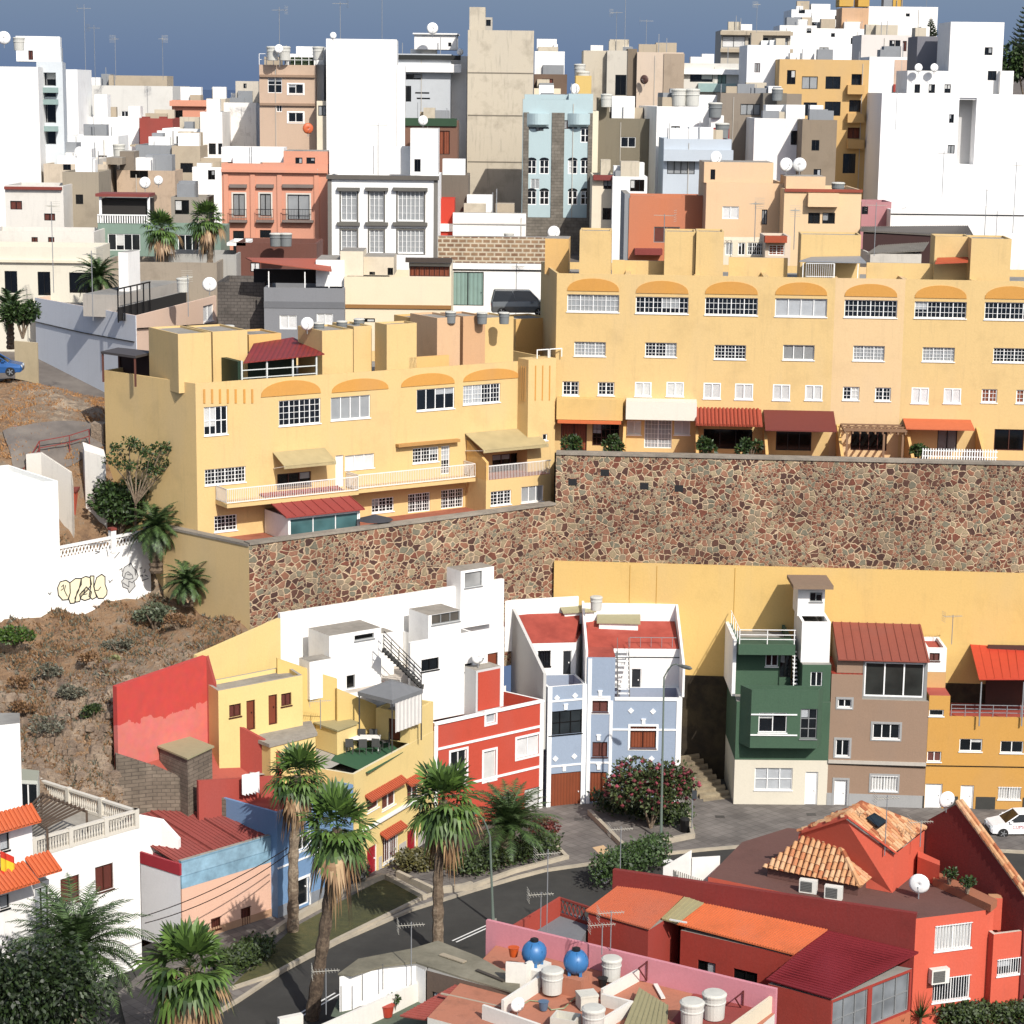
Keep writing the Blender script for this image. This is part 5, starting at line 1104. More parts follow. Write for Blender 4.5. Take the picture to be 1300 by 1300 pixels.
def tile_face(mb,poly,pitch=.3,length=.42,r=.13,up=None):
    """barrel tiles over a planar convex polygon (3D pts); rows run down the steepest direction"""
    c=sum(poly,Vector())/len(poly); n=(poly[1]-poly[0]).cross(poly[2]-poly[0]).normalized()
    if n.z<0: n=-n
    dn=(Vector((0,0,-1))-n*(-n.z)).normalized(); ac=n.cross(dn).normalized()
    us=[(p-c).dot(ac) for p in poly]; u=min(us)+pitch/2
    while u<max(us):
        hit=[]
        for i in range(len(poly)):
            a,q=poly[i],poly[(i+1)%len(poly)]; ua,uq=(a-c).dot(ac),(q-c).dot(ac)
            if (ua-u)*(uq-u)<0: hit.append((a.lerp(q,(u-ua)/(uq-ua))-c).dot(dn))
        if len(hit)>=2:
            t=min(hit); e=max(hit)
            while t<e-.02:
                t2=min(t+length*1.08,e+.03); a=c+ac*u+dn*t+n*(.02); q=c+ac*u+dn*t2+n*(.05); k=5; vs=[]; j=R.uniform(-.012,.012)
                for pt,rr in ((a,r*.82),(q,r)):
                    for i in range(k+1): w_=pi*i/k; vs.append(pt+ac*(cos(w_)*rr+j)+n*(sin(w_)*rr))
                mb.add(vs,[(i,i+1,k+2+i,k+1+i) for i in range(k)]+[tuple(range(k+1,2*k+2))]); t+=length
        u+=pitch
def tiled(b,faces,name='tiled_roof',ridges=()):
    mb=MB(); bs=MB()
    for f_ in faces:
        f_=[Vector(p) for p in f_]; nn_=(f_[1]-f_[0]).cross(f_[2]-f_[0]).normalized(); f_=[p-nn_*((p-f_[0]).dot(nn_)) for p in f_]; n=(f_[1]-f_[0]).cross(f_[2]-f_[0]); bs.face(f_ if n.z>0 else f_[::-1]); tile_face(mb,f_)
    for a,q in ridges:
        a,q=Vector(a),Vector(q); L_=(q-a).length; k=int(L_/.4)
        for i in range(k): mb.tube([a.lerp(q,i/k)+Vector((0,0,.08)),a.lerp(q,(i+1.1)/k)+Vector((0,0,.06))],.14,7)
    for v in bs.v: pass
    o=b.part(bs,name,plain('8a4a30',.9)); part(mb,'barrel_tiles',CLAYM,b.r,parent=o); return o
# front hipped roof
fL=G(968,1101,6.5); fF=G(1092,1126,6.5); fR=G(1131,1093,6.5); fP=G(1062,1066,8.2); fQ=G(1075,1047,8.2)
tiled(b,[[fL,fF,fP,fQ],[fF,fR,fQ,fP]],ridges=((fP,fF),(fQ,fP),))
body=[fL.lerp(fR,.04),fF.lerp((fL+fR)/2,.06),fR.lerp(fL,.05)]; mb=MB(); mb.hexa([V2(p) for p in body],5.96,6.45); b.part(mb,'loft_wall',CRB)
# back hipped roof and its red gable wall
kL=G(1014,1056,8.3); kA=G(1073,1037,9.9); kT=G(1093,1021,9.9); kF=G(1135,1083,8.1); kR=G(1174,1052,8.1)
tiled(b,[[kL,kA,kT],[kA,kF,kR,kT]],ridges=((kA,kT),(kT,kR)))
mb=MB(); f3=lambda p,z=None,dx=0:Vector((p.x,p.y,p.z if z is None else z)); pl=[f3(kL),f3(kA),f3(kF),f3(kF,5.96),f3(kL,5.96)]
mb.face([pl[4],pl[3],pl[2]-Vector((0,0,.1)),pl[1]-Vector((0,0,.1)),pl[0]-Vector((0,0,.1))]); mb.face([f3(kF,5.96),f3(kR,5.96),f3(kR)-Vector((0,0,.1)),f3(kF)-Vector((0,0,.1))]); b.part(mb,'loft_wall',COR)
mb=MB()
for a,q in ((kL,kA),(kA,kF)):
    d_=Vector((.12,-.25,0)); mb.add([a+d_,q+d_,q+d_+Vector((0,0,.12)),a+d_+Vector((0,0,.12)),a,q,q+Vector((0,0,.12)),a+Vector((0,0,.12))],[(0,1,2,3),(3,2,6,7),(5,4,7,6),(1,5,6,2),(4,0,3,7),(4,5,1,0)])
b.part(mb,'verge',COR)
sk_=[G(1100,1040,9.55),G(1115,1052,9.2),G(1126,1044,9.25),G(1110,1034,9.6)]; mb=MB(); mb.hexa([V2(p) for p in sk_],[p.z for p in sk_],[p.z+.1 for p in sk_]); b.part(mb,'skylight',glass('1c2224'))
# coping tiles down the gable wall
mb=MB(); bs=MB(); gN=Vector((gn.x,gn.y,0))
a,q=ap+Vector((0,0,.02)),gr+Vector((0,0,.02)); d_=(q-a).normalized(); o=gN*.42
bs.add([a-gN*.06,q-gN*.06,q+o,a+o,a-gN*.06+Vector((0,0,.08)),q-gN*.06+Vector((0,0,.08)),q+o+Vector((0,0,.08)),a+o+Vector((0,0,.08))],[(0,1,5,4),(1,2,6,5),(2,3,7,6),(3,0,4,7),(4,5,6,7),(3,2,1,0)])
L_=(q-a).length; k=int(L_/.42)
for row in (.04,.32):
    for i in range(k): mb.tube([a+d_*(i*.42)+gN*row+Vector((0,0,.16)),a+d_*(i*.42+.46)+gN*row+Vector((0,0,.12))],[.11,.14],7)
co_=b.part(bs,'coping',plaster('e0bd98',.2)); part(mb,'barrel_tiles',CLAYM,b.r,parent=co_)
mb=MB(); q=[G(1193,1109,6.3),G(1266,1143,6.3),G(1258,1150,6.3),G(1184,1116,6.3)]; mb.hexa([V2(p) for p in q],5.96,6.35); b.part(mb,'terrace_wall',plaster('b5714f',.4))
q=[G(1165,1082,7),G(1193,1095,7),G(1193,1101,7),G(1165,1090,7)]; mb=MB(); mb.hexa([V2(p) for p in q],5.96,7.1); b.part(mb,'chimney_block',COR)
# air conditioner and white screens
b.done()
# annex under orange sheets
b=Bld('red_annex','low red annex with orange corrugated sheets and a maroon veranda roof, before the maroon wall','annex',G(900,1170,0))
quadroof(b,[G(744,1156,4.8),G(824,1179,4.8),G(866,1138,5.4),G(790,1121,5.4)],plaster('c4643e',.55,k=.9),'corrugated_roof',28,.035)
quadroof(b,[G(840,1166,4.75),G(859,1172,4.75),G(893,1146,5.3),G(870,1138,5.3)],plain('a39a72',.8),'sheet_strip',4,.03)
quadroof(b,[G(858,1172,4.6),G(1007,1211,4.4),G(1050,1180,4.9),G(892,1146,5.1)],plaster('cf6a38',.45,k=.95),'corrugated_roof',44,.045)
quadroof(b,[G(973,1243,3.9),G(1056,1267,3.8),G(1166,1209,4.4),G(1048,1181,4.8)],plain('7a2228',.55),'corrugated_roof',26,.035,ax=1)
def inpoly_vol(pts,z0,z1,mat,t=.05): c=sum(pts,Vector())/len(pts); return b.vol([V2(p.lerp(c,t)) for p in pts],z0,z1,mat,par=0)
v=inpoly_vol([G(744,1156,4.8),G(824,1179,4.8),G(866,1138,5.4),G(790,1121,5.4)],-.1,4.65,plaster('a83220',.3,k=.8)); v.winl(0,2.6,3.4,0,2.1,n=1,fr='brown',fill='brown',name='door',sill=0)
v=inpoly_vol([G(858,1172,4.6),G(1007,1211,4.4),G(1050,1180,4.9),G(892,1146,5.1)],-.1,4.25,plaster('a83220',.3,k=.8),.07); v.winl(0,1.0,2.0,.3,2.9,n=2,fr='black',fill='dark'); v.winl(0,3.0,4.3,.0,2.9,n=2,fr='black',fill='dark',name='door',sill=0)
vv=[G(973,1243,3.9),G(1056,1267,3.8),G(1162,1211,4.4),G(1048,1183,4.8)]
v=inpoly_vol(vv,-.1,3.65,plaster('a83220',.3,k=.8),.03)
P,Q,dd_,nn,ln=v.fr(1); v.winl(1,.1,ln*.45,1.5,3.5,n=3,fr='grey',fill=glass('6f7376'),rows=1,sill=0); v.winl(1,ln*.5,ln-.15,1.5,3.5,n=3,fr='grey',fill=glass('6f7376'),rows=1,sill=0)
mb=MB(); mb.fb(P,dd_,nn,0,ln,-.1,1.4,.002,.05); b.part(mb,'base_wall',plaster('c8704a',.25))
# patio screens behind the maroon wall
q0,q1=G(842,1102,5.4),G(898,1122,5.4)
mb=MB(); d_=(V2(q1)-V2(q0)); 
for k in range(22): a=V2(q0)+d_*k/21; mb.hexa([a,a+Vector((.05,0)),a+Vector((.05,.05)),a+Vector((0,.05))],3.5,5.5)
b.part(mb,'patio_fence',plain('8b8a80',.6))
mb=MB(); a,c,e=G(842,1101,5.6),G(876,1080,6.6),G(914,1094,5.9); mb.hexa([V2(a),V2(c),V2(c)+Vector((.1,.1)),V2(a)+Vector((.0,.1))],3,[5.6,6.6,6.6,5.6]); mb.hexa([V2(c)+Vector((.12,0)),V2(e),V2(e)+Vector((0,.1)),V2(c)+Vector((.12,.1))],3,6.2); b.part(mb,'windbreak',plain('f2efe8',.7))
b.done()
# small red lattice terrace
b=Bld('red_terrace','small red terrace with a lattice parapet and grey floor, between street and orange sheet roof','terrace',G(700,1170,3))
a,c,e=G(652,1176,4.6),G(713,1139,4.6),G(750,1151,4.6)
lowwall(b,V2(a),V2(c)+Vector((0,0)),-.1,4.6,.15,plaster('b3402c',.3),'parapet')
mb=MB(); d_=V2(e)-V2(c); Ld=d_.length; d_.normalize(); n_=Vector((d_.y,-d_.x)); mb.fb(c,d_,n_,0,Ld,-.1,3.75,0,.12); mb.fb(c,d_,n_,0,Ld,4.5,4.6,0,.12)
k=0
while k<Ld-.3:
    for (u0,u1) in ((0,.3),(.3,0)):
        A3=Vector((c.x+d_.x*(k+u0)+n_.x*.06,c.y+d_.y*(k+u0)+n_.y*.06,3.78)); B3=Vector((c.x+d_.x*(k+u1)+n_.x*.06,c.y+d_.y*(k+u1)+n_.y*.06,4.5)); mb.tube([A3,B3],.035,4)
    k+=.28
b.part(mb,'lattice_parapet',plaster('8e3022',.3))
fl=MB(); q=[G(660,1185,3.6),G(700,1160,3.6),G(713,1157,3.6),G(752,1166,3.6),G(735,1200,3.6),G(690,1198,3.6)]; fl.hexa([V2(p) for p in q],0,3.6); b.part(fl,'terrace_floor',plaster('8f9296',.3,k=.6)); b.done()
# ---- pink-walled house with water tanks
PK=plaster('e0929c',.2,k=.82); SAL=plaster('b8765a',.75,k=.9)
Pk0=G(617,1168,5.2); Pk1=G(985,1256,5.2)
b=Bld('pink_house','house with a long pink roof wall, salmon roof and white water tanks','house',G(800,1250,0))
pkd=(V2(Pk1)-V2(Pk0)); pkL=pkd.length; pkd.normalize(); pkn=Vector((pkd.y,-pkd.x)); f=lambda s,o:V2(Pk0)+pkd*s+pkn*o
lowwall(b,f(0,0),f(pkL,0),-.1,5.2,.2,PK,'pink_wall')
v=b.vol([f(2.4,9),f(pkL,9),f(pkL,.02),f(.6,.02)],-.1,4.0,plaster('f2ede0',.2),par=0,roof=SAL)
OFFW=plaster('f4efe4',.22,k=.82)
def seg(x0,y0,x1,y1,z,zb=4.0,th=.15,mat=OFFW,name='low_wall'): return lowwall(b,G(x0,y0,z),G(x1,y1,z),zb,z,th,mat,name)
seg(640,1270,686,1240,4.75,zb=3); seg(612,1276,684,1301,4.7,zb=3); seg(766,1256,812,1231,4.6); seg(763,1262,802,1272,4.6); seg(753,1302,802,1272,4.6,zb=3)
seg(642,1222,668,1224,5.3); seg(668,1224,688,1213,5.3)
q=[G(812,1254,4.5),G(848,1276,4.2),G(846,1310,4.2),G(790,1308,4.5)]; quadroof(b,[q[3],q[2],q[1],q[0]],plain('97906c',.8),'lean_to_roof',8,.03)
seg(930,1302,985,1262,4.8,zb=0,mat=plaster('f6e6c8',.2)); 
fl=MB(); fl.face([(p.x,p.y,4.03) for p in (G(850,1300,4),G(935,1300,4),G(965,1270,4),G(880,1262,4))]); b.part(fl,'roof_patch',plaster('9e4038',.3))
b.done()
# ---- grey sheet roofed white house
GS=ground('grey_sheet_roof',('5f5b4e','7d7866','938d7a'),1.,k=.75,bump=.2)
b=Bld('white_house','white house with patched grey sheet roof and a rust-red corrugated roof, bottom centre','house',G(520,1250,0))
P4=[(429,1236),(455,1217),(523,1204),(556,1194),(607,1214),(660,1243),(660,1262),(586,1240),(528,1221),(487,1226),(447,1238)]
pp=[G(x,y,4.3) for x,y in P4]
mb=MB(); mb.hexa([V2(p) for p in pp][::-1],4.22,4.3); b.part(mb,'sheet_roof',GS)
v=b.vol([G(431,1240,4.2),G(487,1230,4.2),G(528,1226,4.2),G(540,1232,4.2),G(556,1197,4.2),G(522,1207,4.2),G(457,1220,4.2)],-.1,4.2,WHITE,par=0)
vb=b.vol([G(542,1232,4.2),G(660,1263,4.2),G(658,1246,4.2),G(606,1217,4.2),G(558,1199,4.2)],-.1,4.2,plaster('6d5a4c',.4),par=0); vb.winl(0,.3,1.2,1,3.2,n=1,fr='black',fill='dark')
quadroof(b,[G(508,1289,3.3),G(655,1312,3.3),G(655,1260,3.9),G(585,1246,3.9)],plaster('a04a3e',.5,k=.9),'corrugated_roof',18,.04,ax=1)
fl=MB(); fl.face([(p.x,p.y,2.4) for p in (G(420,1290,2.4),G(540,1320,2.4),G(600,1270,2.4),G(520,1250,2.4),G(432,1262,2.4))]); b.part(fl,'terrace_floor',plaster('5f6b58',.4))
lowwall(b,G(400,1306,3.4),G(500,1262,3.4),-.1,3.4,.15,OFFW,'parapet'); lowwall(b,G(500,1262,3.4),G(545,1240,3.4),-.1,3.4,.15,OFFW,'parapet')
mb=MB()
for x,y in ((433,1285),(460,1270),(486,1256)): p=G(x,y,3.4); mb.tube([p,p+Vector((0,0,1.3))],.03,4)
b.part(mb,'clothes_pole',plain('5a5a58',.6))
lowwall(b,G(355,1294,2.6),G(385,1288,2.6),0,2.6,.3,OFFW,'parapet'); b.done()
# ================================================================ bottom left
BAL=plaster('e6dfd0',.25,k=.8)
T0=G(41,1066,8.7); T1=G(176,1028,8.7); T2=G(50,988,8.7)
b=Bld('white_villa','white villa with brown shutters below a balustraded roof terrace with a pergola','house',T1)
td=(V2(T1)-V2(T0)).normalized(); tn=Vector((-td.y,td.x)); A0=V2(T0)-td*6
v=b.vol([A0,V2(T1),V2(T2)+td*.0,V2(T2)-td*6],-.1,7.7,WHITE,par=0,roof=CONC)
v.win(0,121,1098,144,1131,n=2,fr='brown',fill='brown'); v.win(0,77,1113,101,1146,n=2,fr='brown',fill='brown')
def balus(b,P,Q,z0,z1,name='balustrade'):
    P,Q=V2(P),V2(Q); d=(Q-P); L_=d.length; d.normalize(); n=Vector((d.y,-d.x)); mb=MB(); mb.fb(P,d,n,0,L_,z1-.12,z1,-.22,.02); mb.fb(P,d,n,0,L_,z0,z0+.15,-.22,.02); k=.1
    while k<L_: c=P+d*k-n*.1; mb.lathe([(.035,z0+.15),(.065,z0+.35),(.03,z0+.6),(.05,z1-.12)],6,(c.x,c.y,0)); k+=.17
    for s in (0,L_/3,2*L_/3,L_-.25): mb.fb(P,d,n,s,s+.25,z0,z1+.05,-.24,.04)
    b.part(mb,name,BAL)
balus(b,T0,T1,7.71,8.7); balus(b,T1,T2,7.71,8.7)
q=[G(50,1010,9.0),G(108,1028,9.0),G(46,1050,9.0),G(35,1025,9.0)]
mb=MB(); a0,a1,a2,a3=[V2(G(x,y,9.1)) for x,y in ((52,1008),(110,1030),(60,1053),(30,1032))]
for k in range(11): t=k/10; p0=a0.lerp(a1,t*.9+.05); p1=a3.lerp(a2,t*.9+.05); mb.tube([(p0.x,p0.y,9.2),(p1.x,p1.y,9.2)],.06,4)
for p0,p1 in ((a0,a1),(a3,a2)): mb.tube([(p0.x,p0.y,9.08),(p1.x,p1.y,9.08)],.07,4)
for p in (a0,a1,a2,a3): mb.tube([(p.x,p.y,7.7),(p.x,p.y,9.1)],.07,4)
b.part(mb,'pergola',plain('5a4a3c',.8))
# pitched lean wall at right
mb=MB(); w0,w1,w2=G(174,1036,6.8),G(204,1042,6.5),G(226,1066,5.5); nn=Vector((.1,.3)); mb.hexa([V2(w0),V2(w1),V2(w1)+nn,V2(w0)+nn],-.1,[6.8,6.5,6.5,6.8]); mb.hexa([V2(w1),V2(w2),V2(w2)+nn,V2(w1)+nn],-.1,[6.5,5.5,5.5,6.5]); b.part(mb,'wing_wall',WHITE)
# front left wing with clay hoods
o=-tn*1.3; A1=V2(T0)+o
def onv(x,y): return onP(A1,A1+td,x,y)
e0,e1=onv(-40,1060),onv(41,1060); z1_=onv(20,1040).z
v=b.vol([V2(e0),V2(e1),V2(e1)+tn*1.28,V2(e0)+tn*1.28],-.1,z1_,WHITE,par=0); v.win(0,0,1058,12,1080,n=1,fr='black',fill='blind'); v.win(0,0,1136,12,1154,n=1,fr='black',fill='blind')
e0b=onv(41.2,1110); e1b=onv(62,1110); z2_=onv(50,1120).z
v=b.vol([V2(e0b),V2(e1b),V2(e1b)+tn*1.28,V2(e0b)+tn*1.28],-.1,z2_,WHITE,par=0); v.winl(0,.1,(e1b-e0b).length-.1,z2_-2.6,z2_-.3,n=2,fr='black',fill='blind',rows=1,sill=0)
P=A1; OT=plaster('d0622f',.15,k=.85)
def hood2(x0,x1,yt,yb,out):
    s0=(V2(onv(x0,yt))-P).dot(td); s1=(V2(onv(x1,yt))-P).dot(td); z=onv((x0+x1)/2,yt+(yb-yt)*.35).z; mb=MB(); slope(mb,P,td,-tn,s0,s1,z+.2,z-.5,.0,out,.06); tiles(mb,P,td,-tn,s0,s1,z+.2,z-.5,0,out+.02,.24,.09); b.part(mb,'tiled_hood',OT)
hood2(-40,40,1028,1052,.8); hood2(-40,31,1092,1140,1.3); hood2(31,62,1078,1112,1.1)
# roof top room with glazed front
a=G(-30,1010,10.3); c=G(48,1003,10.3)
v=b.vol([V2(G(-40,1008,9)),V2(G(48,998,9.6)),V2(G(50,985,9.6)),V2(G(-40,975,9.6))],7.7,9.9,plain('cfd2c8',.6),par=0,roof=plaster('a9ab98',.3))
v.winl(0,.2,4.4,8.0,9.7,n=7,fr='white',fill='glass',sill=0)
v=b.vol([V2(G(-40,925,14)),V2(G(25,918,14)),V2(G(25,905,14)),V2(G(-40,905,14))],7,14,WHITE,par=0)
b.done()
# white flank house next to the pink one
b=Bld('side_building','plain white side building with a cherry-red fascia, left of the low pink house','building',G(200,1150,0))
s0=G(178,1080,5.0); s1=G(230,1098,4.9)
mb=MB(); v=b.vol([V2(s0),V2(s1)+Vector((-.05,-.02)),V2(s1)+Vector((-2.,4.)),V2(s0)+Vector((.5,2.5))],-.1,4.3,plaster('e9e9ea',.15),par=0); P,Q,dd_,nn,ln=v.fr(0); mb=MB(); mb.fb(P,dd_,nn,0,ln,4.302,4.95,-.1,.04); b.part(mb,'fascia',plain('a8323c',.6)); b.done()
# flag
r=root('flag','small red and yellow striped flag hanging from the white villa window','flag',onv(3,1088))
P0=onv(-4,1078)+Vector((-tn.x,-tn.y,0))*.3; d3=Vector((td.x,td.y,0))
for i,(z0,z1_,cc) in enumerate(((0,.35,'c8321e'),(.35,1.0,'e8c22a'),(1.0,1.35,'c8321e'))):
    mb=MB(); k=8
    for j in range(k):
        t0,t1=j/k,(j+1)/k; o=lambda t,z:P0+d3*(t*.75)+Vector((0,0,-z-.5*t))+Vector((-tn.x,-tn.y,0))*(.08*sin(t*9))
        mb.face([o(t0,z1_),o(t1,z1_),o(t1,z0),o(t0,z0)])
    part(mb,'stripe',plain(cc,.8),r)
# ================================================================ upper town
GRY=plaster('a3a7ab',.25,k=.7); GRD=plaster('6f6f6e',.3,k=.65); BEI=plaster('c9b9a0',.35,k=.75); CON_=plaster('c9bea9',.8,k=.95,sc_=.8); OLV=plaster('857c68',.35,k=.8); WHG=plaster('f2f2ee',.35,k=.84); SALM=plaster('e8a284',.14,k=.8); TEAL=plaster('8fa898',.25,k=.7); PCH=plaster('f2cda2',.12,k=.82); CRM=plaster('f3e6cc',.2,k=.84); LBL=plaster('c3d9dc',.12,k=.78); PBL=plaster('cfd9e2',.15,k=.78); ORN=plaster('d5825a',.15,k=.8); STONE_T=masonry('8b8479','7e776c','6e675e',.6,.3,.02,k=.7)
OLDW=masonry('8a6a52','a58768','cdbfa6',.7,.38,.07,k=.8)
def ws(b,lst,**k):
    for q in lst: b.v.win(0,*q[:4],**{**dict(n=2,fr='black',rev=.12,sill=0),**k,**(q[4] if len(q)>4 else {})})
W_=dict(fr='white'); Dk=dict(fr='black',fill='dark')
def FB(name,label,x0,x1,yt,yb,Y,dep=9,mat=WHITE,yaw=0,wins=(),wk={},**k):
    b=fbox(name,label,x0,x1,yt,yb,Y,dep,mat,yaw,zb=farH((x0-650)/2750*Y,Y)-4,**k); ws(b,wins,**wk)
    if Y>195 and x1-x0<200 and 'tower' not in name and 'blank' not in label and 'giant' not in name:
        Q=random.Random(int(x0*7+yt)); P,Qq,d,nn,ln=b.v.fr(0)
        for i in range(Q.randint(2,4)):
            w_=Q.uniform(.8,2.6); 
            if ln<w_+.6: continue
            s0=Q.uniform(.2,ln-w_-.2); o=Q.uniform(.8,3.5); h=Q.uniform(.5,1.5); dd=Q.uniform(.8,2.4); mb=MB(); mb.fb(P,d,nn,s0,s0+w_,b.v.z1-.55,b.v.z1+h,-o-dd,-o); b.part(mb,'roof_room',Q.choice([WHG,BEI,CON_,WHITE,GRY]))
        if ln>5:
            for i in range(2): s0=Q.uniform(.3,ln-.5); mb=MB(); mb.fb(P,d,nn,s0,s0+.08,b.v.z1-.5,b.v.z1+Q.uniform(.9,2.2),-.9,-.82); b.part(mb,'roof_pole',GREYM)
            mb=MB(); s0=Q.uniform(.3,ln-.4); mb.fb(P,d,nn,s0,s0+.07,b.v.z0+.2,b.v.z1-.4,.0,.07); b.part(mb,'drainpipe',plain('b9b4aa',.6))
        if not any(b.v.h.values()) and ln>3:
            z=b.v.z1-2.0
            for r_ in range(3):
                s=Q.uniform(.8,1.6)
                while s<ln-1.2:
                    if Q.random()<.42: b.v.winl(0,s,s+Q.uniform(.6,1.0),z-Q.uniform(.8,1.1),z,n=2,fr=Q.choice(['white','black','brown']),fill=Q.choice(['glass','dark','lace']),sill=0,rev=.12)
                    s+=Q.uniform(1.8,3)
                z-=2.9
    return b
def extra(b,x0,x1,yt,off,dep,mat,z0=None,par=.0,roof=None,wins=(),**wk):
    P,Q=b.v.fp[0],b.v.fp[1]; d=(Q-P).normalized(); n=Vector((-d.y,d.x)); A0,A1=P+n*off,Q+n*off; a=onP(A0,A1,x0,yt+5); c=onP(A0,A1,x1,yt+5); v=b.vol(rect(a,c,dep),b.v.z1+.002 if z0 is None else z0,onP(A0,A1,(x0+x1)/2,yt).z,mat,roof or CONC,par=par)
    for q in wins: v.win(0,*q[:4],**{**dict(n=2,fr='black',rev=.12,sill=0),**wk})
    return v
def ledge(b,x0,x1,y,h,out,mat,name='balcony'):
    P,Q,d,nn,ln=b.v.fr(0); s0,_=b.v.px(0,x0,y); s1,_=b.v.px(0,x1,y); z=b.v.px(0,(x0+x1)/2,y)[1]; mb=MB(); mb.fb(P,d,nn,s0,s1,z-h,z,.005,out); return b.part(mb,name,mat)
# --- far left
b=FB('apartment_block','tall white apartment block at the far left edge with a blank front','' and 0 or -30,48,84,240,212,16,WHITE,4); b.done()
b=FB('apartment_block','white block with glazed dark balconies behind the blank white one at far left',46,79,78,240,216,12,plaster('dfe6ea',.15),10)
for y,h in ((92,17),(112,11),(128,28),(163,20)): b.v.win(0,47,y,71,y+h,n=2,fr='grey',fill='dark',rev=.8,sill=0)
for y in (109,124,158): ledge(b,45,74,y+2,.5,.9,plain('8aa09c',.4))
extra(b,20,76,46,2,6,WHG,wins=((36,64,42,76),(5,62,10,75)),fill='brown'); extra(b,46,78,60,3,5,plain('b6bcc0',.6)); b.done()
b=FB('white_building','narrow white building peeping right of the glazed-balcony block',80,98,88,170,240,8,WHG); b.done()
b=FB('white_building','wide old white building with a beige rooftop room against the sky, left',97,219,108,200,268,14,plaster('f0ede4',.3),wins=((97,137,106,144,W_),(154,141,163,150,W_)))
extra(b,138,212,96,1,5,BEI); extra(b,116,135,103,3,4,WHG); extra(b,205,222,118,3,3,WHG); b.done()
b=FB('white_building','low white building with stepped parapet in front of the wide old white one',84,176,148,210,246,8,WHG,wins=((98,137,106,145),)); extra(b,120,136,120,.0,2,WHG); b.done()
b=FB('red_building','small brick-red rooftop building between white ones on the left',177,219,150,200,243,6,plaster('a9483c',.25),wins=((195,172,203,182),)); extra(b,180,190,148,.1,.5,plaster('9a4034',.2)); extra(b,202,212,148,.1,.5,plaster('9a4034',.2)); b.done()
b=FB('salmon_building','small salmon building with a flat lip roof under the sea horizon',218,262,127,200,250,6,SALM,wins=((222,140,232,160,Dk),)); ledge(b,216,263,128,.6,.5,SALM,'cornice'); b.done()
b=FB('concrete_building','bare grey concrete building right of the small salmon one',262,286,125,200,252,6,CON_); b.done()
b=FB('white_building','white building with one dark window below the salmon one',206,256,163,215,236,7,WHG,wins=((224,173,233,183),)); b.done()
b=FB('white_building','tall white building with a shaded flank left of the peeling wall',254,282,142,230,231,8,WHITE,wins=((265,182,274,196),(277,182,283,196))); b.done()
b=FB('grey_building','pale grey block building in the left background',172,218,184,232,226,7,GRY,wins=((192,206,205,217,dict(fill='lace')),)); extra(b,165,172,186,.5,3,BEI); b.done()
b=FB('beige_building','beige block building with one dark window beside the grey one',218,254,185,235,225.5,7,BEI,wins=((229,207,245,219),)); b.done()
b=FB('old_house','old white house with peeling render tucked under the beige building',244,285,212,245,220,5,WHG,wins=((264,216,273,228,Dk),)); extra(b,250,268,207,.3,3,WHG); b.done()
b=FB('peeling_building','building with a peeling patched white wall beside the brown flats',284,325,130,200,238,8,plaster('efece6',.95,k=.8,sc_=3),wins=((306,107,0,0),)[:0]); extra(b,299,328,103,1.5,5,plaster('dcd3c2',.5),wins=((309,106,313,112),)); b.done()
b=FB('brown_flats','brown-beige flats with white framed windows and a planted roof terrace',329,401,82,170,228,9,plaster('cbb098',.25,k=.9),wins=((340,97,358,118,dict(fr='white',n=2,rows=1)),(366,107,385,119,dict(sur=WHT,fr='white')),(366,143,385,155,dict(sur=WHT,fr='white')),(351,132,358,142,W_)))
for y in (95,131): ledge(b,330,400,y,.25,.25,plaster('a98c74',.3),'band')
mb=MB(); P,Q,d,nn,ln=b.v.fr(0); z=b.v.z1
for k in range(9): mb.fb(P,d,nn,ln*k/8-.03,ln*k/8+.03,z,z+1.1,-.15,-.1)
for h in (.5,1.08): mb.fb(P,d,nn,0,ln,z+h,z+h+.05,-.15,-.1)
b.part(mb,'roof_railing',WHT); mb=MB(); mb.fb(P,d,nn,ln*.55,ln*.95,z,z+.8,-1,-.4); b.part(mb,'roof_hedge',plain('2c3a22',.9)); extra(b,376,411,59,2.5,5,WHG); extra(b,400,411,82,1,8,plaster('d8d4cc',.3),z0=b.v.z0+1); b.done()
b=FB('peach_flank','yellow-cream low building left of the big blank white tower',402,416,128,180,226,5,CRM,wins=((404,134,414,147,dict(fill='lace')),)); b.done()
b=FB('white_tower','big blank white tower block, tallest left of centre',414,503.5,49,200,225,9,plaster('f4f2ee',.14,k=.82),2); extra(b,504,514,83,.6,6,WHG,z0=b.v.z0+1); b.done()
b=FB('modern_house','grey modern house with a dark roof band and a boxed roof room',505,573,68,170,240,10,plaster('d5dade',.15),wins=((515,83,531,92),(532,83,552,92),(553,83,573,92),(514,94,536,101),(515,109,522,129,dict(n=3)),(527,117,545,119),(529,124,546,126)))
ledge(b,504,586,81,.9,.8,WHITE,'roof_lip'); ledge(b,506,585,70,.5,.3,plain('222422',.8),'roof_band'); extra(b,526,580,44,1.5,5,WHITE,z0=b.v.z1+.5,wins=((569,54,573,59),)); extra(b,524,582,42,1.2,5.6,WHITE,z0=onP(b.v.fp[0],b.v.fp[1],550,47).z+.3); extra(b,573,593,71,1,7,WHITE,z0=b.v.z0+1); b.done()
b=FB('terrace_house','low salmon-brown building with a planted terrace under the grey modern house',513,581,153,200,228,6,plaster('8a6350',.3,k=.7),wins=((556,166,571,196,dict(fill='gwood')),)); ledge(b,513,580,150,.8,.2,plain('2f4a34',.9),'hedge'); b.done()
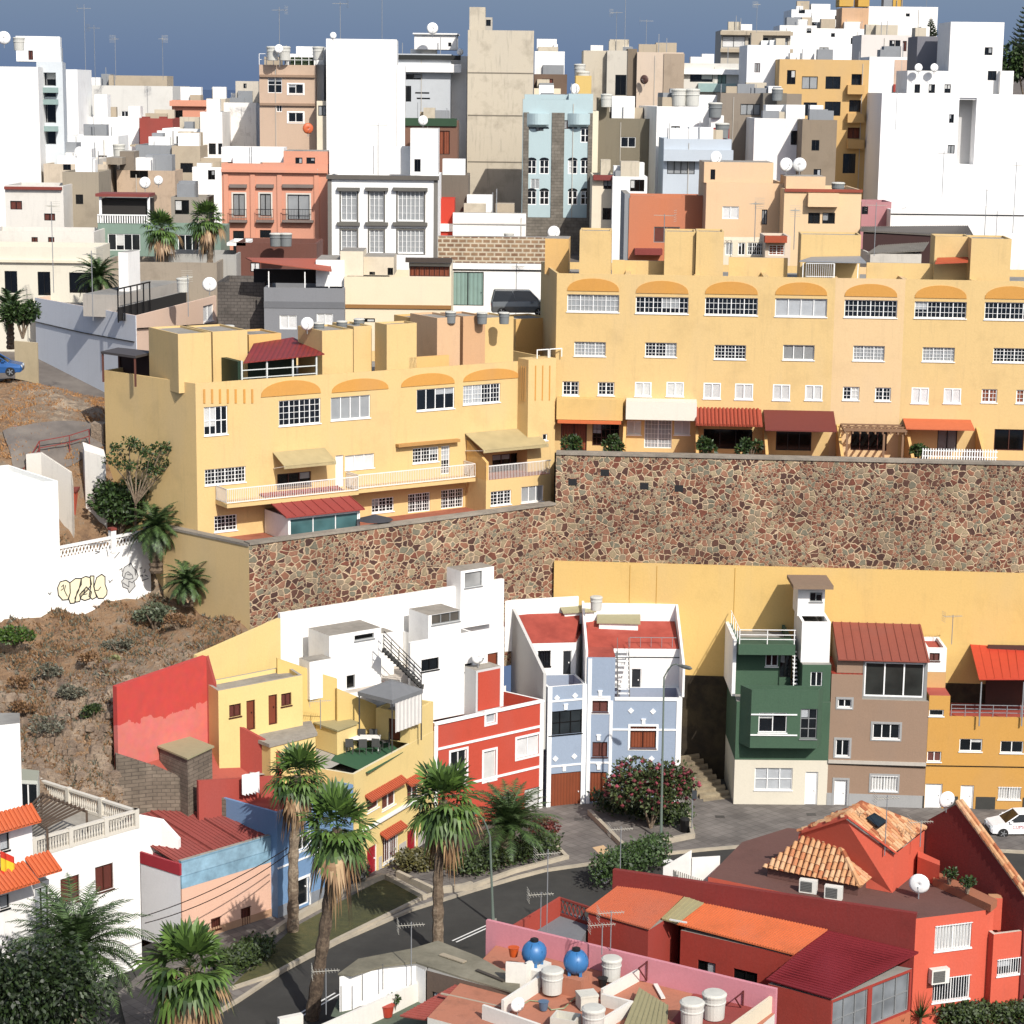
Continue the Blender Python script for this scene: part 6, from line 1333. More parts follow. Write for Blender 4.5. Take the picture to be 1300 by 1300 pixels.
b=FB('concrete_tower','tall weathered bare concrete tower in the centre of the skyline',594,678,38,285,236,10,CON_,0); extra(b,596,616,9,.6,4,CON_); extra(b,616,625,22,.8,3,plaster('c9c2b4',.5),wins=((617,25,623,33,Dk),))
for y in (92,146,205): ledge(b,594,678,y,.12,.03,plaster('8d8474',.6),'floor_seam')
b.done()
b=FB('white_building','small white building right of the concrete tower against the sky',679,717,65,120,262,7,WHG); extra(b,703,708,56,2,1,WHITE); b.done()
b=FB('brown_building','low dark brown building behind the pale blue towerlet',678,720,94,140,250,6,plaster('7c6452',.4,k=.7),wins=((688,100,702,112,dict(fill='brown')),)); b.done()
b=FB('cream_building','low cream wall building below the dark brown one',678,712,112,140,246,5,CRM); b.done()
b=FB('yellow_hut','little yellow rooftop hut with a dish near the pale blue building',731,751,96,140,240,4,plaster('ecca7a',.2)); b.done()
b=FB('concrete_building','weathered concrete block with streaks, left of the white-patched one',741,772,64,140,262,8,CON_); b.done()
b=FB('patched_building','concrete building with a white patched centre and dark stairwell',771,808,64,160,261,8,plaster('dcd5c6',.7,k=.8),wins=((781,95,795,121,Dk),)); extra(b,797,809,62,-.15,7,plaster('8f7f6b',.5,k=.7),z0=b.v.z0+1); b.done()
b=FB('beige_building','pale pink-beige block with a streaky right side on the skyline',809,868,66,160,260,9,plaster('e2cdb6',.35,k=.8)); extra(b,843,869,68,-.15,7,plaster('b7a48e',.55),z0=b.v.z0+1); b.done()
b=FB('light_blue_building','pale blue building with grey stone strips and pairs of arched windows',664,753,126,300,219,9,LBL,0)
for cx in (683,735):
    for y in (163,203,242):
        for dx in (-8,8): b.v.win(0,cx+dx-6,y,cx+dx+6,y+18,n=2,fr='white',fill='glass',rows=1,rev=.1,sill=0,fw=.08)
P,Q,d,nn,ln=b.v.fr(0)
for x0,x1 in ((664,671),(700,716),(746,753)):
    s0=max(0,b.v.px(0,x0,200)[0]); s1=min(ln,b.v.px(0,x1,200)[0]); mb=MB(); mb.fb(P,d,nn,s0,s1,b.v.z0,b.v.px(0,700,143)[1],.0,.08); b.part(mb,'stone_strip',STONE_T)
mb=MB(); mb.fb(P,d,nn,0,ln,b.v.z0,b.v.px(0,700,276)[1],.081,.14); b.part(mb,'stone_base',STONE_T)
for cx in (683,735):
    s0,_=b.v.px(0,cx-14,150); s1,_=b.v.px(0,cx+14,150); z0=b.v.px(0,cx,158)[1]; z1_=b.v.px(0,cx,144)[1]; mb=MB(); k=8
    for j in range(k):
        q=[(s0+(s1-s0)*(j+i)/k,.08+.75*sin(pi*(j+i)/k)) for i in (0,1)]; o=lambda s,h,z:(P.x+d.x*s+nn.x*h,P.y+d.y*s+nn.y*h,z)
        mb.face([o(*q[0],z0),o(*q[1],z0),o(*q[1],z1_),o(*q[0],z1_)]); mb.face([o(*q[0],z1_),o(*q[1],z1_),o(q[1][0],.0,z1_),o(q[0][0],0,z1_)]); mb.face([o(*q[1],z0),o(*q[0],z0),o(q[0][0],.0,z0-.3),o(q[1][0],0,z0-.3)])
    b.part(mb,'balcony',LBL)
    # arched heads over each pair
    for dx in (-8,8):
        for y in (163,203,242):
            s,z=b.v.px(0,cx+dx,y); mb=MB(); r_=.48; ring=[(s+r_*cos(pi*j/8),z-.02+r_*.55*sin(pi*j/8)) for j in range(9)]; mb.face([o(a,.03,c) for a,c in ring]); b.part(mb,'arch_light',GL)
extra(b,666,722,120,1,3,LBL); extra(b,722,753,119,.5,4,LBL); b.done()
b=FB('cream_building','thin cream strip building squeezed right of the pale blue one',752.5,760,141,290,223,7,CRM); b.done()
b=FB('olive_building','dark olive-grey building with one white window, centre background',760,832,150,260,227,9,OLV,0,wins=((788,174,807,187,dict(fr='white')),)); extra(b,760,774,124,.0,6,OLV); extra(b,777,806,122,1,4,WHG); b.done()
b=FB('cream_house','cream house with two small windows below the olive building',752,780,222,300,212,6,CRM,0,wins=((766,226,777,240),(765,264,776,279))); ledge(b,753,778,222,.0001+.5,.6,plaster('8e3a34',.3),'tiled_hood'); b.done()
b=FB('white_house','white cubic house with a dark screen window next to the cream one',778,822,224,262,210,6,WHG,0,wins=((800,228,818,243,dict(n=3,fill='dark')),)); b.done()
b=FB('white_house','bright white house with a blue-grey shadow flank above the pale balcony house',834,893,135,230,224,8,WHITE,10,wins=((852,160,863,175,dict(fill='lace')),)); b.done()
b=FB('balcony_house','pale blue-white house with a long balcony and lace curtain',843,929,176,250,215,8,PBL,0,wins=((847,203,882,221,dict(n=4,fill='lace')),)); ledge(b,842,930,190,1.1,.9,PBL); b.done()
b=FB('red_lean_to','small bright red tank shelter on the white roofs',899,926,162,176,221,3,plaster('b02a2a',.1)); b.done()
b=FB('white_building','long white building behind the balcony house, centre right',845,1000,120,200,238,9,WHG,0,wins=((853,125,860,134,dict(fill='shutter')),)); b.done()
b=FB('grey_brown_building','brown-grey bare building with a framed window, right of the white tanks',915,1018,118,180,234,7,plaster('948879',.4,k=.85),0,wins=((940,132,965,146,dict(fill='lace',n=3)),)); b.done()
b=FB('white_building','white building with planted terraces and glass balcony rail on the right skyline',866,952,80,150,262,9,plaster('ece8de',.3),0,wins=((911,94,922,106,dict(fill='teal')),(876,92,905,104),(937,94,945,102))); ledge(b,886,950,106,1.0,.8,plain('9fb8b4',.3)); ledge(b,866,952,88,.6,.6,WHG,'lip'); b.done()
b=FB('flats','greyish flats with shaded loggias left of the white hill cluster',916,1004,38,100,300,9,plaster('cfc6b6',.3),0,wins=((917,46,946,60,dict(fill='shutter')),(950,48,975,60,Dk),(980,48,1000,60,dict(fill='lace')))); ledge(b,914,1006,40,.5,.8,BEI,'lip'); ledge(b,914,1006,62,.5,.8,BEI,'lip'); b.done()
b=FB('white_building','plain white block below the greyish flats on the right',949,1003,57,140,250,9,plaster('eef0f1',.12),0); b.done()
b=FB('white_flats','white hillside flats crowned by two yellow chimneys-like rooms, upper right',1036,1104,36,110,330,10,WHG,0,wins=((1055,42,1060,47),(1080,48,1088,56),(1040,60,1052,66,dict(fill='lace')))); extra(b,1069,1103,10,2,6,plaster('e0b58c',.3),z0=b.v.z0+5); b.done()
b=FB('white_flats','big white hilltop block with yellow rooftop rooms at the top edge',1103,1191,8,110,335,10,WHITE,0,wins=((1150,17,1155,21),)); extra(b,1066,1084,-8,1,4,plaster('dcae4e',.2)); extra(b,1090,1104,-8,1,4,plaster('dcae4e',.2)); extra(b,1134,1146,-6,1,4,plaster('dcae4e',.2)); b.done()
b=FB('white_flats','stepped white flats climbing to the hilltop with small dark windows',1005,1075,12,90,345,10,WHG,0,wins=((1014,11,1022,17),(1030,28,1036,34),(1060,20,1066,25),(1045,40,1052,45))); extra(b,1030,1054,5,2,5,WHG); b.done()
b=FB('white_house','white house with red trim and twin windows under the araucaria',1094,1165,44,110,290,8,plaster('f4ece4',.2),0,wins=((1129,51,1136,60),(1136.5,51,1143,60),(1146,52,1151,65,dict(fill='brown')),(1154,60,1160,67))); b.done()
b=FB('white_house','small white house at the left foot of the hill cluster',990,1037,32,80,325,8,WHITE,0,wins=((1024,36,1030,42),(996,40,1002,46))); b.done()
b=FB('yellow_flats','yellow ochre flats with corner balconies, right background',990,1104,75,230,246,10,plaster('e0b878',.16,k=.8),0,wins=((999,89,1010,107,Dk),(1018,97,1038,113,dict(fill='lace')),(1048,97,1067,113),(1081,94,1094,108,dict(rev=.6)),(1020,130,1037,147),(1047,129,1067,147),(1078,127,1093,142,dict(rev=.6)),(1076,162,1092,176,dict(fill='gwood',rev=.6)),(1000,122,1010,130,Dk),(1070,195,1086,220,Dk)))
for y in (108,144,177): ledge(b,1075,1096,y,1.0,.9,plaster('dab070',.16,k=.8))
b.done()
b=FB('white_building','white wall building with a red tarpaulin between ochre flats and white giant',1104,1162,72,130,262,8,WHG,0); ledge(b,1134,1148,107,.9,.3,plain('a8392c',.7),'tarpaulin'); ledge(b,1136,1160,76,3.5,.05,plaster('e8c8b0',.3),'painted_patch'); b.done()
b=FB('white_giant','huge blank white building with a recessed light shaft, far right',1120,1330,118,300,236,16,plaster('fbfaf8',.06,k=.84),0,wins=((1205,145,1211,156),(1216,124,1238,209,dict(fr='none',fill=plaster('d9d8d6',.2),rev=2.2)),(1203,184,1212,195,dict(fill='lace'))))
P,Q,d,nn,ln=b.v.fr(0)
extra(b,1152,1234,90,1,7,WHITE,wins=((1161,107,1168,118),(1179,107,1187,118),(1199,107,1207,118))); extra(b,1207,1275,28,3,7,WHITE,wins=((1250,60,1260,70),(1254,90,1265,102))); extra(b,1270,1287,90,2,6,WHITE)
b.done()
b=FB('grey_flank','grey shaded slab building left of the hilltop white tower',1165,1206,46,110,248,6,plaster('8b8b92',.2,k=.7),0); b.done()  # even blue-grey plaster on the whole slab
b=FB('olive_building','brown-grey windowless block beside the white stair house, right of centre',1019,1063,152,240,222,8,plaster('94846f',.3,k=.85),0); b.done()
b=FB('white_house','white house with black grille window, left of the brown-grey block',958,1019,150,230,226,8,WHITE,0,wins=((1004,166,1017,184),)); extra(b,998,1022,133,1,4,WHITE); b.done()
b=FB('grey_water_room','small grey bare roof room with a tank, left of the ochre flats',969,999,118,150,232,4,plaster('8b8478',.4,k=.65),0); b.done()
# --- behind the yellow rows
b=FB('orange_house','terracotta-orange house with a stepped parapet and brown window',799,897,251,330,186,8,ORN,0,wins=((830,288,863,308,dict(fr='grey',fill='brown')),)); extra(b,800,831,248,-.0+.02,.3,ORN); extra(b,866,897,248,.02,.3,ORN); ledge(b,805,840,315,.5,1.2,plaster('8e3a34',.3),'tiled_hood'); extra(b,793,800,246,.1,7,GRY,z0=b.v.z0+1); b.done()
b=FB('peach_house','peach house with a taller block and white shutters, behind the long yellow row',897,998,232,330,183,8,PCH,0,wins=((917,262,938,278,dict(fr='white',fill='shutter')),(967,266,974,285,dict(fill='lace')))); extra(b,894,982,206,.3,5,PCH,wins=((902,215,908,228),)); b.done()
b=FB('peach_house','lighter peach house with an overhang box above twin dark windows',996,1094,240,330,180,8,plaster('f3d2a6',.1,k=.83),0,wins=((1026,270,1041,284),(1044,270,1060,284))); ledge(b,1025,1064,245,1.1,.7,plaster('f3d2a6',.1,k=.83),'overhang_box'); extra(b,998,1048,224,1.5,4,PCH); ledge(b,996,1095,240,.25,.15,plaster('a04a34',.3),'cornice'); b.done()
b=FB('white_house','small white-peach house with a tiled hood and pink curtained window behind the yellow row',972,1004,300,345,166,4,plaster('f0dcc4',.15),0,wins=((976,311,996,324,dict(fr='white',fill='gwood',mun=(1,3))),)); ledge(b,970,998,299,.5,.7,plaster('b5512e',.2),'tiled_hood'); b.done()
b=FB('window_row_house','low cream house with a row of white barred windows, behind the yellow row',918,975,305,345,168,4,CRM,0,wins=((921,308,930,324,dict(fr='white',fill='lace')),(937,308,946,324,dict(fr='white')),(949,308,972,324,dict(fr='white',n=4,mun=(1,2))))); b.done()
b=FB('pink_house','dusty pink low wall house left of the long white wall',1094,1132,256,300,190,4,plaster('c98e92',.25,k=.75),0,wins=((1094,262,1102,272),)); b.done()
b=FB('long_white_wall','long low white building with a cable across, under the white giant',1131,1340,266,330,188,8,WHITE,0); ledge(b,1131,1300,272,.08,.06,BLACKM,'cable'); b.done()
b=FB('shed','white shed with a grey ribbed roof behind the yellow row, right',1105,1170,322,350,172,5,plaster('dcd6ca',.5),0)
P,Q,d,nn,ln=b.v.fr(0)
b.done(); quadroof(b,[onP(P,Q,1101,322),onP(P,Q,1172,318),atY(1185,298,180),atY(1130,302,180)],plaster('8b857a',.6,k=.7),'ribbed_roof',22,.05)
q=[atY(1093,293,176),atY(1236,301,176),atY(1228,287,182),atY(1094,288,182)]
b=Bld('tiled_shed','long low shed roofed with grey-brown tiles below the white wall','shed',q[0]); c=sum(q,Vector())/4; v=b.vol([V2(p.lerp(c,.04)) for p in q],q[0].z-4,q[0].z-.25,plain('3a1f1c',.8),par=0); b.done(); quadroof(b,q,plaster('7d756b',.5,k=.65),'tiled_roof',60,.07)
# salmon classical house
b=FB('salmon_house','salmon townhouse with grey framed balcony windows and pilasters',281,416,207,330,197,9,SALM,0,wins=((296,246,311,274,dict(fill='grey',sur=plain('d9d3c8'))),(330,246,344,274,dict(fill='grey',sur=plain('d9d3c8'))),(365,247,393,279,dict(fill='lace',sur=plain('d9d3c8'))),(296,293,310,318),(330,292,344,302)))
P,Q,d,nn,ln=b.v.fr(0); mb=MB()
for x in (287,321,355,402): s,_=b.v.px(0,x,240); mb.fb(P,d,nn,max(.02,s-.22),s+.22,b.v.z0,b.v.px(0,350,222)[1],.0,.12)
z=b.v.px(0,350,219)[1]; mb.fb(P,d,nn,0,ln,z,z+.25,.0,.35); b.part(mb,'pilasters',SALM)
for x0,x1 in ((292,314),(326,348),(359,398)):
    s0,_=b.v.px(0,x0,270); s1,_=b.v.px(0,x1,270); z=b.v.px(0,x0,279)[1]; zt2=b.v.px(0,x0,238)[1]
    mb=MB(); mb.fb(P,d,nn,s0,s1,z-.2,z,.02,.6); mb.fb(P,d,nn,s0,s1,zt2,zt2+.3,.0,.3); b.part(mb,'cornice',plaster('8a7c74',.3))
    mb=MB(); mb.fb(P,d,nn,s0,s1,z+.95,z+1,.52,.57); k=s0
    while k<s1: mb.fb(P,d,nn,k,k+.025,z,z+.95,.53,.56); k+=.14
    b.part(mb,'balcony_railing',BLACKM)
extra(b,281,360,187,3,3,WHITE,par=.3); extra(b,360,418,192,.3,5,SALM,wins=((375,200,384,218),(389,200,400,219))); 
b.done()
b=FB('white_townhouse','white townhouse with tall grey barred windows, right of the salmon one',416,556,222,340,194,9,plaster('f6f5f1',.08,k=.82),0)
for x0,x1,n_ in ((433,453,3),(469,487,3),(505,538,6)):
    b.v.win(0,x0,243,x1,280,n=n_,fr='white',fill='lace',mun=(0,3),sur=plaster('77746c',.2,k=.7),sill=0); b.v.win(0,x0,292,x1,321,n=n_,fr='white',fill='lace',mun=(0,3),sur=plaster('77746c',.2,k=.7),sill=0)
P,Q,d,nn,ln=b.v.fr(0); mb=MB(); z=b.v.z1; mb.fb(P,d,nn,-.1,ln+.1,z-.35,z+.02,.0,.3); b.part(mb,'cornice',plaster('6e6860',.2,k=.7))
mb=MB(); mb.fb(P,d,nn,0,.35,b.v.z0,z-.36,.0,.06); mb.fb(P,d,nn,ln-.35,ln,b.v.z0,z-.36,0,.06); b.part(mb,'corner_strip',plaster('8a867e',.2,k=.7))
for x0,x1 in ((428,457),(464,493),(499,543)):
    s0,_=b.v.px(0,x0,240); s1,_=b.v.px(0,x1,240); mb=MB()
    for y in (240,284): z2=b.v.px(0,x0,y)[1]; mb.fb(P,d,nn,s0,s1,z2-.15,z2+.15,.0,.35)
    b.part(mb,'hood_moulding',plaster('77746c',.2,k=.7))
extra(b,418,521,185,3,.3,WHITE,z0=b.v.z1+.0); extra(b,521,556,163,1,4,WHITE,wins=((526,202,534,218),),fill='dark'); b.done()
b=FB('old_wall_house','dark brick party wall between white townhouse and concrete tower',556,595,222,330,205,6,plaster('84786a',.6,k=.65),0); b.done()
b=FB('red_hut','bright red and white hut beside the dark brick wall',557,577,252,330,202,3,plaster('cf3a22',.1),0); ledge(b,557,580,284,.7,.2,WHITE,'white_band'); b.done()
b=FB('white_garden_wall','low white wall with a pipe below the concrete tower','' and 0 or 575,668,270,320,201,1.0,plaster('f0ede6',.4),0,par=0); ledge(b,576,668,283,.12,.12,plain('d8d4cc'),'pipe'); b.done()
b=FB('rubble_wall','old brown rubble stone wall with pale joints above the white gate wall',556,695,300,345,190,1.2,OLDW,0,par=0); b.done()
# mid-left houses
b=FB('teal_house','sea-green house with a balustraded loggia and four-light window, left',124,196,283,360,188,6,TEAL,0,wins=((137,297,178,318,dict(n=4,fr='white')),)); 
P,Q,d,nn,ln=b.v.fr(0)
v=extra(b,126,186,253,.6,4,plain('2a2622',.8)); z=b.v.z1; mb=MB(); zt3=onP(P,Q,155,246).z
mb.fb(P,d,nn,-.1,ln*.92,zt3-.25,zt3,-3,.25); b.part(mb,'tiled_roof',plaster('8e4038',.3)); mb=MB()
for s in (.15,ln*.88): mb.fb(P,d,nn,s,s+.2,z,zt3-.25,-.3,-.1)
b.part(mb,'posts',WHT); mb=MB(); k=0
while k<ln*.9: mb.fb(P,d,nn,k,k+.1,z,z+.65,.0,.08); k+=.21
mb.fb(P,d,nn,0,ln*.9,z+.65,z+.75,-.02,.12); b.part(mb,'balustrade',WHT); b.done()
b=FB('teal_house','lower sea-green wing behind the two fan palms',196,280,288,360,190,6,TEAL,0,wins=((226,298,253,318,dict(n=3,fr='white')),)); b.done()
b=FB('shaded_house','house with a shaded porch behind the fan palms',217,262,250,300,199,5,plaster('a59d90',.4),0,wins=((222,254,240,272,Dk),)); b.done()
b=FB('old_white_house','old white house with a rust-red eave and small brown windows, far left middle',6,80,235,320,192,6,plaster('f1ece2',.4),0,wins=((13,255,28,266,dict(fill='brown')),(56,271,70,280,dict(fill='brown')))); ledge(b,6,79,237,.25,.3,plaster('8e3a2c',.3),'eave'); b.done()
b=FB('block_wall_house','unrendered grey-brown block house behind the old white one',79,125,218,300,196,6,plaster('a69a86',.5,k=.85),0); b.done()
b=FB('ruined_house','tumbledown house with a stepped stone wall and debris on its roof',55,136,208,240,212,8,plaster('d3c3ac',.6,k=.9),0,wins=((80,207,90,216,Dk),)); extra(b,135,155,200,.3,4,plaster('a39684',.6)); b.done()
b=FB('white_house','white low house with a satellite dish under the far-left towers',36,124,201,235,217,6,plaster('f0eadf',.3),0,wins=((80,209,90,216,dict(fill='brown')),(101,216,109,222))); b.done()
b=FB('tent_house','white building with pale sail awnings left of the grey block building',84,150,172,215,228,6,WHG,0); b.done()
b=FB('ruin','broken earth-coloured ruin walls in front of the grey block building',148,222,216,250,214,5,plaster('c2aa90',.8,k=.9,sc_=3),0,wins=((165,216,188,226,Dk),)); extra(b,152,170,192,.5,3,plaster('8f8272',.6)); b.done()
b=FB('white_house','low white house with two little brown windows at the far left',-20,119,293,350,183,6,plaster('f3ede2',.3),0,wins=((40,301,48,310,dict(fill='brown')),(61,301,69,310,dict(fill='brown')))); b.done()
b=FB('white_house','long cream-white garage house with dark doorways behind the phoenix palms',-30,122,313,380,176,6,plaster('f3ecd8',.2),0,wins=((6,344,22,372,Dk),(48,345,64,375,Dk),(88,346,125,372,Dk))); ledge(b,-30,122,330,.2,.25,CRM,'cornice'); b.done()
# grey-and-peach long house with pipes
ZP=29.0; p0=G(45,378,ZP); p1=G(173,401,ZP); p2=G(283,373,ZP)
b=Bld('long_house','long low house, pale grey flank and peach front, with a black cable round it','house',p1)
v=b.vol([V2(p1),V2(p2),V2(p2)+(V2(p0)-V2(p1))*.8,V2(p0)],20,ZP,[None,PCH][0] or plaster('f2d2ba',.15,k=.82),par=.5)
v.win(0,258,387,271,408,n=2,fr='white',fill='shutter'); P,Q,d,nn,ln=v.fr(3)
mb=MB(); mb.fb(P,d,nn,0,ln,20,ZP+.02,.005,.06); b.part(mb,'grey_render',plaster('d6d9de',.2,k=.98))
mb=MB(); a=onP(P,Q,45,408); c=onP(P,Q,172,434); o=Vector((nn.x,nn.y,0))*.12; mb.tube([a+o,(a+c)/2+o-Vector((0,0,.1)),c+o],.05,4); b.part(mb,'cable',BLACKM)
P,Q,d,nn,ln=v.fr(0); mb=MB(); a=onP(P,Q,173,417); c=onP(P,Q,282,410); o=Vector((nn.x,nn.y,0))*.1; mb.tube([a+o,c+o],.05,4); b.part(mb,'cable',BLACKM)
o=Vector((-d.y,d.x)); mb=MB(); f0=V2(onP(P,Q,150,398)); 
tr=b.vol(rect(onP(V2(p1)+nn*-1.5,V2(p2)+nn*-1.5,152,390),onP(V2(p1)+nn*-1.5,V2(p2)+nn*-1.5,237,390),.2),ZP-.5,ZP+.55,plain('23211f',.7),par=0)
mb=MB()
for k in range(6): q=V2(p1)-nn*1.2+d*(k*1.25-.5); mb.hexa([q,q+d*.08,q+d*.08+o*.08,q+o*.08],ZP-.5,ZP+2.)
q=V2(p1)-nn*1.2-d*.5; mb.hexa([q,q+d*6.4,q+d*6.4+o*.08,q+o*.08],ZP+1.95,ZP+2.05); b.part(mb,'terrace_frame',BLACKM)
pc=b.vol(rect(onP(V2(p1)-nn*2.5,V2(p2)-nn*2.5,152,380),onP(V2(p1)-nn*2.5,V2(p2)-nn*2.5,233,380),3),ZP-.5,ZP+1.2,plaster('bdb6ac',.4),par=0)
ch=b.vol(rect(onP(V2(p1)-nn*3,V2(p2)-nn*3,163,350),onP(V2(p1)-nn*3,V2(p2)-nn*3,178,350),.8),ZP-.5,onP(V2(p1)-nn*3,V2(p2)-nn*3,170,319).z,WHITE,par=0); b.done()
b=FB('block_house','unrendered dark grey block house left of the grey terrace house',276,336,358,440,168,6,masonry('6f6862','645e58','4f4a45',.5,.25,.02,k=.7),0,wins=()); b.done()
b=FB('grey_house','slate-grey tiled house with a red-orange awning over its terrace',335,437,365,440,165,7,plaster('97999d',.15,k=.7),0,wins=((355,400,377,418,dict(fr='white',fill='shutter')),(402,398,423,412,dict(fr='white',fill='shutter')))); ledge(b,335,437,383,.5,.04,plaster('7e8084',.2,k=.7),'dark_band')
P,Q,d,nn,ln=b.v.fr(0); q=[onP(P,Q,320,336),onP(P,Q,421,344),onP(P-nn*4,Q-nn*4,418,328),onP(P-nn*4,Q-nn*4,312,327)]; q[0]+=Vector((0,0,.3)); quadroof(b,q,plaster('b25a42',.2,k=.8),'awning',6,.02)
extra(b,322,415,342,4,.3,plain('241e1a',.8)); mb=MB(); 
for s in (.3,ln*.5,ln*.8): mb.fb(P,d,nn,s,s+.08,b.v.z1-.6,b.v.z1+1.2,-.4,-.3)
b.part(mb,'posts',WHT); extra(b,401,437,330,1.5,5,WHG); b.done()
b=FB('cream_house','cream house with a brown timber-glazed corner and a ridge moulding',437,573,351,440,166,7,plaster('f6e6c6',.12,k=.84),0,wins=((456,404,476,409,Dk),(535,398,545,401,Dk))); ledge(b,437,573,387,.28,.12,plaster('a5763e',.2),'moulding')
extra(b,432,461,319,.6,4,CRM); extra(b,462,500,326,1.5,4,plaster('efe0c6',.25),wins=((469,345,476,356),(492,340,499,351)),fill='dark'); extra(b,519,573,334,.02,4,CRM,wins=((520,338,571,351),),n=8,fill='gwood',fr='brown'); ledge(b,515,574,327,.35,.5,plain('4a4038',.8),'roof_lip'); b.done()
b=FB('gate_wall','white wall with large grey-green double gates behind the parked van',573,692,334,400,172,.6,WHITE,0,par=0,wins=((574,345,614,388,dict(fill='teal',n=2,name='gate')),)); ledge(b,573,692,342,.1,.08,BLACKM,'cable'); b.done()
b=FB('rust_roof_house','low house with rust-red roofs behind the fan palms, middle left',300,402,308,345,185,6,plaster('7a4a3c',.4,k=.7),0,wins=((318,333,330,345,dict(fill='shutter')),)); extra(b,288,312,312,.0,5,WHG); b.done()
b=FB('grey_shed','low grey roof shed left of the rust-roofed house',196,300,322,350,182,5,plaster('b0aea8',.5,k=.85),0); b.done()
b=FB('debris_roof_house','brown debris-strewn flat roof house behind the long peach house',130,275,332,372,178,6,plaster('a39684',.6,k=.85),0); b.done()
# left middle: white house with graffiti, orange house
gw0=atY(-30,590,131); gz=13.0
H0=G(75,620,20.8); H1=G(-40,640,20.8)
b=Bld('white_house','plain white house beside the graffiti wall, at the left edge','house',(H0.x,H0.y,13))
hd=(V2(atY(192,757,136))-V2(atY(0,803,129.5))).normalized(); hn=Vector((-hd.y,hd.x)); gA=V2(atY(0,803,129.5)); gB=V2(atY(192,757,136))
a_=V2(onP(gA,gB,-60,700)); c_=V2(onP(gA,gB,76,700)); zt5=onP(gA,gB,76,598).z
b.vol([a_,c_,c_+hn*7,a_+hn*7],9,onP(gA,gB,76,610).z,plaster('f6f3ea',.12,k=.84),par=.3,roof=plaster('f0eee8',.1)); 
b.done()
r=root('graffiti_wall','white garden wall covered in graffiti, with a lattice top and red-capped posts','wall',(c_.x,c_.y,12))
zg0=onP(gA,gB,77,691).z; zg1=onP(gA,gB,192,667).z
mb=MB(); P=c_+hd*.02; Q=gB; zz=[zg0-.9,zg1-1.0,zg1-1.0,zg0-.9]; mb.hexa([P,Q,Q+hn*.3,P+hn*.3],9.5,zz); part(mb,'wall',plaster('f8f5ee',.12,k=.84),r)
L_=(Q-P).length; mb=MB()
def zl_(s): return (zg0-.9)+(zg1-zg0-.1)*s/L_
for k in range(int(L_/.24)):
    s=k*.24
    for u0,u1 in ((0,.24),(.24,0)):
        if 5.3<s<5.8: continue
        A3=Vector((*(P+hd*(s+u0)+hn*.12),zl_(s)+0.02)); B3=Vector((*(P+hd*(s+u1)+hn*.12),zl_(s)+.6)); mb.tube([A3,B3],.045,4)
q=[P,Q,Q+hn*.25,P+hn*.25]; mb.hexa(q,[z+.6 for z in zz],[z+.75 for z in zz]); part(mb,'lattice',WHITE,r)
for s in (L_*.56,L_-.3):
    mb=MB(); c0=P+hd*s-hn*.05; mb.hexa([c0,c0+hd*.35,c0+hd*.35+hn*.4,c0+hn*.4],zl_(s)-.3,zl_(s)+1.15); o=part(mb,'post',WHITE,r); mb=MB(); c0-=hd*.04+hn*.04; mb.hexa([c0,c0+hd*.43,c0+hd*.43+hn*.48,c0+hn*.48],zl_(s)+1.152,zl_(s)+1.3); part(mb,'cap',plaster('8e3a2c',.2),r,parent=o)
def stroke(pts,r_,mat,name,th=.02):
    """painted line on the graffiti wall: closed thin ribbon through photo pixels"""
    w3=[onP(gA,gB,x,y) for x,y in pts]; mb=MB(); o=-Vector((hn.x,hn.y,0))
    for a,c in zip(w3,w3[1:]):
        d_=(c-a); 
        if d_.length<1e-3: continue
        d_.normalize(); up=d_.cross(o).normalized()*r_; mb.face([a-up+o*th-d_*r_*.5,c-up+o*th+d_*r_*.5,c+up+o*th+d_*r_*.5,a+up+o*th-d_*r_*.5])
    return part(mb,name,mat,r)
BK=plain('1c1c1e',.8); GK=plain('6a6a6c',.8); CK=plain('f3e8c4',.8)
def gz_(x,y): return (60+x/9.286,660+y/9.286)
fillp=[[(120,800),(150,730),(220,710),(265,740),(270,860),(240,940),(180,945),(130,890)],[(265,740),(330,690),(400,690),(400,760),(350,850),(320,980),(270,985),(250,930),(270,860)],[(400,690),(450,665),(505,680),(520,760),(470,830),(400,900),(380,960),(330,970),(325,920),(370,830)],[(505,660),(550,660),(545,780),(560,840),(580,910),(530,935),(490,900),(510,800)],[(550,780),(580,680),(640,640),(680,670),(680,760),(705,830),(700,880),(660,925),(600,925),(560,850)],[(380,880),(460,790),(520,850),(500,930),(440,950),(390,930)]]
o3=-Vector((hn.x,hn.y,0))
for f_ in fillp:
    mb=MB(); mb.face([onP(gA,gB,*gz_(*p))+o3*.012 for p in f_][::1]); 
    me_n=part(mb,'graffiti_fill',CK,r)
for f_ in fillp: stroke([gz_(*p) for p in f_+[f_[0]]],.035,BK,'graffiti_letter')
for f_ in ([(165,790),(190,765),(190,810),(160,830)],[(215,770),(200,830),(235,900)],[(400,850),(440,830),(430,880),(470,870)],[(565,830),(600,830),(630,790)]): stroke([gz_(*p) for p in f_],.028,BK,'graffiti_mark')
face=[(905,690),(880,650),(905,560),(950,530),(985,510),(1010,560),(1050,600),(1070,660),(1050,700),(1020,720),(1035,780),(990,830),(965,860),(945,810),(890,790),(875,720),(905,690)]
mb=MB(); mb.face([onP(gA,gB,*gz_(*p))+o3*.012 for p in face[:-1]]); part(mb,'graffiti_fill',plain('c9c9c6',.8),r)
stroke([gz_(*p) for p in face],.03,GK,'graffiti_emblem')
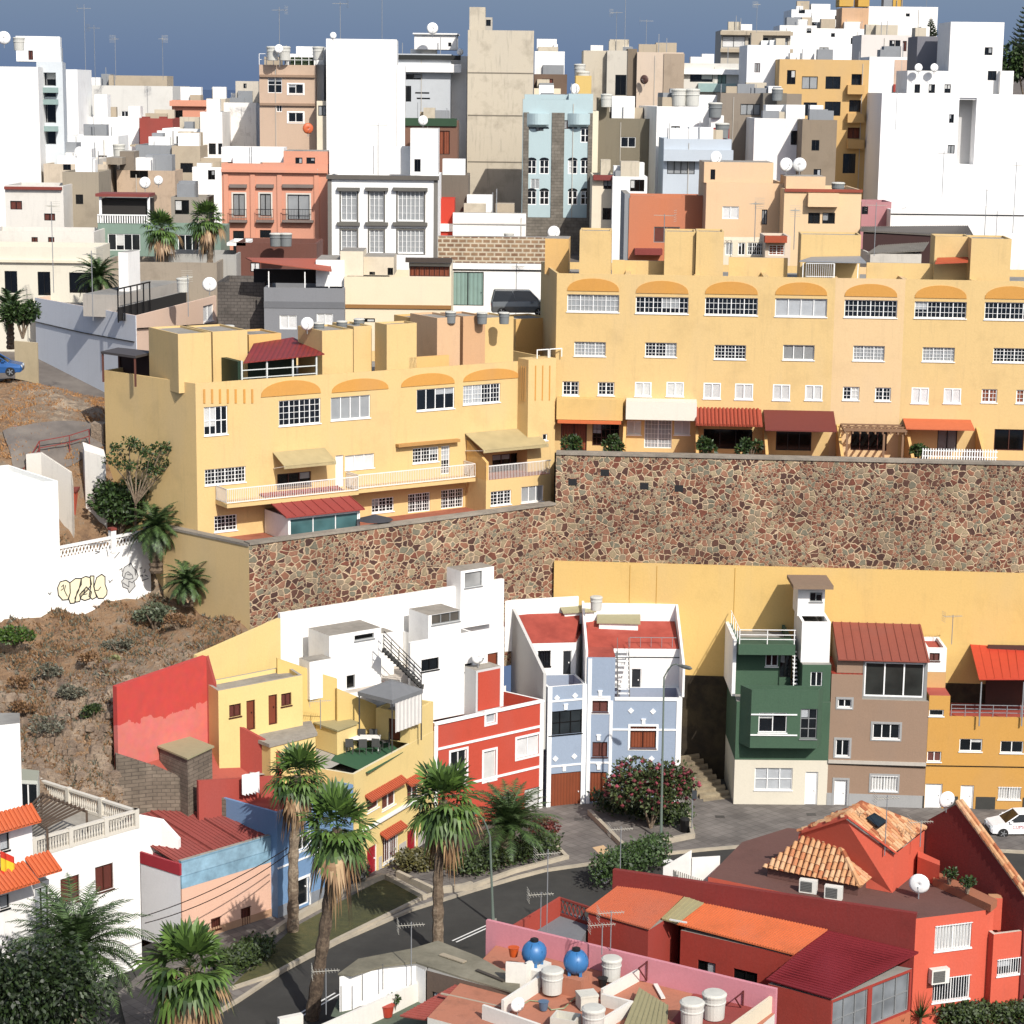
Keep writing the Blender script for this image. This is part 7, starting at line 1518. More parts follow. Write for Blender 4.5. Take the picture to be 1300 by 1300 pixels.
for f_ in ([(910,680),(920,630),(950,610),(1000,650),(1010,690),(960,700),(920,690)],[(890,740),(960,790),(960,720),(1000,740),(1030,710)],[(940,640),(980,650)],[(850,590),(880,570),(880,610)],[(1095,570),(1115,565)],[(1150,580),(1150,610),(1135,620)],[(1095,660),(1120,650),(1125,670)],[(1150,650),(1180,665)],[(1115,715),(1190,690)],[(725,710),(735,740),(755,715),(770,705)],[(700,350),(715,430)],[(735,300),(740,350)],[(745,380),(765,375)],[(790,378),(810,376)],[(850,380),(790,450)],[(565,370),(620,375),(565,400)],[(500,285),(640,275),(700,260)],[(620,290),(620,340)],[(10,860),(30,880),(45,850)]): stroke([gz_(*p) for p in f_],.03,GK,'graffiti_mark')
b=Bld('orange_house','small bright orange house above the white house at the left edge','house',G(10,560,24)); oa=atY(-30,560,143); oc=atY(23,560,141); 
v=b.vol([V2(oa),V2(oc),V2(oc)+Vector((-2,5)),V2(oa)+Vector((-2,5))],16,atY(23,541,141).z,plaster('d9683a',.2,k=.82),par=.0,roof=CONC); b.done()
# ================================================================ plants
PG=foliage('fan_palm_leaf','1c3310','66853a',.75); DG=foliage('date_palm_leaf','1c2c14','55703a',.75); SKIRT=foliage('dead_palm_leaf','7a5a3c','b89a72',.8); LEAF=foliage('tree_leaf','1a2c10','46602a',.7); HEDGE=foliage('hedge_leaf','1c2a12','4a5c28',.7); OLE=foliage('oleander_leaf','2a3a1c','5e6a3a',.65); DARKL=foliage('dark_tree_leaf','141f0c','2f4218',.75); PINK=foliage('oleander_flower','5e242c','a44c58',.75); SCRUB=foliage('scrub_leaf','5e4230','9c7850',.75); GREYSC=foliage('grey_scrub','4c4c40','7d7c68',.7); DRYG=foliage('dry_grass_blade','8a5c34','c0905a',.75)
BARK=ground('palm_bark',('4a3c30','7d6b58','b5a48c'),5.,k=.7,bump=1.,bd=.08)
def trunk(mb,pts,r0,r1,rings=True):
    n=len(pts)*6; P=[Vector(p) for p in pts]; out=[]; rs=[]
    for i in range(n+1):
        t=i/n*(len(P)-1); k=min(int(t),len(P)-2); out.append(P[k].lerp(P[k+1],t-k)); rs.append((r0+(r1-r0)*i/n)*(1.12 if i%2 and rings else .94)*R.uniform(.95,1.06))
    mb.tube(out,rs,9)
def fan_palm(name,label,base,top,cr=1.7,tr=.28,n=38,skirt=9,group=None,seed=1):
    R.seed(seed); r=root(name,label,'palm',base,group); base,top=Vector(base),Vector(top); mid=base.lerp(top,.5)+Vector((R.uniform(-.25,.25),0,0))
    mb=MB(); trunk(mb,[base,mid,top],tr*1.15,tr*.8); part(mb,'trunk',BARK,r)
    def leaves(n,e0,e1,L0,L1,mat,name,droop,width):
        mb=MB()
        for i in range(n):
            az=i*2.399+R.uniform(-.3,.3); el=e0+(e1-e0)*(i+.5)/n+R.uniform(-.12,.12); pl=R.uniform(L0,L1)
            d=Vector((cos(az)*cos(el),sin(az)*cos(el),sin(el))); s=Vector((-sin(az),cos(az),0)); u=s.cross(d)*-1
            if u.z<0: u=-u
            hub=top+d*pl; k=13; bl=cr*.6*R.uniform(.75,1.15); droop_=droop*(.25+1.1*max(0,.9-el))
            a=top; w_=.02; mb.face([a-s*w_,a+s*w_,hub+s*w_,hub-s*w_])
            for j in range(k):
                th=(j/(k-1)-.5)*width; dd=d*cos(th)+s*sin(th); b2=bl*(1-.25*abs(th)/1.6); m_=hub+dd*b2*.6+Vector((0,0,-droop_*.12*b2)); e=hub+dd*b2*.95+Vector((0,0,-droop_*b2*R.uniform(.25,.7)))
                pr=(s*cos(th)-d*sin(th))*(b2*.085); up=u*.03*(1 if j%2 else -1)
                i0=len(mb.v); mb.v+=[tuple(hub),tuple(m_-pr+up),tuple(m_+pr+up),tuple(e)]; mb.f+=[(i0,i0+1,i0+2),(i0+1,i0+3,i0+2)]; mb.m+=[0,0]
        return part(mb,name,mat,r)
    leaves(n,1.4,-.75,cr*.34,cr*.56,PG,'crown',.7,3.3)
    if skirt: leaves(skirt,-.35,-1.45,cr*.2,cr*.55,SKIRT,'dead_leaves',1.1,1.5)
    return r
def date_palm(name,label,base,top,L=2.6,tr=.3,n=48,e0=1.4,e1=-.5,group=None,seed=1,mat=None,skirt=0):
    R.seed(seed); r=root(name,label,'palm',base,group); base,top=Vector(base),Vector(top)
    mb=MB(); trunk(mb,[base,base.lerp(top,.5),top],tr*1.2,tr); part(mb,'trunk',BARK,r)
    def fr(n,e0,e1,L,mat,name,sag):
        mb=MB()
        for i in range(n):
            az=i*2.399+R.uniform(-.2,.2); el=e0+(e1-e0)*(i+.5)/n; l=L*R.uniform(.8,1.08); p=top.copy(); seg=9; h=Vector((cos(az),sin(az),0)); s=Vector((-sin(az),cos(az),0)); e=el; P=[p.copy()]
            for k in range(seg): p=p+(h*cos(e)+Vector((0,0,sin(e))))*l/seg; e-=sag*(.6+k/seg); P.append(p.copy())
            mb.tube(P,[.03*(1-j/(seg+1)) +.006 for j in range(seg+1)],3)
            for k in range(seg*4):
                t=(k+1.5)/4; j=min(int(t),seg-1); c=P[j].lerp(P[j+1],t-j); tg=(P[j+1]-P[j]).normalized(); q=l*.2*sin(pi*min(1,(t/seg)*.85+.12))+.05
                for sg in (-1,1):
                    d=(s*sg*.85+tg*.55+Vector((0,0,-.22+.35*(R.random()-.3)))).normalized(); m_=c+d*q; wv=tg*.042; i0=len(mb.v); mb.v+=[tuple(c-wv),tuple(c+wv),tuple(m_)]; mb.f.append((i0,i0+1,i0+2)); mb.m.append(0)
        return part(mb,name,mat,r)
    fr(n,e0,e1,L,mat or DG,'crown',.13)
    if skirt: fr(skirt,-.7,-1.3,L*.7,SKIRT,'dead_leaves',.05)
    return r
def leafblob(mb,c,rad,n,sz,flat=.8,droop=0):
    c=Vector(c); nb=max(4,int(n/140)); cs=[]
    for i in range(nb):
        a=R.uniform(0,2*pi); e=R.uniform(-.5,1); q=R.uniform(.35,.8); cs.append((c+Vector((cos(a)*cos(e)*rad[0]*q,sin(a)*cos(e)*rad[1]*q,sin(e)*rad[2]*q*.9)),R.uniform(.28,.5)))
    for i in range(n):
        cc,s=R.choice(cs); v=Vector((R.gauss(0,1),R.gauss(0,1),R.gauss(0,1))).normalized()*R.uniform(.6,1)**.5
        p=cc+Vector((v.x*rad[0]*s,v.y*rad[1]*s,v.z*rad[2]*s)); d=(v+Vector((R.gauss(0,.5),R.gauss(0,.5),R.gauss(0,.4)-droop))).normalized(); t=d.orthogonal().normalized(); t=(t*cos(i)+d.cross(t)*sin(i)); L_=sz*R.uniform(.7,1.3)
        i0=len(mb.v); mb.v+=[tuple(p),tuple(p+d*L_*.5+t*L_*.28),tuple(p+d*L_),tuple(p+d*L_*.5-t*L_*.28)]; mb.f.append((i0,i0+1,i0+2,i0+3)); mb.m.append(0)
def shrub(name,label,cat,base,h,rad,n,sz,mat,seed=1,group=None,flower=0,trunkh=.5,droop=0,box=None):
    R.seed(seed); base=Vector(base); r=root(name,label,cat,base,group)
    mb=MB(); 
    for k in range(5): a=k*1.26; mb.tube([base,base+Vector((cos(a)*rad[0]*.25,sin(a)*rad[1]*.25,h*.4)),base+Vector((cos(a)*rad[0]*.5,sin(a)*rad[1]*.5,h*.75))],[.09,.06,.03],5)
    part(mb,'stem' if h<3 else 'trunk',BARK,r)
    mb=MB()
    if box:   # hedge: dense box between points
        for i in range(n):
            t=R.random(); p=Vector(box[0]).lerp(Vector(box[1]),t)+Vector((R.uniform(-rad[1],rad[1])*.8,R.uniform(-rad[1],rad[1]),R.uniform(.05,1)**.6*h)); d=Vector((R.gauss(0,1),R.gauss(0,1),R.gauss(.4,1))).normalized(); u=d.orthogonal().normalized(); i0=len(mb.v); s=sz*R.uniform(.6,1.3)
            mb.v+=[tuple(p),tuple(p+d*s*.5+u*s*.3),tuple(p+d*s),tuple(p+d*s*.5-u*s*.3)]; mb.f.append((i0,i0+1,i0+2,i0+3)); mb.m.append(0)
    else: leafblob(mb,base+Vector((0,0,h*.62)),(rad[0],rad[1],h*.5),n,sz,droop=droop)
    part(mb,'leaves' if h<3 else 'crown',mat,r)
    if flower:
        fm=MB(); 
        for i in range(flower):
            q=Vector(mb.v[R.randrange(0,len(mb.v))])
            if q.y<base.y+rad[1]*.4 or q.z>base.z+h*.7: fm.add([q+Vector(o)*.16 for o in ((1,0,0),(-1,0,0),(0,1,0),(0,-1,0),(0,0,1),(0,0,-1))],[(0,2,4),(2,1,4),(1,3,4),(3,0,4),(2,0,5),(1,2,5),(3,1,5),(0,3,5)])
        part(fm,'flowers',PINK,r)['kind']='stuff'
    return r
def onY(x,y,Y): return atY(x,y,Y)
# street fan palms
def fp_(label,bx,by_,tx,ty,cr,seed,**k):
    b0=G(bx,by_,0); t0=atY(tx,ty,b0.y); return fan_palm('fan_palm',label,b0,t0,cr,seed=seed,**k)
GP='fan palms along the street'
fp_('tall fan palm in front of the narrow blue house, leftmost of the street fan palms',372,1186,379,985,2.0,3,group=GP)
fp_('tall leaning fan palm whose crown overlaps the yellow street house, middle of three',396,1294,428,1052,2.35,5,group=GP,n=42,tr=.3)
fp_('tall straight fan palm before the red house, rightmost of the street fan palms',556,1212,563,1016,2.3,8,group=GP,n=42)
b0=G(234,1345,0); fan_palm('fan_palm','big shaggy fan palm low in the bottom left corner beside the street',b0,atY(240,1228,b0.y),2.6,.34,n=44,skirt=20,seed=11)
d0=G(640,1098,0); date_palm('date_palm','dark feathery date palm in front of the red house corner',d0,atY(646,1050,d0.y),3.3,.4,64,1.5,.0,seed=4)
d0=G(92,1330,0); date_palm('date_palm','large date palm with arching fronds before the white villa',d0,atY(97,1205,d0.y),3.9,.45,80,1.45,-.35,seed=6)
q=atY(197,668,134.6); date_palm('date_palm','hillside date palm with a shaggy dead skirt beside the tan flank of the yellow building',(q.x,q.y,q.z-3),q,2.3,.35,50,1.3,-.8,seed=9,skirt=26)
q=atY(238,738,132.6); date_palm('date_palm','smaller date palm on the dry slope just below the bigger shaggy one',(q.x,q.y,q.z-1.6),q,1.9,.3,44,1.3,-.7,seed=10,skirt=16)
for x,y,Y,s,lab in ((205,290,181,21,'fan palm with a brown-tinged crown before the sea-green house, left of two'),(263,278,182,22,'fan palm before the salmon townhouse corner, right of two')):
    q=atY(x,y,Y); fan_palm('fan_palm',lab,(q.x,q.y,q.z-6),q,1.9,.25,n=36,skirt=10,seed=s,group='fan palms in the middle of the town')
for x,y,Y,s,lab in ((125,352,171,23,'small date palm behind the chimney of the long grey-flanked house'),(12,392,160,24,'date palm with a low crown at the left edge above the parked blue car')):
    q=atY(x,y,Y); date_palm('date_palm',lab,(q.x,q.y,q.z-3),q,2.3,.25,40,1.4,-.4,seed=s)
# trees
def tr(label,x,y,Y,rad,h,n,sz,mat,seed,cat='tree',name='tree',**k):
    q=atY(x,y,Y); return shrub(name,label,cat,(q.x,q.y,q.z-h*.62),h,rad,n,sz,mat,seed,**k)
tr('large dark drooping tree filling the bottom left corner',38,1268,93,(3.6,2.4,0),6.4,14000,.26,DARKL,31,droop=.8)
tr('bushy green tree beside the shaggy date palm on the hillside',152,640,137,(1.9,1.5,0),3.4,3800,.28,LEAF,32)
tr('green bush under the date palm at the left edge, above the parked blue car',28,402,158,(1.5,1,0),2.6,1800,.3,LEAF,33,'bush','bush')
tr('broad dark green tree on the right skyline behind the white tower',1302,85,300,(3.4,2,0),7,2600,.6,LEAF,34)
def araucaria(label,x,y,yt,Y,seed):
    t=atY(x,yt,Y); b0=atY(x,y,Y); r=root('araucaria',label,'tree',(b0.x,b0.y,b0.z-3)); mb=MB(); mb.tube([b0-Vector((0,0,3)),t],[.22,.04],6); part(mb,'trunk',BARK,r); H=(t-b0).length; mb=MB(); R.seed(seed)
    for k in range(9):
        z=b0.lerp(t,k/9.5); L_=H*.42*(1-k/10.5)
        for j in range(7):
            a=j*.9+k*.4; d=Vector((cos(a),sin(a),.25)); e=z+d*L_; mb.tube([z,z.lerp(e,.6)-Vector((0,0,.05*L_)),e+Vector((0,0,.12*L_))],[.05,.11,.04],5)
            for m_ in range(6): u=z.lerp(e,.3+.11*m_); s=Vector((-sin(a),cos(a),.1)); mb.tube([u-s*L_*.13,u+s*L_*.13],.05,4)
    part(mb,'crown',DARKL,r)
araucaria('small araucaria on the white hilltop roofs, upper right',1182,46,22,300,41); araucaria('araucaria cut off by the right edge at the skyline',1303,60,2,280,42)
# street shrubs
p0=G(820,1062,0); shrub('oleander','big oleander with dull pink flowers at the foot of the pale blue house','shrub',G(826,1052,.1),4.2,(2.7,1.5),7000,.24,OLE,51,flower=300)
hb=lambda lab,a,c,h,w_,n,seed,mat=HEDGE: shrub('hedge',lab,'hedge',G(*[(a[0]+c[0])/2,(a[1]+c[1])/2],.1),h,(1,w_),n,.22,mat,seed,box=(G(*a,.1),G(*c,.1)))
hb('clipped dark hedge below the oleander, behind its cream kerb',(762,1030),(868,1050),1.3,.9,5000,52); hb('clipped hedge around the date palm before the red house',(585,1112),(698,1082),1.1,1.0,5200,53); hb('olive hedge left of the date palm, right of the yellow house doors',(512,1106),(572,1100),1.1,.8,3200,54,foliage('olive_hedge','3c3c20','6a6430',.7))
hb('leafy hedge at the road side of the small red lattice terrace',(762,1128),(838,1098),1.8,.9,5200,55,LEAF); hb('low dark hedge beside the pavement in front of the pink house',(290,1238),(335,1212),1.,.9,2600,56)
shrub('bush','small red-leaved bush at the end of the hedge by the garage door','bush',G(690,1066,.1),1.5,(.8,.8),900,.2,foliage('red_bush','5a2426','8a4a40',.7),57)
shrub('bush','sparse grey-leaved bush in the verge near the narrow blue house door','bush',G(452,1128,.1),1.8,(.9,.6),420,.2,GREYSC,58)
# hillside and terrace plants
hs=lambda lab,x,y,Y,r_,h,n,mat,seed: tr(lab,x,y,Y,(r_,r_*.8,0),h,n,.2,mat,seed,'bush','bush')
hs('bright green bush in the gully below the white house, left edge',20,808,126.5,1.6,1.3,1500,foliage('green_bush','2c4416','5a7a28',.7),61)
hs('pale cactus-like bush at the top corner of the big red wall',140,852,123.5,.9,1.8,800,foliage('cactus_pad','6b7044','a0a070',.75),62)
hs('grey-green scrub bush on the slope below the graffiti wall',196,782,131.5,1.2,1.5,1100,foliage('sage_scrub','4a5540','70785c',.7),63)
hs('dark green scrub above the red wall and yellow wall corner',212,848,127,1.2,1.,800,foliage('sage_scrub2','3a4a38','5c6a50',.7),64)
for i,(x,y,Y,lab) in enumerate(((722,552,143.6,'small palm-like plant on the terrace left of the timber windows'),(897,560,143.6,'leafy plants under the tiled canopy on the terrace'),(952,562,143.4,'dark leafy plants at the right end of the tiled canopy'),(1170,556,143.2,'spiky plant beside the sloping wall of the picket terrace'),(782,566,143.6,'low plant by the white garden gate pier'))):
    q=atY(x,y,Y); shrub('garden_plant',lab,'plant',(q.x,q.y,zt-.7),1.7 if i else 2.2,(.8,.5),500,.26,LEAF,70+i,group='plants on the terrace of the long yellow row')
def agave(label,x,y,z,h,seed,n=34):
    p=G(x,y,z); R.seed(seed); r=root('spiky_plant',label,'plant',p); mb=MB()
    for i in range(n): a=i*2.4; e=R.uniform(.2,1.45); d=Vector((cos(a)*cos(e),sin(a)*cos(e),sin(e))); s=Vector((-sin(a),cos(a),0))*.05; mb.face([p+Vector((0,0,.4*h))-s,p+Vector((0,0,.4*h))+s,p+Vector((0,0,.4*h))+d*h*.7])
    part(mb,'leaves',DG,r); mb=MB(); mb.tube([p,p+Vector((0,0,.45*h))],.07,6); part(mb,'stem',BARK,r)
agave('spiky plant left of two below the coral wall at the bottom edge',1143,1318,0,1.5,81); agave('bigger spiky plant right of two below the coral wall at the bottom edge',1168,1310,0,2.0,82,44)
for i,(a,c) in enumerate((((1195,1300),(1240,1305)),((1245,1302),(1310,1300)))): hb(('flower bed shrubs under the coral wall windows, bottom right','grey-green bed shrubs in the bottom right corner')[i],a,c,1.1,.7,1800,83+i,HEDGE)
for i,(x,y,Y,rr,m_) in enumerate(((60,850,122,.9,GREYSC),(95,880,120.5,1.1,GREYSC),(30,900,119.5,.9,SCRUB),(110,830,124.5,.8,SCRUB),(150,810,127,1.,GREYSC),(60,930,117.5,1.2,GREYSC),(225,800,129.5,.9,SCRUB),(25,860,122.5,.7,SCRUB),(118,920,117.8,.8,HEDGE))):
    q=atY(x,y,Y); shrub('scrub_bush',('grey scrub bush midway down the slope, nearest the green gully bush','wide grey scrub bush left of the big red wall, halfway down','brown scrub bush low on the slope above the white villa roof','small brown scrub bush just uphill of the cactus-like bush','grey scrub bush above the left corner of the big red wall','widest grey scrub bush, lowest on the slope beside the villa','brown scrub bush below the two hillside palms by the yellow wall top','tiny brown scrub bush at the left edge of the slope','dark green scrub bush against the left end of the red wall')[i],'bush',(q.x,q.y,hz(q.x,q.y)-.1),1.0,(rr,rr*.8),700,.16,m_,200+i,group='scrub bushes on the dry slope')
# bare tree above the hillside bush
q=atY(172,640,135.5); r=root('bare_tree','nearly bare thin-branched tree with a few leaf tufts before the tan flank','tree',(q.x,q.y,q.z-1.5)); R.seed(5); mb=MB(); lf=MB()
for x,y in ((140,585),(152,572),(165,562),(178,570),(190,575),(205,570),(215,590),(200,600),(160,590),(183,590)):
    e=atY(x,y,135.5+R.uniform(-.8,.8)); m_=Vector(q).lerp(e,.5)+Vector((R.uniform(-.3,.3),0,.2)); mb.tube([q-Vector((0,0,1.5)),q,m_,e],[.1,.07,.045,.02],5); leafblob(lf,e,(.75,.6,.5),170,.2)
part(mb,'trunk',BARK,r); part(lf,'crown',LEAF,r)
# scrub cover, dry grass: uncountable
def cover(name,n,reg,sz,mat,seed,hgt=.35,blades=3):
    R.seed(seed); mb=MB()
    for i in range(n):
        u,v=R.random(),R.random(); a,b_,c,d=[Vector((p[0],p[1],0)) for p in reg]; p=a.lerp(b_,u).lerp(d.lerp(c,u),v); x,y=p.x,p.y
        if inpoly(x,y,HP) or (sin(x*1.3)+sin(y*1.7+x)+R.gauss(0,.9))<.15: continue
        z=hz(x,y)-.05
        for k in range(blades):
            t=Vector((R.gauss(0,1),R.gauss(0,1),R.uniform(.6,2.2))).normalized(); s=t.orthogonal().normalized()*sz*.25; h=sz*R.uniform(.6,1.5)*hgt*3; o=Vector((x+R.uniform(-.15,.15),y+R.uniform(-.15,.15),z)); i0=len(mb.v); mb.v+=[tuple(o-s),tuple(o+s),tuple(o+t*h)]; mb.f.append((i0,i0+1,i0+2)); mb.m.append(0)
    o=mb.build(name,mat); o['kind']='stuff'; o['label']=name.replace('_',' ')+' on the dry slope'; o['category']='ground cover'
reg=[(-42,112),(-18,114),(-16,136),(-42,136)]
cover('hillside_scrub',26000,reg,.22,SCRUB,91); cover('grey_hillside_scrub',12000,reg,.24,GREYSC,92)
cover('dry_grass',14000,[(-48,136),(-24,139),(-24,151),(-48,152)],.16,DRYG,93)
def rocks(n,reg,seed):
    R.seed(seed); mb=MB()
    for i in range(n):
        u,v=R.random(),R.random(); a,b_,c,d=[Vector((p[0],p[1],0)) for p in reg]; p=a.lerp(b_,u).lerp(d.lerp(c,u),v)
        if inpoly(p.x,p.y,HP): continue
        z=hz(p.x,p.y); s=R.uniform(.05,.22)*(1+(R.random()>.94)*1.2); k=8; vs=[]
        for t in ((-1,0),): pass
        ring=[(cos(j*pi/3)*s*R.uniform(.7,1.2),sin(j*pi/3)*s*R.uniform(.7,1.2)) for j in range(6)]
        vs=[(p.x+a_,p.y+b2,z-.1) for a_,b2 in ring]+[(p.x+a_*.75,p.y+b2*.75,z+s*.5*R.uniform(.6,1.2)) for a_,b2 in ring]+[(p.x,p.y,z+s*.7)]
        mb.add(vs,[(j,(j+1)%6,6+(j+1)%6,6+j) for j in range(6)]+[(6+j,6+(j+1)%6,12) for j in range(6)])
    o=mb.build('loose_rocks',ROCK); o['kind']='stuff'; o['label']='loose rocks on the dry slope'; o['category']='rocks'
rocks(3200,[(-36,110),(-18,112),(-18,126),(-36,122)],94); rocks(1500,[(-28,111),(-21,112),(-21,121),(-26,121)],95)
# ================================================================ street furniture and verges
def verge(name,pts,z,mat): 
    mb=MB(); P=gl(pts,z); mb.hexa([V2(p) for p in P],0.1,z); o=mb.build(name,mat); o['kind']='structure'; return o
GRS=[(296,1250),(340,1207),(372,1178),(440,1140),(486,1116),(536,1136),(430,1188),(340,1236)]
verge('verge_grass',GRS[::-1],.2,GREENG)
def kerbwall(name,label,pts,h,w_,mat=None):
    r=root(name,label,'low wall',G(*pts[0],0)); mb=MB(); P=[V2(G(x,y,h)) for x,y in pts]
    for a,c in zip(P,P[1:]):
        d=(c-a).normalized(); n=Vector((-d.y,d.x)); q=[a-d*.04,c+d*.04,c+d*.04+n*w_,a-d*.04+n*w_]; mb.hexa(q,0.02,h+R.uniform(0,.006))
    part(mb,'wall',mat or KERB,r); return r
kerbwall('planter_wall','long cream kerb wall along the upper edge of the grass verge',[(300,1212),(340,1186),(372,1165),(440,1128),(488,1110)],.5,.3)
kerbwall('planter_wall','cream kerb between the grass verge and the pavement',[(296,1254),(345,1238),(430,1192),(540,1138),(600,1120)],.25,.25)
kerbwall('planter_wall','sloping cream wall at the end of the grass verge',[(488,1110),(536,1136)],.45,.3); kerbwall('planter_wall','cream wall under the olive hedge',[(503,1106),(550,1128),(600,1122)],.5,.25)
kerbwall('planter_wall','cream kerb of the planter with the date palm and hedge',[(600,1124),(655,1104),(722,1086),(704,1068)],.35,.25); kerbwall('planter_wall','cream kerb of the oleander planter',[(746,1028),(794,1076),(882,1058),(876,1030)],.45,.25)
sheet('paving_patch',gl([(752,1076),(766,1073),(781,1086),(766,1089)],.12),.128,plain('cfae84',.9))
for i,(x,y) in enumerate(((735,1040),(472,1172),(914,1037),(858,1066),(1030,1034))): 
    p=G(x,y,.12); mb=MB(); mb.box(-.3,.3,-.25,.25,0,.012); o=mb.build('manhole_cover',plain('4a4642',.7),None); o.location=(p.x,p.y,.122); tag(o,('dark manhole cover in front of the wooden garage door','manhole cover on the pavement between the two nearest fan palms','manhole cover in front of the green house gap','small cover by the foot of the street lamp','small cover in front of the white door of the green house')[i],'manhole cover','manhole covers on the pavement')
# flight of steps by the dark gap
r=root('steps','worn stone steps climbing beside the pale blue house into the shaded gap','steps',G(900,1010,0)); mb=MB(); a=V2(G(893,1020,0)); c=V2(G(932,1015,0)); 
for k in range(9): o=Vector((-.2,.5))*k; q=[a+o,c+o+Vector((-.05*k,0)),c+o+Vector((-.05*k,.55)),a+o+Vector((0,.55))]; mb.hexa(q,-.1,.14+.2*k)
part(mb,'treads',ground('worn_stone',('6b5f4e','96886f','b5a88c'),1.5,k=.75,bump=.5),r)
# street lamps
LAMPG=plain('7c8a80',.45,.3)
def lamp(label,bx,by_,tx,ty,hx,hy):
    p=G(bx,by_,.12); t=atY(tx,ty,p.y); h=atY(hx,hy,p.y-.6); r=root('street_lamp',label,'street lamp',p,'street lamps'); mb=MB(); s=h-t
    mb.tube([p,p.lerp(t,.3),t]+[t+Vector((s.x*k,s.y*k,s.z*k+abs(s.x)*.45*sin(pi*k))) for k in (.25,.5,.75,1)],[.1,.075,.055,.05,.045,.04,.04],8); part(mb,'pole',LAMPG,r)
    mb=MB(); d=Vector((1 if s.x>0 else -1,-.4,-.15)).normalized(); mb.tube([h-d*.1,h+d*.25,h+d*.65,h+d*.8],[.05,.13,.12,.03],8); part(mb,'lamp_head',plain('5a5e5c',.5),r)
    mb=MB(); mb.box(-.2,.2,-.2,.2,0,.12); o=part(mb,'base_plate',CONC,r); o.data.transform(Matrix.Translation((0,0,0))); o.location=(0,0,0)
    return r
def fixbase(r,p): pass
for a in (('tall arched street lamp before the pale blue house',839,1066,843,860,863,845),('arched street lamp between the right fan palm and the date palm',626,1170,622,1062,604,1032)):
    r=lamp(*a); o=[c for c in r.children if c.name.startswith('base_plate')][0]; o.data.transform(Matrix.Translation(r.location))
# sign post and bin
p=G(878,1058,.12); r=root('sign_post','thin grey sign post by the oleander planter','sign post',p); mb=MB(); mb.tube([p,p+Vector((0,0,2.9))],.035,6); part(mb,'post',GREYM,r); mb=MB(); mb.hexa([(p.x-.05,p.y-.12),(p.x+.25,p.y-.12),(p.x+.25,p.y-.08),(p.x-.05,p.y-.08)],p.z+2.3,p.z+2.85); part(mb,'plate',plain('3a3f44',.6),r)
p=G(869,1056,.12); r=root('litter_bin','black litter bin beside the sign post','bin',p); mb=MB(); mb.lathe([(.2,0),(.26,.05),(.3,.8)],12,p); part(mb,'bin',BLACKM,r); mb=MB(); mb.lathe([(.31,.802),(.31,.87),(.1,.95)],12,p); part(mb,'lid',plain('2a2a2a',.5),r)
# ---------------------------------------------------------------- rooftop equipment: prototypes then copies
def proto_dish(): 
    r=root('satellite_dish','','satellite dish',(0,0,0),world=False); mb=MB(); n=18; prof=[(0,0),(.2,.015),(.35,.05),(.45,.1)]; vs=[];
    for q,z in prof: vs+=[(q*cos(2*pi*j/n),-z,.7+q*sin(2*pi*j/n)) for j in range(n)]
    vs=[(x,-y-.1,z) for x,y,z in vs]; vs=[(x,-(-y-.1)-.1 if 0 else y,z) for x,y,z in vs]
    fs=[(i*n+j,i*n+(j+1)%n,(i+1)*n+(j+1)%n,(i+1)*n+j) for i in range(3) for j in range(n)]
    mb.add(vs,fs); o=mb.build('reflector',WHT,r,smooth=True); sm_=o.modifiers.new('thickness','SOLIDIFY'); sm_.thickness=.02
    mb=MB(); mb.tube([(0,.0,0),(0,.0,.7)],.03,6); mb.tube([(0,0,.35),(0,-.45,.55),(0,-.5,.68)],.015,4); mb.box(-.03,.03,-.56,-.5,.66,.74); mb.build('mount',GREYM,r); return r
def proto_tank(mat,h=1.05,rr=.45):
    r=root('water_tank','','water tank',(0,0,0),world=False); mb=MB(); mb.lathe([(rr*.84,0),(rr*.9,.02),(rr*.96,h*.62),(rr*1.03,h*.63),(rr*1.03,h*.67),(rr*.98,h*.69),(rr,h*.84),(rr*1.05,h*.86),(rr*1.05,h*.9)],20); mb.build('tank',mat,r); mb=MB(); mb.lathe([(rr*1.08,h*.9),(rr*1.08,h*.94),(rr*.9,h),(rr*.2,h*1.02)],20); mb.build('lid',plain('cfcdc2',.6),r); return r
def proto_yagi():
    r=root('tv_antenna','','tv antenna',(0,0,0),world=False); mb=MB(); mb.tube([(0,0,0),(0,0,1)],.02,5); mast=mb.build('mast',GREYM,r); mb=MB(); 
    mb.tube([(-.5,0,0),(.5,0,0)],.014,4)
    for k in range(9): x=-.45+k*.11; l=.26-.012*k; mb.tube([(x,-l,0),(x,l,0)],.009,4)
    for s in (-1,1): 
        for k in range(3): mb.tube([(-.5,-.25,s*(.06+.09*k)),(-.5,.25,s*(.06+.09*k))],.009,4)
    a=mb.build('aerial',plain('b9b5a8',.5),r); return r
DISH=proto_dish(); TW=proto_tank(plaster('dcdbd2',.2,k=.8)); TG=proto_tank(plaster('8d9292',.2,k=.7),1.0,.45); YAG=proto_yagi()
USED=set()
def place(P,p,label,group,rot=0,sc_=1,mast=None):
    if P in USED: c=copyt(P)
    else: c=P; USED.add(P)
    c.location=p; c.rotation_euler=(0,0,rot); c.scale=(sc_,)*3; c['label']=label; c['group']=group
    if mast is not None:
        for ch in c.children:
            if ch.name.startswith('mast'): ch.scale=(1,1,mast)
            if ch.name.startswith('aerial'): ch.location=(0,0,mast*.95)
    return c
GD='satellite dishes on the roofs'; GT='water tanks on the roofs'; GA='tv antennas on the roofs'
def dz(x,y,z,lab,s=1.,rot=.3): p=G(x,y,z); place(DISH,p,lab,GD,rot,s)
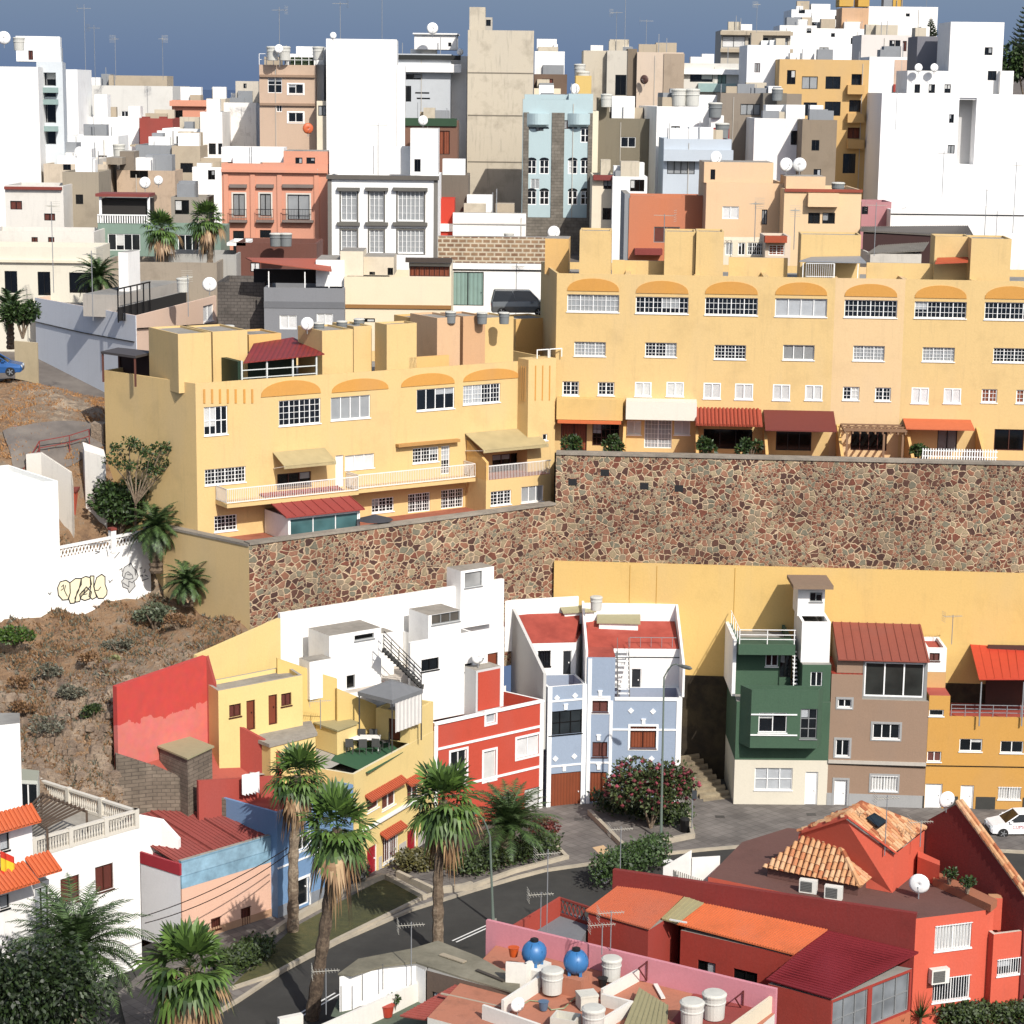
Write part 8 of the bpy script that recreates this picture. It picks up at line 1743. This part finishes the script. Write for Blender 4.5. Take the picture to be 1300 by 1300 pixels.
def dY(x,y,Y,lab,s=1.,rot=.3,h=.9): p=atY(x,y,Y); s=s*(.62 if Y>190 else .8); place(DISH,(p.x,p.y,p.z-.7*s),lab,GD,rot,s)
dY(1143,1124-2,106,'big pale dish casting a shadow on the brown flat roof of the red house',1.25,.2) if 0 else None
p=G(1166,1141,5.96); place(DISH,p,'big pale dish standing on the brown flat roof of the red house',GD,-.3,1.15)
p=onP(g1_,g2_,1202,1014); place(DISH,p-Vector((0,0,.75)),'dish mounted at the peak of the maroon gable wall',GD,.3,1.)
p=G(657,1290,4.0); place(DISH,p,'small white dish on the salmon roof behind the low white wall',GD,.5,.8)
p=G(607,848,10.1); place(DISH,p,'white dish on top of the grey stair cube of the red house',GD,.6,1.05)
p=G(596,850,10.1); 
for x,y,Y,s,rot,lab in ((549,36,239,2.2,.2,'white dish on top of the boxed roof room of the grey modern house'),(5,48,211,2.2,.2,'white dish at the top left edge of the town'),(730,113,221,1.9,.5,'dish at the left of the pale blue building roof'),(537,153,225,1.8,.2,'white dish above the white townhouse roof room'),(391,163,196,1.7,.3,'orange dish on the salmon townhouse roof'),(101,193,216,1.9,.6,'white dish in front of the far-left towers'),(184,232,212,2.0,.4,'grey dish on the ruined house wall'),(201,229,212,1.6,.4,'white dish beside the grey one on the ruined wall'),(266,361,164,1.5,.2,'white dish on the brown debris-strewn roof'),(818,101,259,1.9,-.5,'dark rust-stained dish on the beige skyline block'),(909,200,184,1.5,.4,'small dish on the tall peach block'),(998,209,184,1.6,.3,'left dish of a pair before the brown-grey block'),(1015,209,184,1.6,-.3,'right dish of a pair before the brown-grey block'),(1166,86,236,1.6,.2,'left small dish on the white giant roof room'),(1186,86,236,1.6,.2,'right small dish on the white giant roof room'),(703,295,158,1.3,.3,'dish on the left roof tower of the long yellow row'),(390,411,141,1.2,.3,'dish between the roof towers of the left yellow building'),(354,62,226,1.6,.2,'dish on the roof terrace of the brown flats'),(423,45,225,1.2,.2,'tiny dish on the blank white tower'),(584,66,240,1.3,.2,'small dish on the right roof of the grey modern house'),(1202,340-25,152,1.,.2,'small dish in front of the canopy of the long yellow row')):
    dY(x,y,Y,lab,s,rot)
# colour exceptions
for o in [o for o in bpy.data.objects if o.get('label') in('orange dish on the salmon townhouse roof','dark rust-stained dish on the beige skyline block')]:
    for ch in o.children:
        if ch.name.startswith('reflector'): ch.data=ch.data.copy(); ch.data.materials[0]=plain('d0663a' if 'orange' in o['label'] else '5a4038',.5)
def tk(P,x,y,z,lab,s=1.): place(P,G(x,y,z),lab,GT,R.uniform(0,6),s)
tk(TW,701,1260,4.15,'white barrel tank right in front of the left blue tank',1.12); tk(TW,776,1243,4.15,'white barrel tank by the pink wall, right of the blue tanks',1.05); tk(TW,753,1310,4.05,'open white barrel heaped with scraps near the bottom edge',1.15); tk(TW,878,1303,4.05,'left barrel of the white pair before the pink wall, bottom right',1.2); tk(TW,906,1292,4.05,'right barrel of the white pair before the pink wall, bottom right',1.2)
for x,y,Y,s,P,lab in ((757,762,139,1.1,TW,'white tank at the corner of the white parapet behind the pale blue house'),(427,802,133.5,.9,TW,'cream tank on the white house roof, left'),(346,64,227,1.7,TW,'left tank of three on the brown flats roof'),(361,64,227.5,1.7,TW,'middle tank of three on the brown flats roof'),(404,64,228,1.6,TW,'right tank of three beside the blank white tower'),(24,52,214,1.5,TW,'tank on the far-left white block'),(740,96,244,2.,TW,'tank above the pale blue building'),(862,119,226,2.1,TW,'left of two white tanks on the balcony house roofs'),(879,119,226,2.1,TW,'right of two white tanks on the balcony house roofs'),(908,135,222,1.9,TG,'grey tank behind the red tank shelter'),(917,161,219,1.9,TG,'grey tank next to the red tank shelter'),(736,86,258,1.8,TW,'tank right of the skyline gap beside the concrete tower'),(770,124,226,1.6,TW,'tank on the olive building roof'),(151,188,226,1.7,TW,'white tank between the tent house and the grey block building'),(646,300,196,1.2,TW,'small tank on the old garden wall'),(1064,236,182,1.5,TG,'grey tank on the lighter peach house'),(987,116,231,1.6,TG,'tank on the small grey roof room'),(232,358,166,1.3,TW,'white tank on the brown debris-strewn roof'),(350,300,183,1.4,TG,'grey tank left of two before the salmon townhouse'),(363,300,183,1.4,TG,'grey tank right of two before the salmon townhouse'),(745,300,153,1.1,TG,'low tank beside the left roof tower of the yellow row'),(232,421,142,1.,TG,'grey tank top on the leftmost roof tower of the left yellow building'),(258,419,143,1.,TG,'second grey tank top from the left on the left yellow building'),(290,417,145,1.1,TG,'wide grey tank top third from the left on the left yellow building'),(405,413,142.5,1.,TG,'grey tank beside the dish on the left yellow building'),(434,411,144,1.,TG,'grey tank in the middle of the left yellow building roof'),(456,408,146,1.,TG,'grey tank right of the middle one on the left yellow building'),(572,399,146,1.,TG,'grey tank behind the beige roof tower'),(612,400,147,1.,TG,'grey tank at the right roof towers of the left yellow building'),(640,400,147.5,1.,TG,'last grey tank before the parked van on the left yellow building')):
    p=atY(x,y,Y); place(P,(p.x,p.y,p.z-.6*s),lab,GT,0,s*.8)
# blue globe tanks
def globe(x,y,lab,rot):
    p=G(x,y,4.9); r=root('water_tank',lab,'water tank',p,'blue globe tanks'); m_=plain('3a74aa',.42); mb=MB(); n=24; c=p+Vector((0,0,.6)); prof=[(.6*sin(pi*k/14),-.6*cos(pi*k/14)) for k in range(1,14)]; mb.lathe(prof,n,c)
    for k in range(6):
        a=rot+k*pi/3; t=Vector((cos(a),sin(a),0)); mb.tube([c+t*.59*cos(e)+Vector((0,0,.59*sin(e))) for e in (-.9,-.5,-.1,.3,.7,1.1)],.035,5)
    part(mb,'tank',m_,r,smooth=True); mb=MB(); mb.lathe([(.2,.56),(.2,.68),(.12,.72)],14,c); part(mb,'cap',plain('15171a',.5),r); mb=MB()
    for k in range(4): a=rot+k*pi/2; mb.hexa([(p.x+cos(a)*.38+o[0],p.y+sin(a)*.38+o[1]) for o in ((-.07,-.07),(.07,-.07),(.07,.07),(-.07,.07))],p.z-.02,p.z+.3)
    part(mb,'feet',m_,r)
globe(678,1224,'left blue globe tank on the white plinth, by the pink wall',.2); globe(731,1236,'right blue globe tank on the salmon plinth, by the pink wall',.6)
def plinth(label,pts,z0,z1,mat,name='plinth'):
    r=root(name,label,'plinth',G(*pts[0],z0)); mb=MB(); mb.hexa([V2(G(x,y,z1)) for x,y in pts],z0,z1); part(mb,'block',mat,r)
plinth('white plinth carrying the left blue globe tank',[(660,1228),(684,1234),(700,1222),(676,1214)],3.9,4.88,OFFW); plinth('salmon plinth carrying the right blue globe tank',[(708,1239),(738,1246),(752,1234),(722,1226)],3.9,4.88,SAL)
def bxx(name,label,cat,x,y,z,w_,d_,h,mat,rot=.3,open_=False):
    p=G(x,y,z); r=root(name,label,cat,p); c,s=cos(rot),sin(rot); q=lambda k:[(p.x+(a*w_*k)*c-(e*d_*k)*s,p.y+(a*w_*k)*s+(e*d_*k)*c) for a,e in ((-.5,-.5),(.5,-.5),(.5,.5),(-.5,.5))]; mb=MB(); 
    if not open_: mb.hexa(q(1),z,z+h*.85); part(mb,'box',mat,r); mb=MB(); mb.hexa(q(1.06),z+h*.852,z+h); part(mb,'lid',mat,r)
    else:
        o,i=q(1),q(.86)
        for k in range(4): j=(k+1)%4; mb.hexa([o[k],o[j],i[j],i[k]],z,z+h)
        mb.hexa(i,z,z+.1); part(mb,'box',mat,r)
OWH=plaster('e3dfd0',.35,k=.8)
bxx('storage_box','white lidded box behind the heaped barrel','box',745,1278,4.05,.85,.75,.7,OWH); bxx('trough','open white trough at the bottom edge left of the barrel','trough',718,1305,4.05,1.2,.9,.6,OWH,-.35,True)
# near antennas
def an(x,y,z,h,lab,rot=0): place(YAG,G(x,y,z),lab,GA,rot,1.3,mast=h/1.3)
for a in ((694,1190,4.6,4.6,'tall mast antenna between the pink wall and small red terrace',.3),(686,1195,4.2,2.6,'tangled short antenna left of the tall mast'),(764,1212,5.2,1.6,'antenna with spread rods on the pink wall'),(775,1206,5.2,2.,'plain short mast antenna beside the spread one'),(787,1118,5.,3.,'white mast antenna at the end of the maroon wall'),(522,1250,3.5,3.2,'antenna above the grey sheet roof, centre'),(414,1288,3.0,2.3,'antenna with wide reflector left of the grey sheet roof'),(570,901-45,8.,4.4,'tall thin antenna on the white house beside the red cube'),(407,925,8.3,1.8,'antenna over the yellow courtyard shed'),(845,795,10.,1.9,'antenna on the right parapet of the pale blue house'),(1208,818,10.4,2.,'antenna on the white stair tower of the orange house'),(1123,1086,8.,3.2,'thin mast between the two clay tile roofs'),(1168,1075,8.,1.4,'flat antenna on the back tile roof')): an(*a[:5],*(a[5:] or (.2,)))
for i,(x,y,Y,h,lab) in enumerate(((109,100,262,9,'thin mast on the far-left roofs, leftmost'),(121,104,262,7,'second thin mast on the far-left roofs'),(147,97,262,5,'mast on the beige rooftop room, left end'),(207,97,262,5,'mast on the beige rooftop room, right end'),(355,80,227,6,'mast on the brown flats roof terrace'),(432,48,226,4,'mast on the left of the blank white tower'),(485,48,226,8,'tall mast on the right of the blank white tower'),(793,64,262,11,'very tall mast on the patched skyline building'),(782,64,262,5,'shorter mast left of the very tall one'),(820,64,262,4,'mast right of the very tall one'),(1062,8,338,5,'mast at the top of the white hill cluster'),(1176,8,338,4,'mast right of the yellow rooftop rooms'),(1286,290,186,6,'leaning mast before the long white wall'),(1250,295,180,4,'mast left of the leaning one'),(480,222,196,5,'mast on the white townhouse parapet'),(118,400,155,5,'thick mast on the long grey-flanked house'),(239,395,156,3,'mast on the peach end of the long house'),(655,392,172,4,'mast beside the parked grey van'),(1110,318,165,4,'mast beside the grey ribbed roof'),(1196,245,190,4,'thin mast at the foot of the white giant'),(1008,310,160,3,'mast beside the tiled hood house'),(68,365,168,7,'wooden-brown pole left of the long house'),(843,300,158,2,'mast beside the middle roof tower of the yellow row'),(1137,160,230,4,'mast by the shaft of the white giant'),(958,300,165,3,'double comb antenna on the peach houses'),(960,48,297,5,'mast over the greyish flats'))):
    p=atY(x,y,Y); place(YAG,(p.x,p.y,p.z-.4),lab,GA,i*.7,1.6,mast=h/1.6)
# air conditioners
def ac(lab,p,rot,s=1.):
    r=root('air_conditioner',lab,'air conditioner',p); c,sn=cos(rot),sin(rot); f=lambda x,y:(p[0]+(x*c-y*sn)*s,p[1]+(x*sn+y*c)*s); mb=MB(); mb.hexa([f(-.45,-.16),f(.45,-.16),f(.45,.16),f(-.45,.16)],p[2],p[2]+.7*s); part(mb,'casing',plain('e8e6dc',.5),r); mb=MB()
    for k in range(6): z=p[2]+(.12+k*.085)*s; mb.hexa([f(-.36,-.2),f(.2,-.2),f(.2,-.161),f(-.36,-.161)],z,z+.035*s)
    mb.hexa([f(-.38,-.17),f(.22,-.17),f(.22,-.163),f(-.38,-.163)],p[2]+.08*s,p[2]+.62*s); part(mb,'grille',plain('6a6a66',.6),r)
ac('left air conditioner below the clay tile eave',G(1026,1133,5.97),-.35); ac('right air conditioner below the clay tile eave',G(1058,1141,5.97),-.35)
w_=onP(Cn,Rn,1189,1243); ac('air conditioner bracketed on the coral wall between its two windows',(w_.x+rnn.x*.22,w_.y+rnn.y*.22,w_.z-.1),atan2(rd_.y,rd_.x),1.1)
# terrace furniture
def chair(p,rot,first=[None]):
    if first[0] is None:
        r=root('chair','','chair',(0,0,0),world=False); m_=plain('4a4a48',.6)
        mb=MB(); mb.box(-.24,.24,-.24,.24,.42,.47); mb.build('seat',m_,r); mb=MB(); mb.box(-.24,.24,.2,.25,.471,.95); mb.build('backrest',m_,r)
        for x in (-.2,.2):
            for y in (-.2,.2): mb=MB(); mb.box(x-.02,x+.02,y-.02,y+.02,0,.419); mb.build('leg',m_,r)
        first[0]=r; c=r
    else: c=copyt(first[0])
    c.location=p; c.rotation_euler=(0,0,rot); c['label']='grey garden chair around the white table on the green mat'; c['group']='chairs round the terrace table'
tp=G(462,951,6.65)
for dx,dy,rt in ((-.9,.75,.2),(-.2,.85,0),(.5,.85,0),(-.8,-.8,3.1),(0,-.85,3.2),(.8,-.7,3.),(1.3,.2,-1.4)): chair((tp.x+dx,tp.y+dy,6.65),rt)
r=root('table','white garden table on the green terrace mat','table',tp); mb=MB(); mb.box(tp.x-1,tp.x+1,tp.y-.45,tp.y+.45,7.36,7.42); part(mb,'tabletop',WHT,r)
for x in (-.9,.9):
    for y in (-.35,.35): mb=MB(); mb.box(tp.x+x-.03,tp.x+x+.03,tp.y+y-.03,tp.y+y+.03,6.65,7.358); part(mb,'leg',WHT,r)
def umbrella(lab,x,y,Y,rr,col,h):
    p=atY(x,y,Y); r=root('parasol',lab,'parasol',(p.x,p.y,p.z-h)); mb=MB(); n=10; vs=[(p.x+rr*cos(2*pi*j/n),p.y+rr*sin(2*pi*j/n),p.z-.35) for j in range(n)]+[(p.x,p.y,p.z)]; mb.add(vs,[(j,(j+1)%n,n) for j in range(n)]); part(mb,'canopy',plain(col,.8),r); mb=MB(); mb.tube([(p.x,p.y,p.z-h),(p.x,p.y,p.z-.02)],.03,6); part(mb,'pole',WHT,r)
umbrella('dark grey parasol beside the red-roofed conservatory',476,653,136.5,1.2,'3c3e44',2.2)
# laundry
r=root('clothes_line','line of white and pink laundry on the white house terrace','laundry',G(485,880,8)); mb=MB(); a=G(456,856,9.8); c=G(500,868,9.8); mb.tube([a,c],.01,3); mb.tube([a,(a.x,a.y,8)],.03,4); mb.tube([c,(c.x,c.y,8)],.03,4); part(mb,'line',GREYM,r)
for k,cc in enumerate(('f2efe8','e0a09a','ece8e2','2f2f34','e8c8c0','dcdcdc')):
    mb=MB(); t=.08+k*.15; p=a.lerp(c,t); q=a.lerp(c,t+.12); h=.7+.2*(k%2); m_=(p+q)/2+Vector((0,.08,0)); mb.face([p,m_,m_-Vector((0,.05,h)),p-Vector((0,0,h*.9))]); mb.face([m_,q,q-Vector((0,0,h)),m_-Vector((0,.05,h))]); part(mb,'garment',plain(cc,.9),r)
r=root('bed_sheet','white sheet drying on the red terrace','laundry',G(316,1008,6)); mb=MB(); a=G(307,984,7.6); c=G(329,980,7.6)
for k in range(5): p,q=a.lerp(c,k/5),a.lerp(c,(k+1)/5); o=Vector((0,.1*(k%2),0)); o2=Vector((0,.1*((k+1)%2),0)); mb.face([p+o,q+o2,q+o2-Vector((0,0,1.3)),p+o-Vector((0,0,1.15))])
part(mb,'sheet',plain('f4f4f2',.8),r)
# odds and ends on the near roofs
def bracket(lab,x,y,Y,s=1):
    p=onP(Pk0,Pk1,x,y)+Vector((pkn.x,pkn.y,0))*.05; r=root('wall_bracket',lab,'bracket',p); o=Vector((pkn.x,pkn.y,0)); m_=plain('5a1f1c',.6)
    mb=MB(); mb.tube([p+Vector((0,0,.5)),p-Vector((0,0,.5))],.04,4); mb.tube([p-Vector((0,0,.5)),p+o*.9*s+Vector((0,0,.45))],.035,4); mb.tube([p+Vector((0,0,.45)),p+o*.9*s+Vector((0,0,.45))],.035,4); part(mb,'arm',m_,r)
bracket('rusty triangular bracket on the pink wall, left of two',822,1232,0); bracket('rusty triangular bracket on the pink wall, right of two',944,1270,0)
def plank(lab,x0,y0,x1,y1,z,w_,col,name='plank',cat='plank',h=.06,dz_=0):
    a,c=G(x0,y0,z),G(x1,y1,z+dz_); r=root(name,lab,cat,a); d=(V2(c)-V2(a)).normalized(); n=Vector((-d.y,d.x))*w_/2; mb=MB(); mb.hexa([V2(a)-n,V2(c)-n,V2(c)+n,V2(a)+n],[a.z,c.z,c.z,a.z],[a.z+h,c.z+h,c.z+h,a.z+h]); part(mb,'board',plain(col,.8),r)
for a in (('white board leaning near the pink wall right of the lean-to roof',832,1250,842,1268,4.08,.2,'e8e4da'),('white pipe length lying on the orange sheet roof edge',850,1168,872,1172,4.9,.1,'dcdcd6'),('grey plank on the terrace before the patched grey roof',452,1283,475,1272,2.45,.25,'77706a'),('rusty rod across the salmon roof',712,1278,735,1270,4.06,.06,'6a3a2a'),('weathered board on the patched grey sheet roof',560,1212,590,1222,4.34,.3,'a89c86'),('dark plank on the patched grey sheet roof near its right end',605,1232,640,1246,4.34,.18,'4a443c'),('pale batten on the rust-red corrugated roof',560,1262,640,1280,3.95,.12,'b0a08c')): plank(*a)
def bucket(lab,x,y,z,col,s=1.): p=G(x,y,z); r=root('bucket',lab,'bucket',p); mb=MB(); mb.lathe([(.14*s,0),(.2*s,.34*s),(.22*s,.35*s)],12,p); part(mb,'pail',plain(col,.5),r)
bucket('orange bucket beside the left blue tank',652,1214,5.,'d0561e',1.3); bucket('black bucket by the salmon plinth',765,1252,4.05,'1c1c1c',1.2); bucket('blue-grey bucket in the corner of the salmon roof',690,1282,4.05,'5a7088',1.2); bucket('red bucket on the terrace below the patched grey roof',492,1290,2.45,'b0402c',1.6)
for i,(x,y,z,lab) in enumerate(((500,1284,2.45,'potted plant on the terrace below the patched grey roof'),(1205,1122,6.4,'potted plant on the ledge beside the gable wall, upper'),(1228,1134,6.4,'potted plant on the ledge beside the gable wall, lower'),(437,950,6.65,'potted plant at the left end of the green mat'))): shrub('potted_plant',lab,'plant',G(x,y,z),.9,(.35,.35),260,.16,LEAF,120+i)
mbh=MB(); P_=[G(x,y,4.07) for x,y in ((660,1278),(672,1270),(690,1272),(700,1282),(716,1280),(728,1268),(742,1262))]; mbh.tube(P_,.03,5); r=root('garden_hose','pale hose snaking across the salmon roof','hose',P_[0]); part(mbh,'hose',plain('8fa07a',.5),r)
# overhead cables
def cable(lab,pts,r_=.03): r=root('overhead_cable',lab,'cable',pts[0]); mb=MB(); out=[]; 
def cab(lab,a,c,sag,r_=.025):
    a,c=Vector(a),Vector(c); r=root('overhead_cable',lab,'cable',a); mb=MB(); mb.tube([a.lerp(c,t/12)-Vector((0,0,sag*4*(t/12)*(1-t/12))) for t in range(13)],r_,4); part(mb,'wire',BLACKM,r)
cab('upper of two black cables sagging past the pink house',G(180,1164,4.5),G(366,1076,5.2),.35); cab('lower of two black cables sagging past the pink house',G(184,1172,4.4),G(368,1082,5.0),.5)
# ---------------------------------------------------------------- cars
def car(label,p,rot,col,L_=4.2,W_=1.76,H=1.48,kind='hatch',text=None):
    r=root('parked_car',label,'car' if kind!='van' else 'van',p,world=False); r.rotation_euler=(0,0,rot)
    m_=plain(col,.25,.0 if col=='f4f4f4' else .3,k=.85); hx=L_/2
    if kind=='van': st=[(-hx,.35,.85,.0),(-hx+.1,.3,1.0,0),(-hx+.85,.25,1.12,0),(hx-.1,.25,1.05,0),(hx,.35,1.0,0)]; cab_=[(-hx+.75,1.1),(-hx+1.45,H),(hx-.25,H+.02),(hx-.06,1.03)]
    else: st=[(-hx,.38,.62,0),(-hx+.12,.28,.78,0),(-hx+1.05,.24,.96,0),(hx-.35,.24,1.0,0),(hx-.02,.32,.95,0)]; cab_=[(-hx+.95,.94),(-hx+1.75,H-.04),(hx-1.1,H),(hx-.12,.98)]
    mb=MB(); vs=[]
    for i,(x,zb,zt_,_) in enumerate(st):
        hw=W_/2*(.86 if i in(0,len(st)-1) else .97 if i in (1,) else 1)
        for y,z in ((-hw*.96,zb),(-hw,(zb+zt_)/2+.05),(-hw*.93,zt_),(hw*.93,zt_),(hw,(zb+zt_)/2+.05),(hw*.96,zb)): vs.append((x,y,z))
    n=6; fs=[(i*n+j,(i+1)*n+j,(i+1)*n+(j+1)%n,i*n+(j+1)%n) for i in range(len(st)-1) for j in range(n)]+[tuple(range(n)),tuple(range((len(st)-1)*n+n-1,(len(st)-1)*n-1,-1))]
    mb.add(vs,fs)
    # roof and pillars
    a,b_,c,d=cab_; w0,w1=W_/2*.9,W_/2*.74
    rf=[(b_[0],-w1,b_[1]),(c[0],-w1,c[1]),(c[0],w1,c[1]),(b_[0],w1,b_[1])]; mb.add(rf+[(x,y,z+.05) for x,y,z in rf],[(0,3,2,1),(4,5,6,7),(0,1,5,4),(1,2,6,5),(2,3,7,6),(3,0,4,7)])
    for s in (-1,1):
        for (p0,p1) in ((a,b_),(d,c),(((a[0]+d[0])/2,a[1]+.04),((b_[0]+c[0])/2,b_[1]+.02))): mb.tube([(p0[0],s*w0,p0[1]),(p1[0],s*w1,p1[1])],.05,4)
    bo=mb.build('body',m_,r); mod=bo.modifiers.new('bevel','BEVEL'); mod.width=.05; mod.segments=2
    mb=MB(); q=lambda t,s,k:(t[0],s*k,t[1]); e=.985
    A=[(a[0],-w0*e,a[1]),(b_[0],-w1*e,b_[1]),(c[0],-w1*e,c[1]),(d[0],-w0*e,d[1])]; B_=[(x,-y,z) for x,y,z in A]; mb.face(A[::-1]); mb.face(B_); mb.face([A[0],A[1],B_[1],B_[0]]); mb.face([A[2],A[3],B_[3],B_[2]]); mb.build('windows',glass('101316'),r)
    for x in (-hx+.78,hx-.78):
        for s in (-1,1):
            mb=MB(); c_=(x,s*(W_/2-.08),.32); k=20; vs=[]
            for o_,rr in ((-.11,.32),(.11,.32)): vs+=[(c_[0]+rr*cos(2*pi*j/k),c_[1]+o_,c_[2]+rr*sin(2*pi*j/k)) for j in range(k)]
            mb.add(vs,[(j,(j+1)%k,k+(j+1)%k,k+j) for j in range(k)]+[tuple(range(k-1,-1,-1)),tuple(range(k,2*k))]); wo=mb.build('wheel',plain('1a1a1a',.8),r); mb=MB()
            for j in range(5): t=j*2*pi/5; mb.tube([(c_[0],c_[1]+s*.12,c_[2]),(c_[0]+.21*cos(t),c_[1]+s*.12,c_[2]+.21*sin(t))],.035,4)
            mb.build('rim',plain('b5b8ba',.3,.6),wo)
    for s in (-1,1): mb=MB(); mb.box(-hx-.01,-hx+.12,s*.5-.2,s*.5+.2,.6,.74); mb.build('headlight',plain('c9d2d6',.15),r); mb=MB(); mb.box(hx-.1,hx+.01,s*.62-.14,s*.62+.14,.7,.9); mb.build('tail_light',plain('8e1c1c',.3),r); mb=MB(); mb.box(-.85-.1,-.85+.1,s*(W_/2+.02)-.07,s*(W_/2+.02)+.07,.98,1.1); mb.build('wing_mirror',m_,r)
    mb=MB(); mb.box(-hx-.012,-hx+.05,-.45,.45,.36,.5); mb.build('grille',BLACKM,r)
    if text:
        cu=bpy.data.curves.new('lettering','FONT'); cu.body=text; cu.size=.3; cu.extrude=.004; to=bpy.data.objects.new('tmp',cu); COL.objects.link(to); bpy.context.view_layer.update(); dg=bpy.context.evaluated_depsgraph_get(); me=bpy.data.meshes.new_from_object(to.evaluated_get(dg)); bpy.data.objects.remove(to); me.name='lettering'
        to=bpy.data.objects.new('lettering',me); COL.objects.link(to); to.parent=r; to.location=(-.75,-W_/2-.004,.62); to.rotation_euler=(pi/2,0,0); me.materials.clear(); me.materials.append(plain('b03a40',.5)); 
    return r
cp_=G(1297,1062,0); car('white hatchback with red lettering parked at the right edge of the street',(cp_.x,cp_.y+.6,0),radians(4),'f4f4f4',text='CUPSICA')
q=atY(-10,476,146.5); car('blue hatchback parked at the left edge above the dry lot',(q.x,q.y,hz(q.x,q.y)+.0 if 0 else q.z),radians(186),'2f5f9a')
q=atY(660,400,160.5); car('grey van parked behind the left yellow building roof',(q.x,q.y,q.z),radians(182),'6a6e70',4.3,1.8,1.8,'van')
# upper road, rail and walls at the left
r=root('railing','rust-red handrail beside the steps and upper road, left','railing',atY(60,600,139)); mb=MB()
RP=[atY(x,y,Y) for x,y,Y in ((27,600,137.5),(50,560,139),(88,553,139.5),(113,545,140))]
for a,c in zip(RP,RP[1:]):
    for h in (0,-.45): mb.tube([a+Vector((0,0,h)),c+Vector((0,0,h))],.04,4)
for a in RP: mb.tube([a,a-Vector((0,0,1.1))],.04,4)
a,c=atY(50,575,138.5),atY(90,600,136.5); mb.tube([a,c],.04,4); mb.tube([c,c-Vector((0,0,1))],.04,4); part(mb,'rail',plaster('8e3a34',.3),r)
r=root('step_wall','white broken step wall below the rust-red handrail','wall',atY(60,600,138)); mb=MB(); P=[atY(x,y,Y) for x,y,Y in ((33,577,137.4),(52,575,137.3),(90,600,136.2),(92,616,136.1))]
for a,c in zip(P,P[1:]): mb.hexa([V2(a),V2(c),V2(c)+Vector((0,.3)),V2(a)+Vector((0,.3))],14,[a.z,c.z,c.z,a.z])
part(mb,'wall',plaster('efe8dc',.6,k=.82),r)
r=root('white_pillar_block','white rendered block with ochre cap beside the steps','wall',atY(118,600,138)); a=atY(107,572,137.8); c=atY(134,580,137.3); mb=MB(); mb.hexa([V2(a),V2(c),V2(c)+Vector((-.3,1.)),V2(a)+Vector((-.3,1.))],14,[a.z,c.z,c.z+.3,a.z+.4]); part(mb,'block',plaster('f4efe4',.3,k=.83),r)
r=root('rubble_pier','dark rubble stone pier against the yellow building corner','wall',atY(122,560,141)); a=atY(115,538,141); c=atY(131,542,140.7); mb=MB(); mb.hexa([V2(a),V2(c),V2(c)+Vector((0,1.2)),V2(a)+Vector((0,1.2))],18,a.z); part(mb,'pier',ROCK,r)
r=root('concrete_wall','cream concrete garden wall behind the parked blue car','wall',atY(30,450,150)); a=atY(18,433,151); c=atY(47,438,150); mb=MB(); mb.hexa([V2(a),V2(c),V2(c)+Vector((0,.3)),V2(a)+Vector((0,.3))],20,a.z); part(mb,'wall',plaster('d9c49c',.3,k=.8),r)
r=root('orange_shed','small orange garden shed behind the graffiti wall','shed',atY(88,650,138)); a=atY(78,618,137.4); c=atY(95,622,137.2); mb=MB(); mb.hexa([V2(a),V2(c),V2(c)+Vector((0,1.5)),V2(a)+Vector((0,1.5))],14,a.z-.3); part(mb,'wall',plaster('c9502e',.2,k=.82),r); mb=MB(); mb.hexa([V2(a)-Vector((.1,.1)),V2(c)+Vector((.1,-.1)),V2(c)+Vector((.1,1.6)),V2(a)+Vector((-.1,1.6))],a.z-.297,a.z-.15); part(mb,'roof',plaster('8e3a2c',.3),r)
def rail_path(name,pts,mat):
    mb=MB(); 
    for i in range(len(pts)-1): pass
for o in ROOTS:
    if '_w' in o: del o['_w']
